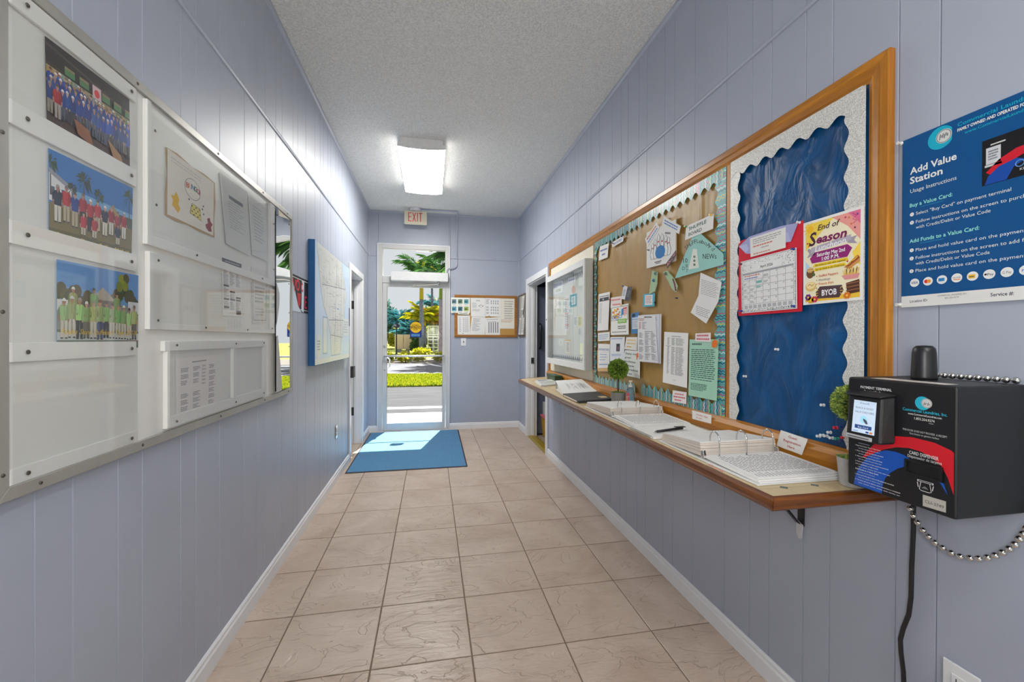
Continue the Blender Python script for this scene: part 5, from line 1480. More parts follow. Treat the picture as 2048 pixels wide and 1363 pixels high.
# End of Season flyer
S = Sheet(110, 160, (240, 238, 232))
S.rect(5, 5, 105, 155, (246, 236, 202), 1)
S.poly([(5, 155), (60, 155), (30, 128), (5, 104)], (244, 214, 80), 1.2); S.poly([(105, 155), (56, 155), (84, 132), (105, 104)], (240, 160, 150), 1.2); S.poly([(105, 155), (84, 155), (98, 140), (105, 130)], (226, 110, 150), 1.3)
S.poly([(105, 100), (92, 84), (98, 66), (105, 60)], (250, 216, 80), 1.3); S.poly([(5, 84), (16, 70), (5, 52)], (186, 216, 236), 1.3); S.poly([(5, 5), (105, 5), (105, 16), (60, 11), (5, 14)], (244, 198, 60), 1.3)
S.circ(14, 144, 7, (246, 190, 30), 2)
for i in range(10):
    a = i * math.pi / 5
    S.stroke([(14 + 9 * math.cos(a), 144 + 9 * math.sin(a)), (14 + 13 * math.cos(a), 144 + 13 * math.sin(a))], 1.3, (246, 190, 30), 2)
S.stroke([(92, 152), (98, 146), (92, 142), (99, 138), (93, 134)], 1.4, (206, 60, 120), 2)
for x, y, c in ((86, 146, (226, 120, 50)), (80, 148, (206, 60, 110)), (90, 134, (226, 120, 50)), (96, 126, (120, 50, 80)), (12, 112, (226, 110, 50)), (9, 118, (200, 50, 60)), (12, 106, (80, 170, 190)), (84, 70, (206, 50, 100)), (100, 148, (120, 50, 150))): S.circ(x, y, 1.8, c, 2.2, n=7)
S.text('End of', 50, 138, 10, (64, 40, 50), w=42, align='C', l=4, shear=0.25, bold=0.012)
S.text('S', 12, 112, 24, (74, 34, 58), l=4, shear=0.15, bold=0.02, w=15); S.text('eason', 27, 114, 15, (126, 28, 92), w=56, l=4.5, shear=0.2, bold=0.03)
S.poly([(8, 106), (24, 104), (24, 94), (8, 90), (13, 98)], (168, 160, 172), 3); S.poly([(100, 112), (84, 110), (84, 102), (100, 98), (95, 105)], (168, 160, 172), 3)
S.poly([(16, 98), (90, 106), (90, 116), (16, 108)], (186, 178, 190), 3.5); S.text('Luncheon', 53, 101, 10, (246, 244, 246), w=58, align='C', l=5, shear=0.25, bold=0.02, rot=0.08)
S.poly([(18, 78), (84, 78), (92, 92), (84, 100), (24, 98), (14, 88)], (150, 34, 116), 3); S.text('Saturday May 2nd', 54, 89, 6.5, (248, 246, 248), w=52, align='C', l=5, bold=0.02); S.text('1:00 P.M.', 54, 80, 6.5, (248, 246, 248), w=32, align='C', l=5, bold=0.02)
S.poly([(20, 70), (86, 71), (84, 77), (22, 76)], (240, 206, 40), 3); S.text('No ticket or side dish required', 53, 71.5, 3.4, (70, 60, 20), w=56, align='C', l=5, shear=0.2)
S.poly([(22, 62), (82, 63), (80, 69), (24, 68)], (240, 206, 40), 3); S.text('Sign-up sheet in the Clubhouse', 52, 63.5, 3.4, (70, 60, 20), w=54, align='C', l=5, shear=0.2)
for i, (t_, c, w_) in enumerate((('Stuffed Peppers', (196, 70, 40), 36), ('Hotdogs', (150, 140, 150), 22), ('French fries', (216, 110, 40), 28), ('various sides and dessert', (90, 80, 90), 44))):
    S.text(t_, 32, 50 - i * 7.5, 4.2 if i < 3 else 3, c, w=w_, l=4, bold=0.01); S.circ(28, 52 - i * 7.5, 1.1, c, 4, n=6)
S.circ(15, 54, 10, (238, 232, 226), 3, ry=5); S.circ(15, 60, 8, (112, 74, 38), 3.5, ry=10); S.circ(15, 66, 7, (226, 190, 120), 4, ry=5); S.circ(22, 56, 3, (70, 110, 50), 4.2)
for i in range(8): S.circ(10 + (i % 4) * 3.2, 63 + (i // 4) * 4, 1.1, (150, 90, 40), 4.4, n=6)
S.circ(16, 34, 11, (226, 190, 110), 3, ry=9); S.circ(16, 36, 9, (246, 222, 160), 3.5, ry=6.5); S.stroke([(10, 36), (14, 39), (18, 35), (22, 38)], 1.2, (170, 110, 50), 4)
S.poly([(78, 60), (100, 78), (105, 74), (105, 66), (88, 56)], (214, 150, 80), 3); S.poly([(80, 62), (102, 77), (104, 72), (86, 60)], (160, 76, 40), 3.5); S.stroke([(82, 63), (88, 66), (90, 69), (96, 71), (101, 75)], 1.4, (246, 206, 60), 4)
for i in range(14): S.stroke([(78 + i * 1.8, 46), (77 + i * 1.9 + (i % 3) * 1.5, 55 + (i * 7 % 5))], 1.6, [(240, 200, 90), (226, 176, 70)][i % 2], 3)
S.poly([(74, 46), (105, 46), (102, 38), (80, 38)], (226, 150, 150), 4)
S.poly([(82, 32), (104, 36), (105, 14), (84, 12)], (84, 48, 34), 3)
for k_ in range(3): S.poly([(82, 17 + k_ * 6), (105, 19 + k_ * 6), (105, 21 + k_ * 6), (82, 19 + k_ * 6)], (146, 96, 66), 4)
S.poly([(28, 10), (70, 8), (78, 20), (74, 30), (34, 32), (26, 22)], (84, 60, 64), 3); S.text('BYOB', 52, 14.5, 10, (248, 246, 244), w=28, align='C', l=5, bold=0.03)
for x, y, c in ((11, 14, (110, 40, 140)), (24, 9, (206, 50, 80)), (84, 10, (240, 130, 40)), (16, 8, (240, 170, 40))):
    for i in range(6): S.circ(x + 4 * math.cos(i * 1.05), y + 4 * math.sin(i * 1.05), 2.6, c, 5, n=8)
    S.circ(x, y, 2.2, (250, 200, 60), 6, n=8)
for a, b, c_, d_ in ((31, 16, 27, 14), (31, 20, 26, 20), (31, 24, 28, 27), (72, 16, 76, 14), (72, 20, 77, 20), (72, 24, 75, 27)): S.stroke([(a, b), (c_, d_)], 1.2, (246, 200, 60), 6)
rp(S, [(1.2265, 1.6973), (1.0213, 1.6971), (1.0222, 1.4196), (1.2255, 1.4187)], 'season_flyer', 'colourful End of Season Luncheon flyer right of the red card', 'flyer', off=0.0245, group='sheets on the blue cloth')

# pins on the blue cloth and papers
wh, rd_, bl_, gr_ = (226, 226, 228), (214, 34, 48), (30, 52, 120), (40, 170, 140)
PP = [((q[0], q[1]), c, l_) for q, c, l_ in zip([(1.1070, 1.0245), (1.0889, 1.0306), (1.1278, 1.0051), (1.1539, 0.9903), (1.1391, 0.9912), (1.1657, 0.9844), (1.1207, 0.9891), (1.1022, 0.9910), (1.0823, 0.9990), (1.0875, 0.9882), (1.1521, 1.0886), (1.4984, 1.1515), (1.3386, 1.2647)],
     (rd_, bl_, wh, wh, wh, wh, wh, gr_, rd_, bl_, wh, wh, wh),
     ('upper red push pin in the pin cluster by the near topiary', 'upper blue push pin in the pin cluster beside the upper red one', 'white push pin at the top of the pin cluster on the blue cloth', 'white push pin in the middle left of the pin cluster', 'white push pin in the middle right of the pin cluster', 'leftmost white push pin of the pin cluster', 'lowest white push pin of the pin cluster', 'green push pin in the pin cluster on the blue cloth', 'lower red push pin in the pin cluster on the blue cloth', 'lowest blue push pin in the pin cluster on the blue cloth', 'white push pin left of the near topiary ball', 'white push pin low on the left side of the blue cloth', 'single white push pin in the blue cloth below the red card'))]
for (a, b), c, l_ in PP: pin((W - 0.0165, a, b), (-1, 0, 0.1), c, l_, 1.0, 'pins in the blue cloth')
PQ = [((q[0], q[1]), c, l_) for q, c, l_ in zip([(1.5268, 1.6997), (1.2373, 1.7030), (1.2600, 1.6167), (1.5146, 1.6083), (1.2574, 1.4176), (1.5102, 1.4162), (1.7044, 1.8623), (1.8944, 1.8597), (2.5896, 1.6489), (1.9690, 1.5120), (2.1799, 1.5064), (2.7643, 1.9703), (2.6152, 1.9804), (2.2606, 1.8182), (2.6180, 1.5261), (2.7935, 1.5784)],
     (wh, wh, (34, 62, 140), (90, 40, 60), (34, 62, 140), (34, 62, 140), (226, 180, 50), (60, 150, 70), (30, 60, 140), (40, 40, 80), (40, 40, 44), (40, 60, 120), (40, 40, 80), (70, 70, 74), (230, 190, 50), rd_),
     ('white pin at the top left corner of the red card', 'white pin at the top right corner of the red card', 'blue pin at the top right of the calendar', 'plum pin at the top left of the calendar', 'blue pin at the lower right of the calendar', 'blue pin at the lower left of the calendar', 'yellow pin on the SHUFFLE BOARD card', 'green pin on the SHUFFLE BOARD card', 'blue pin on the white hanging tag', 'dark pin alone in the kraft paper', 'black pin beside the blue bordered note', 'blue pin on the blue lettered strip', 'dark pin at the right end of the blue lettered strip', 'grey button pin on the slanting slip', 'yellow pin on the carnival flyer', 'red pin on the pink lettered card'))]
for (a, b), c, l_ in PQ: pin((W - 0.0285, a, b), (-1, 0, 0.1), c, l_, 0.9, 'pins in the papers')

# ---------------------------------------------------------------- enclosed notice case
cs = thing('notice_case', 'white enclosed notice case with a glass front at the far end of the board', 'display case', (W, 3.7, 1.053))
ca0, ca1, cz0, cz1, cd_ = 3.145, 4.262, 1.053, 1.936, 0.078
CASE = paint('case_white', (218, 218, 218), 0.4)
CASEG = paint('case_side_grey', (196, 194, 186), 0.45)
B('back_panel', WHITEP, cs, W - 0.0275, ca0 + 0.01, cz0 + 0.01, W - 0.0225, ca1 - 0.01, cz1 - 0.01)
for b_ in ((ca0, cz0, ca0 + 0.012, cz1), (ca1 - 0.012, cz0, ca1, cz1), (ca0 + 0.012, cz0, ca1 - 0.012, cz0 + 0.012), (ca0 + 0.012, cz1 - 0.012, ca1 - 0.012, cz1)):
    B('side_wall', CASEG, cs, W - cd_, b_[0], b_[1], W - 0.0222, b_[2], b_[3], bevel=0.0015)
fw_ = 0.055
dd = thing('case_door', None, None, (W - cd_, 3.7, 1.053)); dd.parent = cs; dd.location = Vector((-cd_, 0, 0))
for n_, b_ in (('door_stile', (ca0, cz0, ca0 + 0.035, cz1)), ('door_stile', (ca1 - 0.035, cz0, ca1, cz1)), ('door_rail', (ca0 + 0.035, cz0, ca1 - 0.035, cz0 + fw_)), ('door_rail', (ca0 + 0.035, cz1 - fw_, ca1 - 0.035, cz1))):
    B(n_, CASE, dd, W - cd_ - 0.016, b_[0], b_[1], W - cd_ - 0.0005, b_[2], b_[3], bevel=0.003)
B('glass_pane', CASEGL, dd, W - cd_ - 0.008, ca0 + 0.035, cz0 + fw_, W - cd_ - 0.005, ca1 - 0.035, cz1 - fw_)
M().cyl((W - cd_ - 0.02, ca1 - 0.018, 1.5), (W - cd_ - 0.016, ca1 - 0.018, 1.5), 0.008, n=12).build('lock', SCREW, dd)
# zigzag borders inside
for zz, s_ in ((cz0 + 0.062, 1), (cz1 - 0.062, -1)):
    pts = [(W - 0.028, ca0 + 0.02, zz), (W - 0.028, ca1 - 0.02, zz)]
    k = 38
    for i in range(k, -1, -1):
        pts.append((W - 0.028, ca0 + 0.02 + (ca1 - ca0 - 0.04) * i / k, zz + s_ * (0.035 if i % 2 else 0.008)))
    M().prism(pts, (-0.0008, 0, 0)).build('zigzag_border', paint('zigzag_grey', (140, 142, 148), 0.5), cs)
def case_sheet(quad, S, label, o=0.0285): lay(S, 'case_notice', 'R', quad, o, label, 'paper', group='notices inside the glass case')
S = Sheet(100, 60, (236, 236, 236)); S.greek(8, 30, 92, 52, 3, (130, 150, 200), fill=0.7); S.greek(30, 10, 80, 24, 2, (150, 170, 110))
case_sheet([(4.2344, 1.8795), (3.8947, 1.8648), (3.8932, 1.7493), (4.2327, 1.7546)], S, 'sheet of small blue scribbles at the upper left inside the glass case')
S = Sheet(60, 30, (238, 238, 240)); S.greek(8, 8, 52, 20, 1, (140, 140, 190))
case_sheet([(3.7436, 1.8629), (3.5234, 1.8539), (3.5228, 1.8057), (3.7429, 1.8119)], S, 'small lettered strip near the top inside the glass case')
S = Sheet(60, 80, (240, 236, 234)); S.stroke([(20, 60), (34, 62), (30, 44), (38, 24), (24, 16)], 4, (210, 80, 90), 1)
case_sheet([(4.2138, 1.7165), (4.0220, 1.7087), (4.0207, 1.6045), (4.2124, 1.6076)], S, 'small sheet with a red squiggle inside the glass case')
S = Sheet(60, 120, (234, 234, 236)); S.greek(8, 8, 52, 112, 18, (160, 150, 160)); S.rect(8, 60, 52, 63, (214, 110, 120), 2); S.rect(8, 20, 52, 23, (214, 110, 120), 2)
case_sheet([(3.8461, 1.7015), (3.6983, 1.6964), (3.6941, 1.3712), (3.8418, 1.3736)], S, 'long narrow list with pink rules inside the glass case')
S = Sheet(60, 80, (60, 160, 176)); S.rect(12, 14, 48, 66, (228, 234, 236), 1); S.greek(16, 20, 44, 60, 6, (120, 150, 170), l=2)
case_sheet([(3.6841, 1.6995), (3.5021, 1.6986), (3.5008, 1.5898), (3.6756, 1.5849)], S, 'teal bordered note inside the glass case')
S = Sheet(60, 60, (226, 180, 160), outline=[(10, 0), (50, 0), (60, 30), (44, 60), (16, 60), (0, 30)])
case_sheet([(3.6431, 1.7766), (3.5354, 1.7723), (3.5347, 1.7108), (3.6423, 1.7134)], S, 'peach cut-out above the teal bordered note inside the glass case')
S = Sheet(60, 100, (236, 236, 232)); S.greek(8, 8, 52, 92, 9, (130, 136, 140)); 
case_sheet([(3.5851, 1.5028), (3.4804, 1.4974), (3.4794, 1.4108), (3.5841, 1.4183)], S, 'small typed card low in the middle of the glass case')
S = Sheet(60, 100, (240, 236, 170)); S.greek(8, 8, 52, 92, 8, (130, 136, 120))
case_sheet([(3.4678, 1.4968), (3.3693, 1.4917), (3.3683, 1.4077), (3.4667, 1.4105)], S, 'pale yellow typed card near the right of the glass case')
S = Sheet(60, 120, (236, 236, 236)); S.greek(8, 8, 52, 112, 12, (130, 130, 136))
case_sheet([(3.4665, 1.3975), (3.3682, 1.3951), (3.3673, 1.3279), (3.4658, 1.3329)], S, 'white typed card under the pale yellow card in the glass case')
S = Sheet(60, 140, (214, 226, 232)); S.greek(8, 8, 52, 132, 16, (120, 130, 150))
case_sheet([(3.3471, 1.6240), (3.2776, 1.6260), (3.2748, 1.3887), (3.3443, 1.3903)], S, 'tall blue grey list at the right edge inside the glass case')
S = Sheet(50, 120, (240, 226, 196)); S.rect(6, 6, 44, 114, (238, 236, 230), 1); S.greek(12, 16, 40, 96, 7, (160, 150, 150), l=2); S.rect(0, 108, 50, 116, (232, 170, 90), 3)
case_sheet([(3.8256, 1.2977), (3.6650, 1.2980), (3.6632, 1.1618), (3.8239, 1.1653)], S, 'narrow orange edged card at the bottom of the glass case')

# ================================================================ COUNTER
ck = thing('wall_counter', 'long tile patterned wall counter with a varnished wood edge under the bulletin board', 'counter', (1.9, 2.6, 0.6))
CF, CN, CT = 1.70, 0.925, 0.895       # front edge, near end, top
far = [(1.735, 4.2), (W - 0.001, 4.43)]
top_poly = [(CF + 0.01, CN + 0.01), (W - 0.001, CN + 0.01), (W - 0.001, 4.42), (1.75, 4.19), (CF + 0.01, 4.12)]
M().prism([(x, y, CT - 0.026) for x, y in top_poly], (0, 0, 0.0255)).build('slab', paint('particle_core', (150, 120, 84), 0.8), ck)
S = Sheet((W - CF) * 1000, 3520, (206, 184, 142), outline=[((x - CF) * 1000, (y - CN) * 1000) for x, y in top_poly])
yy = 0.995
LINE, DIA = (140, 124, 94), (96, 106, 90)
k = 0
while yy < 4.35:
    v0 = (yy - CN) * 1000
    S.rect(14, v0 - 0.6, 414 if yy < 4.1 else 414, v0 + 0.6, LINE, 1) if yy < 4.1 else S.rect((yy - 4.1) * 900 + 30, v0 - 0.6, 414, v0 + 0.6, LINE, 1)
    for i in range(5):
        xx = i * 100
        d = 13
        if yy > 4.08 and i == 0: continue
        pts = [(xx - d, v0), (xx, v0 + d), (xx + d, v0), (xx, v0 - d)]
        pts = [(min(414, max(11, a)), b) for a, b in pts]
        if v0 > 15: S.poly(pts, DIA, 2)
    yy += 0.098
for i in range(1, 5): S.rect(i * 100 - 0.6, 11, i * 100 + 0.6, 3280, LINE, 1)
lay(S, 'laminate', 'T', [(CF, CN + 3.52), (W, CN + 3.52), (W, CN), (CF, CN)], 0.0, parent=ck, mat=PHOTO, z0=CT - 0.0008, thick=0.0006, step=0.0001)
def nose(a, b, mat, m0=0, m1=0):
    """half round wood nosing from a to b (outer edge, plan)"""
    a, b = Vector(a + (0,)), Vector(b + (0,))
    d = (b - a).normalized()
    n_ = Vector((d.y, -d.x, 0))
    prof = [(0.0, -0.034), (0.010, -0.033), (0.014, -0.028), (0.011, -0.023), (0.014, -0.014), (0.014, -0.006), (0.010, 0.0005), (0.0, 0.0015), (-0.004, 0.0)]
    k = len(prof)
    vs_ = []
    for p, s_ in ((a, m0), (b, m1)):
        vs_ += [p + n_ * (o - 0.004) + d * s_ * (o) + Vector((0, 0, CT + z)) for o, z in prof]
    M().add(vs_, [tuple(range(k)), tuple(range(2 * k - 1, k - 1, -1))] + [(i, (i + 1) % k, (i + 1) % k + k, i + k) for i in range(k)]).build('edge_nosing', mat, ck)
nose((CF + 0.012, 4.12), (CF + 0.012, CN + 0.012), EDGEY, -0.1, 1)
nose((CF + 0.012, CN + 0.012), (W - 0.001, CN + 0.012), EDGEX, -1, 0)
nose((1.752, 4.19), (CF + 0.012, 4.12), EDGEY, -0.4, 0.4)
nose((W - 0.001, 4.42), (1.752, 4.19), EDGEX, 0, 0.3)
BR = paint('bracket_black', (44, 44, 48), 0.4, 0.3)
BRW = WALL
for i, (y, mt, st) in enumerate(((1.25, BR, 1), (2.05, BRW, 0), (2.84, BRW, 0), (3.66, BRW, 0), (4.1, BRW, 0))):
    b = M().box(W - 0.006, y - 0.012, 0.655 if i == 0 else 0.64, W - 0.0005, y + 0.012, CT - 0.0275)
    b.box(1.86, y - 0.012, CT - 0.032, W - 0.006, y + 0.012, CT - 0.0275)
    b.hexa([(1.915, y - 0.006, CT - 0.033), (1.93, y - 0.006, CT - 0.033), (1.93, y + 0.006, CT - 0.033), (1.915, y + 0.006, CT - 0.033)], [(W - 0.02, y - 0.006, 0.665), (W - 0.006, y - 0.006, 0.657), (W - 0.006, y + 0.006, 0.657), (W - 0.02, y + 0.006, 0.665)])
    bo = b.build('bracket', mt, ck)
    if i == 0:
        M().prism([(W - 0.0065, y - 0.013, 0.66), (W - 0.0065, y + 0.012, 0.67), (W - 0.0065, y + 0.013, 0.625), (W - 0.0065, y + 0.004, 0.608), (W - 0.0065, y - 0.008, 0.612)], (-0.005, 0, 0)).build('bracket_tip', paint('bracket_tip_white', (196, 196, 198), 0.4), bo)

# ---------------------------------------------------------------- open ring binders
PAPE = paint('page_edges', (226, 216, 206), 0.8, var=0.06, nscale=260)
def binder(x0, x1, ysp, yn, yf, label, stack, tilt, seed):
    """open binder lying across the counter: spine at ysp, near edge yn, far edge yf"""
    t = thing('ring_binder', label, 'binder', ((x0 + x1) / 2, ysp, CT), 'open ring binders on the counter')
    z = CT + 0.0006
    CV = paint('binder_white', (226, 226, 224), 0.35)
    B('near_cover', CV, t, x0, yn, z, x1, ysp - 0.03, z + 0.003, bevel=0.001)
    B('far_cover', CV, t, x0, ysp + 0.03, z, x1, yf, z + 0.003, bevel=0.001)
    B('spine', CV, t, x0, ysp - 0.03, z, x1, ysp + 0.03, z + 0.003, bevel=0.001)
    B('ring_plate', STEEL, t, x0 + 0.01, ysp - 0.009, z + 0.003, x1 - 0.01, ysp + 0.009, z + 0.009, bevel=0.002)
    r_ = random.Random(seed)
    # far stack: leaves fanned so the near side rises
    n = 14
    for i in range(n):
        u = i / (n - 1)
        j = r_.uniform(-0.003, 0.003)
        ya, yb = ysp + 0.004 + 0.010 * u + j, yf - 0.012 - 0.012 * u + j
        za, zb = z + 0.011 + stack * u, z + 0.0035 + stack * 0.72 * u
        th = stack / n * 0.9
        a = [(x0 + 0.012 + j, ya, za), (x1 - 0.01 + j, ya, za), (x1 - 0.01 + j, yb, zb), (x0 + 0.012 + j, yb, zb)]
        M().hexa(a, [(p[0], p[1], p[2] + th) for p in a]).build('leaf_bundle', PAPE if i < n - 1 else paint('page_white', (232, 230, 226), 0.7), t)
    # near pages with handwriting lines
    for i in range(3):
        ya, yb = ysp - 0.010 - 0.002 * i, yn + 0.010 + 0.009 * (2 - i) * (-1) + 0.014
        zz = z + 0.0035 + 0.0035 * i
        S = Sheet(270, 260, (236, 234, 231))
        if i == 2:
            S.greek(14, 60, 256, 250, 22, (96, 96, 104), fill=0.9, dens=0.28, seed=seed, vert=True)
            S.greek(14, 14, 256, 54, 22, (110, 110, 118), fill=0.8, dens=0.26, seed=seed + 1, vert=True)
        xa, xb = x0 + 0.012 + 0.004 * i, x1 - 0.012
        lay(S, 'page', 'T', [(xa, ya), (xb, ya), (xb, yb), (xa, yb)], (0.006, 0.006, 0.0, 0.0), parent=t, z0=zz, thick=0.0026 if i < 2 else 0.0016, step=0.0002)
    for k_ in range(3):
        xr = x0 + 0.055 + (x1 - x0 - 0.11) * k_ / 2
        pts = [(xr, ysp - 0.030, z + 0.008)] + [(xr, ysp - 0.004 - 0.024 * math.cos(a_), z + 0.045 + tilt + 0.026 * math.sin(a_)) for a_ in [math.pi * q / 8 for q in range(9)]] + [(xr, ysp + 0.02, z + 0.012)]
        M().tube(pts, 0.0024, 8).build('ring', CHROME, t, smooth=True)
    for xr in (x0 + 0.016, x1 - 0.016):
        M().hexa([(xr - 0.006, ysp - 0.012, z + 0.006), (xr + 0.006, ysp - 0.012, z + 0.006), (xr + 0.006, ysp + 0.006, z + 0.006), (xr - 0.006, ysp + 0.006, z + 0.006)], [(xr - 0.005, ysp - 0.004, z + 0.032), (xr + 0.005, ysp - 0.004, z + 0.032), (xr + 0.005, ysp + 0.008, z + 0.030), (xr - 0.005, ysp + 0.008, z + 0.030)]).build('ring_lever', STEEL, t, bevel=0.002)
    return t
binder(1.735, 2.052, 1.275, 1.016, 1.545, 'near open ring binder with a thick fanned page stack next to the kiosk', 0.042, 0.022, 3)
binder(1.745, 2.06, 2.03, 1.775, 2.40, 'far open ring binder with a thick page stack below the mint sheet', 0.036, 0.014, 8)
# strip of red lettering stuck to the counter in front of the near binder
S = Sheet(120, 12, (212, 190, 160)); S.greek(10, 2, 110, 10, 1, (204, 110, 110), dens=0.6)
lay(S, 'lettered_label', 'T', [(1.7400, 1.2361), (1.7305, 1.1376), (1.7162, 1.1257), (1.7245, 1.2221)], 0.0004, 'small red lettered label on the counter in front of the near binder', 'label', z0=CT)
# spiral pad with a pen
pd = thing('spiral_pad', 'white spiral pad lying between the two open binders', 'notepad', (1.87, 1.655, CT))
B('pages', paint('page_white', (232, 230, 226), 0.7), pd, 1.73, 1.565, CT + 0.0006, 2.03, 1.765, CT + 0.010, bevel=0.001)
sp = []
for i in range(22 * 6):
    a_ = 2 * math.pi * i / 6
    sp.append((1.725 + 0.006 * math.cos(a_), 1.57 + 0.19 * i / 132, CT + 0.0075 + 0.006 * math.sin(a_)))
M().tube(sp, 0.0008, 4).build('wire', STEEL, pd)
pn = thing('ballpoint_pen', 'black ballpoint pen resting on the spiral pad', 'pen', (1.86, 1.65, CT + 0.0106))
pz = CT + 0.0165
M().cyl((1.782, 1.632, pz), (1.93, 1.676, pz), 0.0052, 0.0058, 12).build('barrel', BLACK, pn, smooth=True)
M().cyl((1.765, 1.627, pz - 0.001), (1.782, 1.632, pz), 0.0016, 0.0050, 10).build('tip', STEEL, pn, smooth=True)
M().box(1.895, 1.664, pz + 0.005, 1.94, 1.684, pz + 0.0075).build('clip', BLACK, pn)
# white wedge binder and black binder behind it
wbn = thing('closed_binder', 'white closed ring binder lying wedge shaped behind the black binder', 'binder', (1.93, 3.1, CT))
CV = paint('binder_white', (226, 226, 224), 0.35)
z = CT + 0.0006
M().hexa([(1.775, 2.90, z), (2.075, 2.985, z), (2.075, 2.985, z + 0.003), (1.775, 2.90, z + 0.003)], [(1.83, 3.27, z), (2.075, 3.33, z), (2.075, 3.33, z + 0.003), (1.83, 3.27, z + 0.003)]).build('lower_cover', CV, wbn)
ua, ub, uc, ud = (1.775, 2.90, z + 0.006), (2.075, 2.985, z + 0.006), (2.075, 3.33, z + 0.068), (1.83, 3.27, z + 0.066)
M().hexa([ua, ub, uc, ud], [(p[0], p[1], p[2] + 0.003) for p in (ua, ub, uc, ud)]).build('upper_cover', CV, wbn)
M().hexa([(1.83, 3.27, z + 0.003), (2.075, 3.33, z + 0.003), (2.075, 3.334, z + 0.003), (1.83, 3.274, z + 0.003)], [(1.83, 3.27, z + 0.066), (2.075, 3.33, z + 0.068), (2.075, 3.334, z + 0.068), (1.83, 3.274, z + 0.066)]).build('spine', CV, wbn)
M().hexa([(1.80, 2.93, z + 0.003), (2.06, 3.0, z + 0.003), (2.06, 3.3, z + 0.003), (1.84, 3.25, z + 0.003)], [(1.80, 2.93, z + 0.008), (2.06, 3.0, z + 0.008), (2.06, 3.3, z + 0.035), (1.84, 3.25, z + 0.035)]).build('pages', PAPE, wbn)
S = Sheet(100, 100, (226, 226, 224))
for x, w_ in ((30, 3), (48, 6), (68, 5), (82, 8)):
    S.greek(x - w_, 25, x + w_, 82, 1, (150, 150, 152)) if False else None
    for q in range(5 if w_ > 4 else 3): S.rect(x - w_ + q * 3, 28 + (q * 13) % 17, x - w_ + q * 3 + 1, 74 - (q * 7) % 11, (120, 120, 124), 1)
def tilt_fn(a, b, o):
    u, v = a, b
    p = [sum(q[i] * w_ for q, w_ in zip((ud, uc, ub, ua), ((1 - u) * v, u * v, u * (1 - v), (1 - u) * (1 - v)))) for i in range(3)]
    return (p[0], p[1], p[2] + 0.003 + o)
lay(S, 'cover_print', tilt_fn, [(0, 1), (1, 1), (1, 0), (0, 0)], 0.0002, parent=wbn)
bbn = thing('black_binder', 'black binder lying flat in front of the far topiary', 'binder', (1.89, 2.73, CT))
M().hexa([(1.758, 2.53, z), (2.02, 2.595, z), (2.06, 2.95, z), (1.765, 2.87, z)], [(1.758, 2.53, z + 0.016), (2.02, 2.595, z + 0.016), (2.06, 2.95, z + 0.018), (1.765, 2.87, z + 0.018)]).build('cover', paint('binder_black', (56, 58, 62), 0.45, var=0.05), bbn, bevel=0.003)
M().hexa([(1.756, 2.56, z + 0.004), (1.80, 2.57, z + 0.004), (1.80, 2.85, z + 0.004), (1.760, 2.84, z + 0.004)], [(1.756, 2.56, z + 0.012), (1.80, 2.57, z + 0.012), (1.80, 2.85, z + 0.012), (1.760, 2.84, z + 0.012)]).build('page_block', PAPE, bbn)
M().hexa([(1.95, 2.62, z + 0.0172), (2.0, 2.63, z + 0.0172), (2.01, 2.70, z + 0.0175), (1.95, 2.69, z + 0.0175)], [(1.95, 2.62, z + 0.018), (2.0, 2.63, z + 0.018), (2.01, 2.70, z + 0.0185), (1.95, 2.69, z + 0.0185)]).build('tan_label', paint('tan_label', (196, 172, 130), 0.7), bbn)
# newspapers and the small green box
for i in range(3):
    S = Sheet(90, 150, [(206, 204, 198), (214, 212, 206), (208, 208, 204)][i])
    S.rect(6, 124, 60, 142, (92, 116, 160), 1); S.greek(6, 10, 84, 118, 14, (150, 150, 150), seed=i); S.rect(50, 60, 84, 90, (160, 170, 140), 2)
    d_ = 0.012 * i
    lay(S, 'newspaper', 'T', [(1.80 + d_, 3.86 + d_), (1.99, 3.98 - d_), (1.94 + d_, 3.56), (1.755 + d_ * 0.5, 3.45 + d_)], 0.0 + 0.0045 * i + 0.0006, ['lowest newspaper of the small stack on the far end of the counter', 'middle newspaper of the small stack on the far end of the counter', 'top newspaper of the small stack on the far end of the counter'][i], 'newspaper', group='newspapers on the counter', z0=CT, thick=0.004)
gb = thing('green_box', 'small dark green patterned box against the ledge at the counter far end', 'box', (2.02, 4.0, CT))
def green_mat():
    m, nt, bs = nmat('green_box_print')
    n = noise(nt, 60, 2, pos(nt))
    link(nt, ramp(nt, n.outputs['Fac'], [(0.42, lin((40, 74, 50))), (0.62, lin((36, 66, 46))), (0.68, lin((120, 130, 60)))]), bs.inputs['Base Color'])
    bs.inputs['Roughness'].default_value = 0.35
    return m
B('body', green_mat(), gb, 1.99, 3.82, CT + 0.0005, 2.062, 4.10, CT + 0.047, bevel=0.003)
B('lid', paint('green_lid', (44, 82, 56), 0.4), gb, 1.987, 3.817, CT + 0.0475, 2.065, 4.103, CT + 0.058, bevel=0.003)

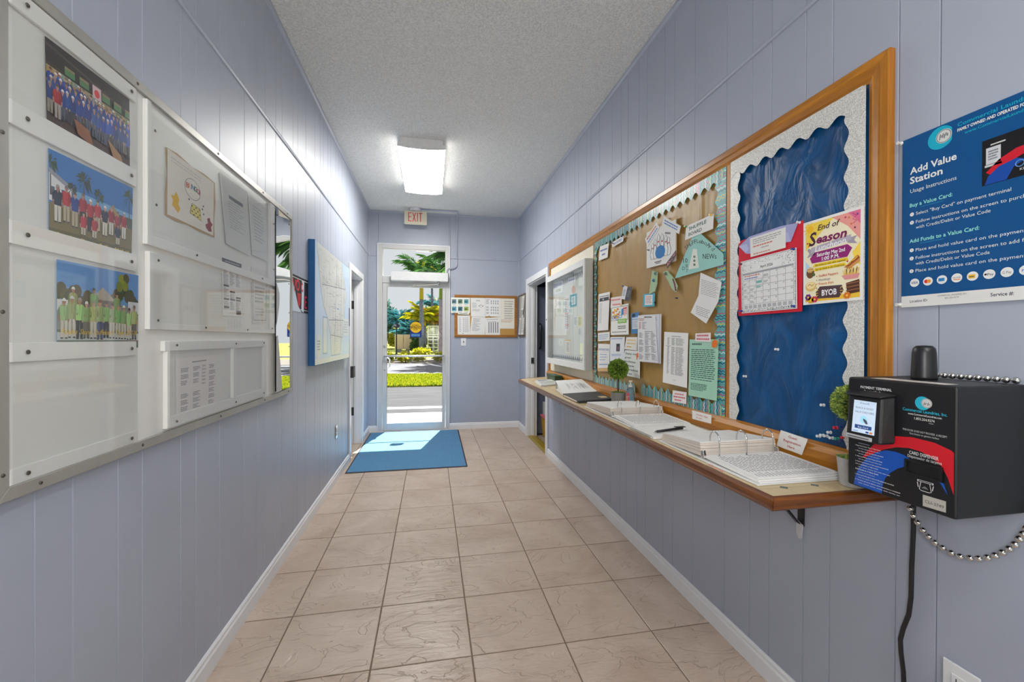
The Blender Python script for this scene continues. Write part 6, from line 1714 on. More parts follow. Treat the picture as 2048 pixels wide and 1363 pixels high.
# ---------------------------------------------------------------- hand sanitizer bottle
sz = thing('sanitizer_bottle', 'clear pump bottle of hand sanitizer behind the far topiary', 'bottle', (2.046, 2.40, CT))
bxc, byc = 2.046, 2.40
CLB = paint('bottle_clear_blue', (150, 190, 208), 0.15, **{'Transmission Weight': 0.6, 'IOR': 1.35})
M().lathe((bxc, byc, CT + 0.0008), [(0.021, 0), (0.024, 0.004), (0.024, 0.085), (0.020, 0.098), (0.010, 0.106), (0.010, 0.112)], 20).build('bottle', CLB, sz, smooth=True)
M().lathe((bxc, byc, CT + 0.1130), [(0.012, 0), (0.012, 0.014), (0.006, 0.016), (0.005, 0.03), (0.011, 0.032), (0.011, 0.040)], 14).build('pump', paint('pump_white', (222, 214, 206), 0.4), sz)
S = Sheet(50, 60, (206, 220, 228)); S.rect(0, 40, 50, 60, (200, 90, 100), 1); S.rect(28, 4, 46, 38, (60, 130, 170), 1); S.rect(4, 4, 26, 36, (226, 180, 160), 1)
def wrap(a, b, o):
    t_ = 3.4 - a
    return (bxc + (0.0245 + o) * math.cos(t_), byc + (0.0245 + o) * math.sin(t_), b)
for i in range(6):
    Sx = Sheet(10, 60, (206, 220, 228))
    c_ = [(200, 90, 100), (206, 120, 120), (226, 180, 160), (60, 130, 170), (70, 140, 180), (60, 130, 170)][i]
    Sx.rect(0, 38, 10, 60, (200, 90, 100) if i < 3 else (90, 150, 186), 1); Sx.rect(0, 4, 10, 36, c_, 1)
    lay(Sx, 'label_panel', wrap, [(-0.6 + i * 0.3, CT + 0.08), (-0.3 + i * 0.3, CT + 0.08), (-0.3 + i * 0.3, CT + 0.02), (-0.6 + i * 0.3, CT + 0.02)], 0.0003, parent=sz, thick=0.0002)

# ---------------------------------------------------------------- topiary balls
def leafmat(name, a, b, trans=0.0):
    m, nt, bs = nmat(name)
    if trans:                       # thin leaves let the sun glow through
        tl = nt.nodes.new('ShaderNodeBsdfTranslucent')
        mx = nt.nodes.new('ShaderNodeMixShader')
        mx.inputs[0].default_value = trans
        link(nt, bs.outputs[0], mx.inputs[1])
        link(nt, tl.outputs[0], mx.inputs[2])
        link(nt, mx.outputs[0], nt.nodes['Material Output'].inputs[0])
    oi = nt.nodes.new('ShaderNodeNewGeometry')
    col = ramp(nt, oi.outputs['Random Per Island'], [(0.0, lin(a)), (1.0, lin(b))])
    link(nt, col, bs.inputs['Base Color'])
    if trans:
        link(nt, col, tl.inputs[0])
    bs.inputs['Roughness'].default_value = 0.55
    return m
LEAF = leafmat('topiary_leaf', (58, 96, 22), (150, 182, 60))
LEAF2 = leafmat('topiary_leaf_pale', (76, 112, 52), (186, 202, 96))
POT = paint('cement_pot', (132, 132, 130), 0.8, var=0.08, nscale=90)
POTL = paint('cement_pot_pale', (166, 164, 160), 0.8, var=0.08, nscale=90)
def topiary(x, y, pr_, ph, stem, br, label, leaf, pot, seed):
    t = thing('topiary', label, 'plant', (x, y, CT), 'artificial topiary balls on the counter')
    z = CT + 0.0008
    M().lathe((x, y, z), [(pr_ * 0.78, 0), (pr_ * 0.82, 0.003), (pr_, ph), (pr_ * 0.9, ph), (pr_ * 0.86, ph - 0.012), (0.002, ph - 0.012)], 28).build('pot', pot, t, smooth=False)
    zc = z + ph + stem + br
    M().cyl((x, y, z + ph - 0.011), (x, y, zc - br * 0.3), 0.0045, 0.004, 8).build('stem', paint('stem_brown', (62, 52, 40), 0.8), t, smooth=True)
    r_ = random.Random(seed)
    m = M()
    def leaf_at(p, d, s):
        a = d.orthogonal().normalized()
        a.rotate(__import__('mathutils').Quaternion(d, r_.uniform(0, 6.28)))
        tip = p + d * s + a * s * 0.45
        mid = p + d * s * 0.55
        b = d.cross(a).normalized() * s * 0.3
        m.add([p, mid + b + a * s * 0.1, tip, mid - b + a * s * 0.1], [(0, 1, 2), (0, 2, 3)])
    for i in range(2600):
        u = r_.uniform(-1, 1); th = r_.uniform(0, 6.283)
        d = Vector((math.sqrt(1 - u * u) * math.cos(th), math.sqrt(1 - u * u) * math.sin(th), u))
        rad = br * (0.80 + 0.12 * mn.noise(d * 4.0 + Vector((seed, 0, 0)))) * (r_.random() ** 0.25 * 0.25 + 0.75)
        leaf_at(Vector((x, y, zc)) + d * rad, (d + Vector((r_.uniform(-.6, .6), r_.uniform(-.6, .6), r_.uniform(-.6, .6)))).normalized(), br * 0.2)
    m.build('leaf_ball', leaf, t, fix=False, kind='stuff')
    M().ball((x, y, zc), br * 0.7, 14).build('ball_core', paint('ball_core_green', (44, 66, 24), 0.9), t, smooth=True)
    m = M()
    for i in range(90):
        th = r_.uniform(0, 6.283); q = pr_ * 0.8 * math.sqrt(r_.random())
        leaf_at(Vector((x + q * math.cos(th), y + q * math.sin(th), z + ph - 0.014)), Vector((r_.uniform(-.7, .7), r_.uniform(-.7, .7), 1)).normalized(), 0.02)
    m.build('moss', leaf, t, fix=False, kind='stuff')
topiary(2.0, 2.475, 0.047, 0.072, 0.078, 0.067, 'far ball topiary in a grey cement pot beside the black binder', LEAF, POT, 1)
topiary(2.0, 0.972, 0.036, 0.078, 0.098, 0.054, 'near ball topiary in a pale cement pot half behind the black kiosk', LEAF2, POTL, 2)

# ================================================================ PAYMENT KIOSK
kx, ka, kb, kz0, kz1 = W - 0.2, 0.683, 0.917, 0.926, 1.205
kk = thing('payment_kiosk', 'black wall mounted payment kiosk with a red and blue front beside the counter', 'kiosk', (W - 0.1, 0.8, kz0))
B('body', BLACKM, kk, kx, ka, kz0, W - 0.001, kb, kz1, bevel=0.006, seg=3)
S = Sheet(234, 279, (28, 28, 30), outline=[(6, 3), (228, 3), (231, 8), (231, 268), (224, 275), (10, 275), (4, 268), (4, 8)])
WH = (226, 224, 220)
S.text('PAYMENT TERMINAL', 34, 253, 6, WH, w=74, bold=0.02); S.text('Terminal De Pagos', 43, 244, 5.5, WH, w=51)
rdk, blk = (206, 28, 40), (22, 82, 176)
S.poly([(40, 78), (52, 98), (69, 119), (92, 138), (119, 150), (153, 155), (195, 153), (225, 144), (230, 140), (230, 52), (219, 86), (209, 105), (192, 119), (170, 127), (145, 129), (119, 124), (92, 112), (69, 97), (52, 84)], rdk, 1)
S.poly([(18, 4), (22, 26), (30, 48), (42, 68), (55, 85), (75, 101), (96, 111), (118, 113), (136, 110), (150, 103), (141, 86), (122, 75), (106, 60), (95, 44), (89, 24), (87, 4)], blk, 1.3)
S.poly([(204, 72), (212, 71), (220, 48)], blk, 1.3)
S.circ(172, 235, 15, (40, 176, 200), 2, n=28); S.poly([(174, 246), (190, 250), (190, 221), (176, 224)], (28, 28, 30), 2.2) if False else S.rect(186, 222, 191, 249, (28, 28, 30), 2.2)
S.circ(180, 236, 10.5, (206, 204, 200), 3, n=28); S.ring(180, 236, 9.4, 0.8, (130, 128, 126), 4)
for i in range(7): S.stroke([(174 + i * 2, 231 + (i * 5) % 4), (176 + i * 1.4, 238 - (i * 3) % 5)], 1.2, (110, 108, 106), 4)
S.text('Commercial Laundries, Inc.', 132, 213.5, 6.4, (40, 186, 214), w=86, bold=0.012)
S.text('www.CommercialLaundries.com', 143, 206, 4.2, WH, w=65, bold=0.01); S.text('1.855.254.9274', 156, 196.5, 5.2, WH, w=39, bold=0.012); S.rect(184, 192, 193, 193.6, (150, 150, 150), 2)
S.text('THIS KIOSK DOES NOT PROVIDE  A RECEIPT', 132, 168, 4.2, (206, 206, 204), w=86); S.text('Este kiosco no genera recibos', 147, 161.5, 4, (206, 206, 204), w=56)
S.text('CARD DISPENSER', 146, 116.5, 7, WH, w=57, bold=0.01, l=3); S.text('Dispensador de tarjetva', 143, 108.5, 6, WH, w=66, l=3)
y_ = 112
lines = [('Para cuenta:', 1, 30), ('Usage Instructions: "Buy A Value Card:', 0, 62), ('Instrucciones: compre tarjeta', 1, 58), ('1. Select "Buy Card" on payment terminal', 0, 68), ('Seleccione comprar en la terminal', 1, 58), ('2. After purchasing card, Press add funds', 0, 66), ('Despues de comprar la tarjeta', 1, 60), ('3. Follow instructions on the screen to purchase', 0, 80), ('   with Credit/Debit or Value Code', 0, 56), ('Siga las instrucciones en la pantalla', 1, 80), ('Add Funds to a Value Card:', 0, 57), ('Anada fondos a tarjeta', 1, 44), ('1. Place and hold value card on the payment terminal', 0, 92), ('Coloque y mantenga la tarjeta en el terminal', 1, 64), ('2. Terminal will show balance when transaction is completed', 0, 106), ('El terminal muestra el saldo cuando termine', 1, 100)]
for t_, it, w_ in lines:
    h_ = 3.0 if t_.startswith('Add') else 2.2
    if it: S.greek(30, y_ - 0.4, 30 + w_, y_ + 2.4, 1, (170, 180, 196), dens=0.5, l=3, seed=w_)
    else: S.text(t_, 22, y_, h_, WH, w=w_, l=3, bold=0.02)
    y_ -= 6.7
S.rect(163, 60, 194, 64, WH, 3); S.rect(165, 61, 192, 63, (28, 28, 30), 3.5)
S.stroke([(170, 60), (167, 43), (171, 41), (186, 41), (190, 43), (187, 60)], 1.2, WH, 3); S.stroke([(163, 58), (165, 47)], 1.6, WH, 3); S.stroke([(194, 58), (192, 47)], 1.6, WH, 3)
for q in (2, 4, 6): S.stroke([(178 - q, 47), (178, 47 + q * 0.8), (178 + q, 47)], 0.9, (150, 150, 150), 3)
S.poly([(174, 33), (217, 34), (217, 10), (174, 8)], (178, 174, 164), 3); S.text('CLI-3749', 178, 17, 6.4, (52, 50, 46), w=35, l=4)
KQ = rq(kb, kz1, ka, kz0)
lay(S, 'front_decal', 'R', KQ, 0.2002, parent=kk, thick=0.0003, step=0.00008, mat=PHOTO)
def kp(u, v): return (kb - u / 1000, kz0 + v / 1000)
# card slot with a raised rim
sa, sz1 = kp(140, 104); sb_, sz0_ = kp(212, 72)
SL = paint('slot_black', (12, 12, 13), 0.5)
B('card_slot', SL, kk, kx - 0.0022, sb_, sz0_, kx - 0.0012, sa, sz1)
for b_ in ((sb_, sz1 - 0.003, sa, sz1), (sb_, sz0_, sa, sz0_ + 0.003), (sb_, sz0_ + 0.003, sb_ + 0.003, sz1 - 0.003), (sa - 0.003, sz0_ + 0.003, sa, sz1 - 0.003)):
    B('slot_rim', BLACK, kk, kx - 0.006, b_[0], b_[1], kx - 0.0012, b_[2], b_[3])
# terminal
te = thing('card_terminal', None, None, (kx, 0.85, 1.05)); te.parent = kk; te.location = WLOC[te.name] - WLOC[kk.name]
ta0, ta1 = 0.917 - 0.108, 0.917 - 0.006
fa0, fa1 = 0.917 - 0.108, 0.917 - 0.028
M().hexa([(kx - 0.001, ta0 - 0.011, 1.056), (kx - 0.001, ta1, 1.056), (kx - 0.001, ta1, 1.168), (kx - 0.001, ta0 - 0.011, 1.168)], [(kx - 0.036, fa0, 1.053), (kx - 0.036, fa1, 1.053), (kx - 0.030, fa1, 1.163), (kx - 0.030, fa0, 1.163)]).build('housing', BLACK, te, bevel=0.005, seg=3)
M().hexa([(kx - 0.001, ta0 - 0.011, 1.168), (kx - 0.001, ta1, 1.168), (kx - 0.001, ta1, 1.174), (kx - 0.001, ta0 - 0.011, 1.174)], [(kx - 0.038, fa0 - 0.003, 1.163), (kx - 0.038, fa1 + 0.002, 1.163), (kx - 0.036, fa1 + 0.002, 1.168), (kx - 0.036, fa0 - 0.003, 1.168)]).build('hood', BLACK, te, bevel=0.002)
def scr(a, b, o):
    v = (b - 1.053) / 0.11
    return (kx - 0.036 + 0.006 * v - o, a, b)
S = Sheet(54, 78, (190, 208, 226))
S.text('Kiosoft', 27, 70, 4, (90, 110, 140), w=22, align='C'); S.text('PLACE & HOLD', 27, 58, 4.6, (90, 104, 126), w=42, align='C'); S.text('VALUE CARD HERE', 27, 48, 4.6, (90, 104, 126), w=46, align='C')
S.circ(27, 33, 9, (150, 206, 226), 1); S.poly([(26, 36), (34, 32), (38, 24), (33, 23), (26, 31)], (70, 74, 84), 2); S.rect(7, 10, 47, 19, (44, 72, 128), 1); S.text('Buy Card', 27, 12, 4.2, (200, 214, 230), w=24, align='C'); S.rect(34, 2, 41, 6, (50, 70, 130), 2); S.rect(43, 2, 50, 6, (206, 120, 50), 2); S.rect(3, 2, 16, 5, (150, 170, 200), 2)
def screen_mat():
    m, nt, bs = nmat('lit_screen')
    a = nt.nodes.new('ShaderNodeVertexColor')
    a.layer_name = 'ink'
    link(nt, a.outputs['Color'], bs.inputs['Base Color'])
    link(nt, a.outputs['Color'], bs.inputs['Emission Color'])
    bs.inputs['Emission Strength'].default_value = 0.35
    bs.inputs['Roughness'].default_value = 0.2
    return m
lay(S, 'screen', scr, [(0.917 - 0.044, 1.152), (0.917 - 0.098, 1.152), (0.917 - 0.096, 1.073), (0.917 - 0.041, 1.073)], 0.0004, parent=te, thick=0.0004, step=0.00008, mat=screen_mat())
M().hexa([scr(fa1 - 0.001, 1.057, 0.0004), scr(fa0 + 0.016, 1.057, 0.0004), scr(fa0 + 0.016, 1.066, 0.0004), scr(fa1 - 0.001, 1.067, 0.0004)], [scr(fa1 - 0.001, 1.057, 0.004), scr(fa0 + 0.016, 1.057, 0.004), scr(fa0 + 0.016, 1.066, 0.003), scr(fa1 - 0.001, 1.067, 0.003)]).build('card_reader_lip', paint('reader_silver', (178, 178, 180), 0.35), te, bevel=0.001)
M().hexa([scr(fa1 - 0.006, 1.0612, 0.0041), scr(fa0 + 0.022, 1.0606, 0.0041), scr(fa0 + 0.022, 1.0622, 0.0041), scr(fa1 - 0.006, 1.0628, 0.0041)], [scr(fa1 - 0.006, 1.0612, 0.0045), scr(fa0 + 0.022, 1.0606, 0.0045), scr(fa0 + 0.022, 1.0622, 0.0045), scr(fa1 - 0.006, 1.0628, 0.0045)]).build('card_reader_slit', BLACK, te)
# stickers on the top, antenna dome
M().box(kx + 0.012, ka + 0.03, kz1 + 0.0002, kx + 0.05, kb - 0.05, kz1 + 0.0006).build('top_sticker', paint('sticker_white', (206, 198, 190), 0.5), kk)
M().lathe((W - 0.085, 0.823, kz1 + 0.0002), [(0.0245, 0), (0.0245, 0.006), (0.0225, 0.065), (0.0205, 0.076), (0.015, 0.082), (0.001, 0.083)], 24).build('antenna_dome', BLACK, kk, smooth=True)

# power cable, outlet, bead chain
pc = thing('power_cable', 'black power cable hanging from the kiosk down to the outlet', 'cable', (W - 0.02, 0.87, 0.25))
M().tube([(W - 0.02, 0.885, 0.924), (W - 0.02, 0.890, 0.86), (W - 0.02, 0.8896, 0.80), (W - 0.02, 0.893, 0.70), (W - 0.02, 0.894, 0.62), (W - 0.02, 0.899, 0.57), (W - 0.02, 0.912, 0.525), (W - 0.02, 0.919, 0.49), (W - 0.02, 0.917, 0.455), (W - 0.02, 0.911, 0.41), (W - 0.02, 0.909, 0.36), (W - 0.02, 0.897, 0.30), (W - 0.025, 0.87, 0.27), (W - 0.03, 0.84, 0.275), (W - 0.04, 0.815, 0.31), (W - 0.045, 0.80, 0.36), (W - 0.045, 0.797, 0.40)], 0.0055, 10).build('cord', BLACK, pc, smooth=True)
B('plug', BLACK, pc, W - 0.055, 0.782, 0.40, W - 0.0115, 0.812, 0.438, bevel=0.006)
outlet('R', 0.758, 0.832, 0.39, 0.506, 'white outlet plate under the kiosk with a black plug in it', False)
bc = thing('bead_chain', 'steel ball chain looped over the kiosk and drooping below it', 'chain', (W - 0.03, 0.78, 0.75))
low = [(0.8862, 0.8592), (0.8783, 0.8440), (0.8681, 0.8301), (0.8561, 0.8160), (0.8432, 0.8053), (0.8294, 0.7966), (0.8132, 0.7913), (0.7954, 0.7873), (0.7783, 0.7876), (0.7599, 0.7934), (0.7440, 0.8004), (0.7286, 0.8105), (0.7154, 0.8218), (0.7032, 0.8345), (0.6924, 0.8479), (0.6831, 0.8618), (0.6762, 0.8769)]
low = [(W - 0.036, a, b) for a, b in low]
for i in range(5):
    a = low[-1]; b = low[-2]
    low.append((W - 0.036, a[1] - 0.006 + 0.0005 * i, a[2] + 0.013 + 0.001 * i))
top_ = [(W - 0.012, 0.895 - 0.0165 * i, kz1 + 0.0085) for i in range(13)]
bm_ = M().ball((0, 0, 0), 0.0075, 12).mesh('bead')
for p in bm_.polygons: p.use_smooth = True
bm_.materials.append(CHROME)
for p in low + top_: put('bead', bm_, bc, p)
M().tube(low, 0.0012, 5).tube(top_, 0.0012, 5).build('link_wire', STEEL, bc)

# ================================================================ BLUE INSTRUCTION POSTER
S = Sheet(610, 455, (4, 78, 136))
S.rect(0, 0, 610, 30, (226, 225, 221), 1)
CY, WT, PT = (24, 170, 196), (232, 232, 228), (150, 226, 214)
S.circ(88, 424, 28, CY, 1, n=36); S.rect(112, 392, 120, 456, (4, 78, 136), 1.5)
S.circ(95, 425, 17, (214, 214, 210), 2, n=28); S.ring(95, 425, 15, 1.3, (70, 76, 84), 3)
for i in range(6): S.stroke([(86 + i * 3.4, 418 + (i * 5) % 7), (88 + i * 3, 432 - (i * 3) % 6)], 2.0, (90, 94, 100), 3)
S.text('Commercial Laundries, Inc.', 123, 434, 9, CY, w=168, bold=0.01); S.text('FAMILY OWNED AND OPERATED FOR OVER 60 YEARS', 123, 422, 7, WT, w=178, bold=0.03); S.text('www.CommercialLaundries.com', 137, 410, 7, CY, w=140, bold=0.01)
S.text('Add Value', 19, 356, 17, WT, w=103, bold=0.022); S.text('Station', 19, 331, 17, WT, w=74, bold=0.022); S.text('Usage Instructions', 20, 306, 10, WT, w=102)
S.text('Buy a Value Card:', 19, 268, 9.5, PT, w=95, bold=0.015); S.rect(44, 262, 96, 263, (40, 150, 190), 2)
S.text('Select "Buy Card" on payment terminal', 34, 244, 8, WT, w=188); S.text('Follow instructions on the screen to purchase a card', 34, 222, 8, WT, w=262); S.text('with Credit/Debit or Value Code', 34, 207, 8, WT, w=153)
S.text('Add Funds to a Value Card:', 19, 172, 9.5, PT, w=148, bold=0.015); S.rect(44, 166, 96, 167, (40, 150, 190), 2)
S.text('Place and hold value card on the payment terminal', 34, 147, 8, WT, w=258); S.text('Follow instructions on the screen to add funds', 34, 126, 8, WT, w=232); S.text('with Credit/Debit or Value Code', 34, 111, 8, WT, w=152); S.text('Place and hold value card on the payment terminal', 34, 92, 8, WT, w=258)
for v, t_ in ((248, '1'), (226, '2'), (152, '1'), (130, '2'), (96, '3')):
    S.circ(24.5, v, 5, WT, 2); S.text(t_, 24.5, v - 2.5, 5, (150, 80, 60), align='C', l=3)
for i in range(10):
    S.circ(32 + 30.7 * i, 64, 11, WT, 2, n=24)
S.text('VISA', 32, 61, 6, (28, 48, 120), w=15, align='C', l=3, bold=0.02, shear=0.2); S.circ(59, 64, 4.6, (216, 40, 50), 3); S.circ(65, 64, 4.6, (240, 150, 40), 3.5); S.rect(86, 60, 99, 68, (40, 130, 190), 3); S.text('DISCOVER', 124, 63, 3.4, (60, 50, 50), w=16, align='C', l=3); S.rect(118, 59, 131, 61, (236, 130, 50), 3); S.rect(147, 59, 160, 68, (240, 190, 40), 3); S.rect(148, 62, 158, 64, (40, 60, 110), 4)
S.text('Pay', 188, 61, 5.5, (40, 40, 44), w=11, align='C', l=3); S.circ(179, 64, 2.3, (40, 40, 44), 3); S.text('G Pay', 216, 61, 5.5, (90, 94, 100), w=16, align='C', l=3); S.text('Pay', 247, 61, 5.5, (40, 90, 190), w=13, align='C', l=3)
S.text('Location ID:', 21, 12, 6.5, (40, 50, 70), w=41, bold=0.012); S.text('COMMERCIAL LAUNDRIES, INC', 84, 22, 3.6, (90, 90, 94), w=60); S.text('855-254-9274', 100, 15, 3.6, (90, 90, 94), w=28); S.text('Service #:', 188, 12, 8, (40, 50, 70), w=40, bold=0.012)
S.rect(171, 271, 420, 376, (24, 24, 26), 2)
S.rect(178, 318, 204, 356, (206, 208, 212), 3); S.greek(182, 326, 200, 350, 4, (110, 114, 124), l=4); S.rect(186, 360, 212, 363, (206, 206, 204), 3); S.rect(176, 312, 206, 317, (200, 200, 200), 3)
S.poly([(178, 300), (200, 322), (230, 336), (300, 340), (300, 318), (240, 318), (205, 304), (190, 290)], (204, 28, 46), 3); S.poly([(176, 272), (182, 290), (200, 306), (230, 314), (246, 306), (226, 296), (214, 272)], (20, 72, 160), 3.5)
S.text('KIOSOFT', 236, 284, 5, WT, w=34, l=4); S.ring(236, 300, 7, 1.6, (110, 160, 220), 4)
lay(S, 'instruction_poster', 'R', rq(0.934, 1.845, 0.324, 1.39), 0.0035, 'blue instruction poster for the add value station above the kiosk', 'poster', thick=0.0012, step=0.00015, mat=PHOTO)
for a, b, l_ in ((0.936, 1.84, 'clear pin at the upper left corner of the blue poster'), (0.936, 1.398, 'clear pin at the lower left corner of the blue poster')): pin((W - 0.005, a, b), (-1, 0, 0), (214, 212, 208), l_, 1.0, 'pins of the blue poster')

# ================================================================ OUTSIDE
GZ = -0.05
def rough_mat(name, a, b, scale, rough=0.95, bmp=0.4, bd=0.01, vs3=(1, 1, 1), det=5):
    m, nt, bs = nmat(name)
    v = pos(nt, vs3)
    n = noise(nt, scale, det, v, 0.65)
    link(nt, ramp(nt, n.outputs['Fac'], [(0.32, lin(a)), (0.68, lin(b))]), bs.inputs['Base Color'])
    bs.inputs['Roughness'].default_value = rough
    bump(nt, bs, n.outputs['Fac'], bmp, bd)
    return m
CONC = rough_mat('concrete', (176, 174, 168), (200, 198, 192), 3)
ASPH = rough_mat('asphalt', (50, 50, 54), (70, 70, 74), 1.6, vs3=(0.6, 2.5, 1))
ROAD = rough_mat('pale_road', (90, 90, 100), (106, 106, 114), 0.8)
GRASS = rough_mat('lawn', (70, 96, 10), (152, 146, 40), 3.5, bmp=0.8, bd=0.03)
BED = rough_mat('bed_sand', (90, 84, 78), (110, 102, 96), 3)
def ground(name, x0, x1, ya, yb, mat, z=GZ, t=0.2): return M().box(x0, ya, z - t, x1, yb, z).build(name, mat, kind='structure')
ground('door_step', -3, 5, D + 0.1, 7.65, CONC, -0.012)
ground('asphalt_drive', -30, 30, 7.65, 12.1, ASPH)
ground('lawn_strip', -30, 30, 12.1, 15.65, GRASS, GZ + 0.03)
ground('road', -30, 30, 15.65, 23.0, ROAD)
ground('planting_bed', -30, 30, 23.0, 29, BED, GZ + 0.02)
ground('lawn', -60, 60, 29, 120, GRASS, GZ + 0.01)
M().box(-30, 8.31, GZ, 30, 8.55, GZ + 0.004).build('parking_line', paint('line_white', (214, 214, 210), 0.8), label='white painted line across the asphalt outside the door', cat='road marking')
# grass blades at the edge of the lawn strip and over it
def blades(name, x0, x1, ya, yb, n, h, seed, a, b, z):
    r_ = random.Random(seed)
    m = M()
    for i in range(n):
        x, y = r_.uniform(x0, x1), ya + (yb - ya) * r_.random()
        hh = h * r_.uniform(0.5, 1.2)
        dx, dy = r_.uniform(-0.4, 0.4) * hh, r_.uniform(-0.4, 0.4) * hh
        w_ = 0.012 + 0.0006 * y
        m.add([(x - w_, y, z), (x + w_, y, z), (x + dx, y + dy, z + hh)], [(0, 1, 2)])
    return m.build(name, leafmat(name + '_blade', a, b, 0.5), fix=False, kind='stuff', label='sunlit grass blades on the strip between asphalt and road', cat='grass')
blades('grass', -2.6, 3.2, 12.08, 15.65, 30000, 0.075, 5, (70, 112, 6), (184, 178, 40), GZ + 0.03)

# ---------------------------------------------------------------- palms
def frond_mesh(L, droop, leaf, nl, w, seed, fan=False):
    """one pinnate frond: midrib along +x drooping down, leaflets either side"""
    r_ = random.Random(seed)
    m = M()
    def rib(t): return Vector((L * t * (1 - 0.16 * t), 0, L * (0.35 * t - droop * t * t)))
    pts = [rib(i / 8) for i in range(9)]
    m.tube(pts, [0.03 * (1 - 0.8 * i / 8) * L / 2 for i in range(9)], 4)
    for i in range(nl):
        t = 0.12 + 0.88 * i / nl
        p = rib(t)
        ln = leaf * (1 - 0.55 * abs(t - 0.45)) * r_.uniform(0.85, 1.1)
        for s_ in (-1, 1):
            d = Vector((0.55, s_ * 0.8, -0.35 + r_.uniform(-0.25, 0.15))).normalized()
            b = Vector((1, 0, 0)) * w
            tip = p + d * ln + Vector((0, 0, -0.25 * ln))
            mid = p + d * ln * 0.5
            m.add([p - b * 0.4, mid - b, tip, mid + b], [(0, 1, 2), (0, 2, 3)])
    return m.mesh('frond', fix=False)
def palm(x, y, th, tr, cs_h, nf, L, droop, label, tmat, cmat, lmat, seed, leaf=0.9, up=0.0, nl=26, w=0.05):
    t = thing('palm_tree', label, 'palm', (x, y, GZ), 'palms outside')
    r_ = random.Random(seed)
    lean = r_.uniform(-0.02, 0.02)
    pts = [(x + lean * th * i / 6, y, GZ + th * i / 6) for i in range(7)]
    M().tube(pts, [tr * (1.25 - 0.35 * i / 6) for i in range(7)], 12).build('trunk', tmat, t, smooth=True)
    for i in range(1, 9):
        zz = GZ + th * i / 9
        M().lathe((x + lean * th * i / 9, y, zz), [(tr * 1.1, 0), (tr * (1.28 - 0.3 * i / 9), 0.02), (tr * 1.1, 0.05)], 12).build('trunk_ring', tmat, t)
    top = Vector((x + lean * th, y, GZ + th))
    if cs_h:
        M().tube([top, top + Vector((0, 0, cs_h * 0.5)), top + Vector((0, 0, cs_h))], [tr * 1.0, tr * 0.9, tr * 0.55], 12).build('crownshaft', cmat, t, smooth=True)
        top = top + Vector((0, 0, cs_h))
    mes = [frond_mesh(L * k, droop, leaf * k, nl, w, seed + i) for i, k in enumerate((1.0, 0.85))]
    for me in mes: me.materials.append(lmat)
    for i in range(nf):
        o = put('frond', mes[i % 2], t, top)
        o.rotation_euler = (r_.uniform(-0.2, 0.2), -(up + r_.uniform(-0.35, 0.75)), 2 * math.pi * i * 0.382 + r_.uniform(-0.2, 0.2))
    return t
TR1 = rough_mat('palm_trunk_grey', (96, 104, 132), (132, 138, 164), 5)
TR2 = rough_mat('palm_trunk_pale', (150, 136, 148), (186, 172, 176), 6)
CS1 = paint('crownshaft_yellow', (170, 150, 30), 0.5)
CS2 = paint('crownshaft_green', (126, 150, 50), 0.5)
FR1 = leafmat('frond_yellow_green', (116, 136, 8), (220, 206, 30), 0.5)
FR2 = leafmat('frond_deep_green', (30, 72, 48), (90, 136, 60), 0.5)
FR3 = leafmat('frond_blue_green', (30, 100, 120), (90, 150, 150), 0.5)
FR4 = leafmat('frond_mixed', (70, 100, 16), (206, 130, 30), 0.5)
palm(-0.05, 40.6, 5.0, 0.20, 2.4, 17, 3.0, 0.55, 'tall palm with a yellow crownshaft in the middle of the door view', TR1, CS1, FR2, 11, leaf=0.95, up=0.25)
palm(1.50, 27.8, 3.9, 0.17, 1.6, 13, 2.6, 0.6, 'palm with a pale trunk at the right side of the door view', TR2, CS2, FR2, 12, leaf=0.8, up=0.3)
palm(0.98, 46.0, 7.0, 0.13, 1.0, 14, 2.3, 0.5, 'slim palm with bright yellow fronds showing in the transom', TR1, CS1, FR1, 13, leaf=0.7, up=0.35)
palm(0.25, 43.5, 2.6, 0.12, 0.6, 16, 2.6, 0.55, 'low yellow green palm behind the tall palm', TR1, CS1, FR1, 14, leaf=0.9, up=0.5)
palm(-1.35, 46.8, 1.7, 0.12, 0.0, 16, 2.3, 0.6, 'short blue green palm beside the mail boxes', TR1, CS1, FR3, 15, leaf=1.0, up=0.6)
palm(1.0, 46, 2.8, 0.14, 0.4, 15, 2.6, 0.6, 'low palm with orange tinted fronds behind the white stairs', TR1, CS1, FR4, 16, leaf=0.9, up=0.5)
palm(-2.6, 49, 2.9, 0.14, 0.0, 15, 2.6, 0.6, 'short palm left of the street lamp seen through the door', TR1, CS1, FR3, 17, leaf=1.0, up=0.5)
palm(2.6, 22.6, 4.4, 0.18, 1.0, 16, 3.0, 0.6, 'palm outside beyond the right edge of the door view', TR2, CS2, FR2, 18, leaf=1.0, up=0.3, nl=30, w=0.09)
palm(1.4, 50, 4.6, 0.15, 0.5, 14, 2.4, 0.55, 'blue green palm far behind the white stairs', TR1, CS1, FR3, 19, leaf=0.9, up=0.4)

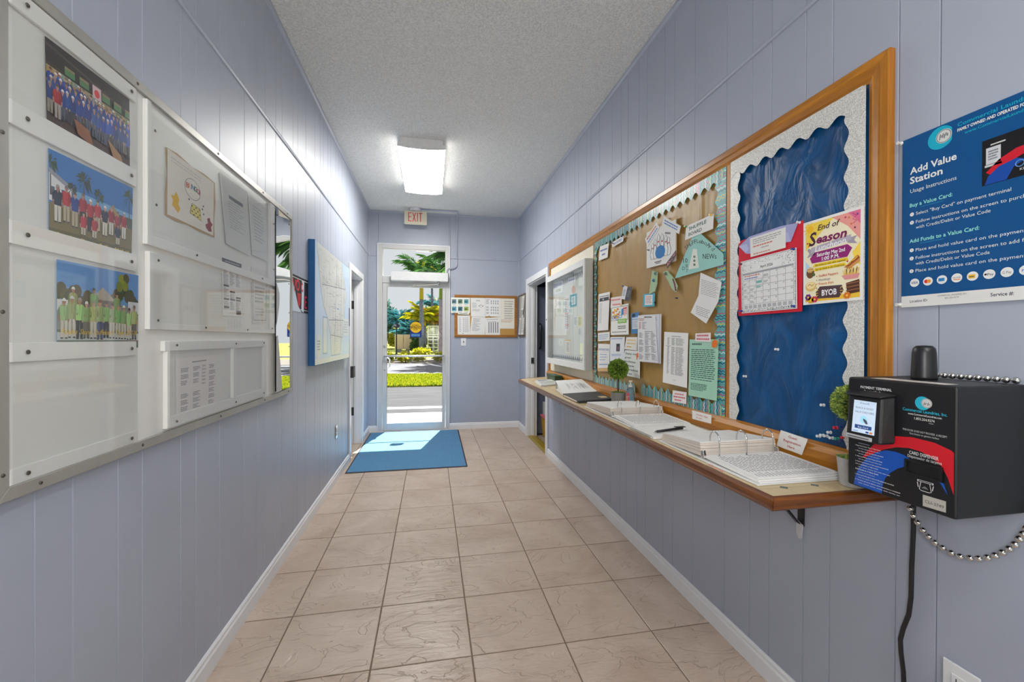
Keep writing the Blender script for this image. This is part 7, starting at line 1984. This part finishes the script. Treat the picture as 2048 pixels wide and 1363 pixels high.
# ---------------------------------------------------------------- trees and shrubs
def bush(name, x, y, z0, rx, rz, n, ls, label, mat, seed, cat='shrub', grp='shrubs outside', trunk=None):
    t = thing(name, label, cat, (x, y, GZ), grp)
    r_ = random.Random(seed)
    m = M()
    for i in range(n):
        u = r_.uniform(-0.6, 1); th = r_.uniform(0, 6.283); q = r_.random() ** 0.35
        d = Vector((math.sqrt(1 - u * u) * math.cos(th), math.sqrt(1 - u * u) * math.sin(th), u))
        k = 0.8 + 0.45 * mn.noise(d * 2.2 + Vector((seed * 3.1, 0, 0)))
        p = Vector((x + d.x * rx * q * k, y + d.y * rx * q * k, z0 + rz * 0.6 + d.z * rz * q * k))
        a = Vector((r_.uniform(-1, 1), r_.uniform(-1, 1), r_.uniform(-0.5, 1))).normalized()
        b = a.orthogonal().normalized() * ls * 0.3
        m.add([p, p + a * ls * 0.5 + b, p + a * ls, p + a * ls * 0.5 - b], [(0, 1, 2), (0, 2, 3)])
    m.build('foliage', mat, t, fix=False, kind='stuff')
    M().tube([(x, y, GZ), (x + 0.05 * rx, y, (GZ + z0 + rz * 0.4) / 2), (x, y, z0 + rz * 0.6)], [max(0.015, rx * 0.07)] * 2 + [max(0.01, rx * 0.04)], 6).build('trunk', paint('bark', (74, 62, 50), 0.9), t, smooth=True)
    for i in range(4):
        th = 1.6 * i
        M().tube([(x, y, z0 + rz * 0.1), (x + rx * 0.5 * math.cos(th), y + rx * 0.5 * math.sin(th), z0 + rz * 0.8)], max(0.008, rx * 0.025), 5).build('branch', paint('bark', (74, 62, 50), 0.9), t)
YG = leafmat('shrub_yellow_green', (140, 150, 8), (214, 204, 50), 0.5)
DG = leafmat('tree_dark', (34, 76, 40), (104, 136, 46), 0.5)
MG = leafmat('tree_mid', (90, 120, 16), (200, 190, 40), 0.5)
BG = leafmat('tree_blue', (40, 88, 104), (110, 140, 120), 0.5)
for i, (x, y, rx, rz, n, mt, l_) in enumerate((
        (-4.9, 54, 2.2, 3.9, 2600, BG, 'blue green tree at the left edge of the door view'),
        (-2.6, 58, 2.4, 2.9, 2400, MG, 'yellow green tree behind the mail boxes'),
        (-0.4, 60, 2.4, 3.4, 2400, DG, 'dark tree behind the tall palm'),
        (1.8, 60, 2.6, 4.2, 2600, MG, 'bright green tree behind the white stairs'),
        (4.2, 58, 2.6, 4.6, 2400, DG, 'dark tree at the right edge of the door view'))):
    bush('broadleaf_tree', x, y, 0.4, rx, rz, n, 0.5, l_, mt, 30 + i, 'tree', 'trees beyond the lawn')
for i, (x, y, rx, rz, n, mt, l_) in enumerate((
        (-1.5, 24.2, 0.35, 0.34, 500, MG, 'small shrub at the left edge of the planting bed'),
        (-0.55, 23.9, 0.5, 0.34, 700, YG, 'leafy shrub just right of the lamp post'),
        (0.15, 24.3, 0.36, 0.34, 500, YG, 'small yellow green shrub in the middle of the bed'),
        (1.35, 24.0, 0.42, 0.34, 600, MG, 'shrub at the right end of the planting bed'),
        (0.05, 33.0, 0.75, 0.3, 1100, YG, 'broad yellow green bush in front of the tall palm'),
        (-0.45, 41.5, 0.7, 1.0, 900, DG, 'dark green bush beside the tall palm trunk'),
        (-3.3, 52, 1.1, 1.8, 1200, YG, 'pale yellow bush behind the lamp post'),
        (-1.9, 50, 1.0, 1.9, 1200, YG, 'pale yellow bush behind the mail boxes'),
        (0.75, 52, 1.0, 2.0, 1200, MG, 'green bush behind the white stairs'))):
    bush('shrub', x, y, 0.0, rx, rz, n, 0.16 if y < 30 else 0.3, l_, mt, 50 + i)

# ---------------------------------------------------------------- lamp post, mail boxes, white stairs
lp = thing('lamp_post', 'dark street lamp post standing in the planting bed', 'lamp post', (-1.16, 25.7, GZ))
IRON = paint('lamp_iron', (24, 34, 56), 0.5)
M().lathe((-1.16, 25.7, GZ), [(0.16, 0), (0.16, 0.08), (0.09, 0.14), (0.07, 0.45), (0.045, 0.5), (0.035, 1.9), (0.05, 1.95)], 14).build('post', IRON, lp)
M().lathe((-1.16, 25.7, GZ + 1.95), [(0.05, 0), (0.12, 0.03), (0.24, 0.12), (0.2, 0.16), (0.08, 0.26), (0.03, 0.30), (0.02, 0.38)], 16).build('lantern_head', IRON, lp)
M().box(-1.42, 25.45, GZ + 0.02, -0.9, 25.95, GZ + 0.14).build('footing', CONC, lp, bevel=0.03)
mb = thing('mail_box_cluster', 'beige cluster of mail boxes on legs beyond the road', 'mail boxes', (-1.8, 42.3, GZ))
BEI = paint('mailbox_beige', (216, 190, 172), 0.6); BEI2 = paint('mailbox_door', (222, 198, 180), 0.55)
for x0, x1 in ((-2.62, -1.82), (-1.78, -0.95)):
    u = thing('mail_box_unit', None, None, (x0, 42.3, GZ)); u.parent = mb; u.location = WLOC[u.name] - WLOC[mb.name]
    B('cabinet', BEI, u, x0, 42.2, GZ + 0.28, x1, 42.7, GZ + 1.72, bevel=0.02)
    for j in range(7):
        for i in range(2):
            w_ = (x1 - x0 - 0.08) / 2
            B('mail_door', BEI2, u, x0 + 0.03 + i * (w_ + 0.02), 42.185, GZ + 0.33 + j * 0.19, x0 + 0.03 + i * (w_ + 0.02) + w_, 42.2, GZ + 0.33 + j * 0.19 + 0.165)
    M().box(x0 + 0.2, 42.3, GZ, x0 + 0.6, 42.6, GZ + 0.28).build('pedestal', paint('pedestal_grey', (150, 156, 170), 0.6), u)
st = thing('white_platform', 'white timber platform with railings and open rails beyond the lawn', 'platform', (1.0, 40, GZ))
WTM = paint('white_timber', (226, 226, 226), 0.6)
for x in (0.55, 1.02, 1.5):
    for y in (39.6, 40.6):
        B('post', WTM, st, x - 0.04, y - 0.04, GZ, x + 0.04, y + 0.04, GZ + 2.55)
for z_ in (0.16, 0.5, 0.85, 1.2):
    B('rail', WTM, st, 0.5, 39.54, GZ + z_, 1.55, 39.58, GZ + z_ + 0.07)
B('deck', WTM, st, 0.48, 39.5, GZ + 1.45, 1.57, 40.7, GZ + 1.58)
for z_ in (1.66, 2.45): B('rail', WTM, st, 0.5, 39.52, GZ + z_, 1.55, 39.58, GZ + z_ + 0.08)
for i in range(9): B('baluster', WTM, st, 0.62 + i * 0.1, 39.54, GZ + 1.74, 0.66 + i * 0.1, 39.57, GZ + 2.45)
B('sign_plate', WTM, st, 0.8, 39.49, GZ + 2.05, 1.15, 39.515, GZ + 2.28)
sg = thing('bed_marker', 'thin marker stake standing in the planting bed', 'stake', (0.55, 24.6, GZ))
M().cyl((0.55, 24.6, GZ), (0.55, 24.6, 0.55), 0.012, n=6).build('stake', IRON, sg)
B('flag', paint('marker_orange', (200, 140, 40), 0.6), sg, 0.53, 24.57, 0.2, 0.57, 24.585, 0.36)

# ================================================================ BEHIND THE VIEWER: unseen glazing added to let fill daylight into the hall
w1 = thing('added_window_1', None, None, (W / 2, REAR, 0), kind='structure')
for x in (0.0, 0.68, 1.37, W - 0.06): B('mullion', ALU, w1, x + 0.001, REAR - 0.1, 0, x + 0.059, REAR, 2.9, bevel=0.003)
for z_ in (0.0, 2.1, 2.84): B('transom_bar', ALU, w1, 0.06, REAR - 0.09, z_, W - 0.06, REAR - 0.01, z_ + 0.06, bevel=0.003)
B('pane', GLASS, w1, 0.03, REAR - 0.05, 0.03, W - 0.03, REAR - 0.046, 2.88)
ground('added_bounce_patio', -12, 14, -22, REAR - 0.1, rough_mat('bounce_patio_concrete', (200, 198, 192), (220, 218, 212), 2), -0.02)  # unseen ground added and kept pale to bounce sun up to the ceiling
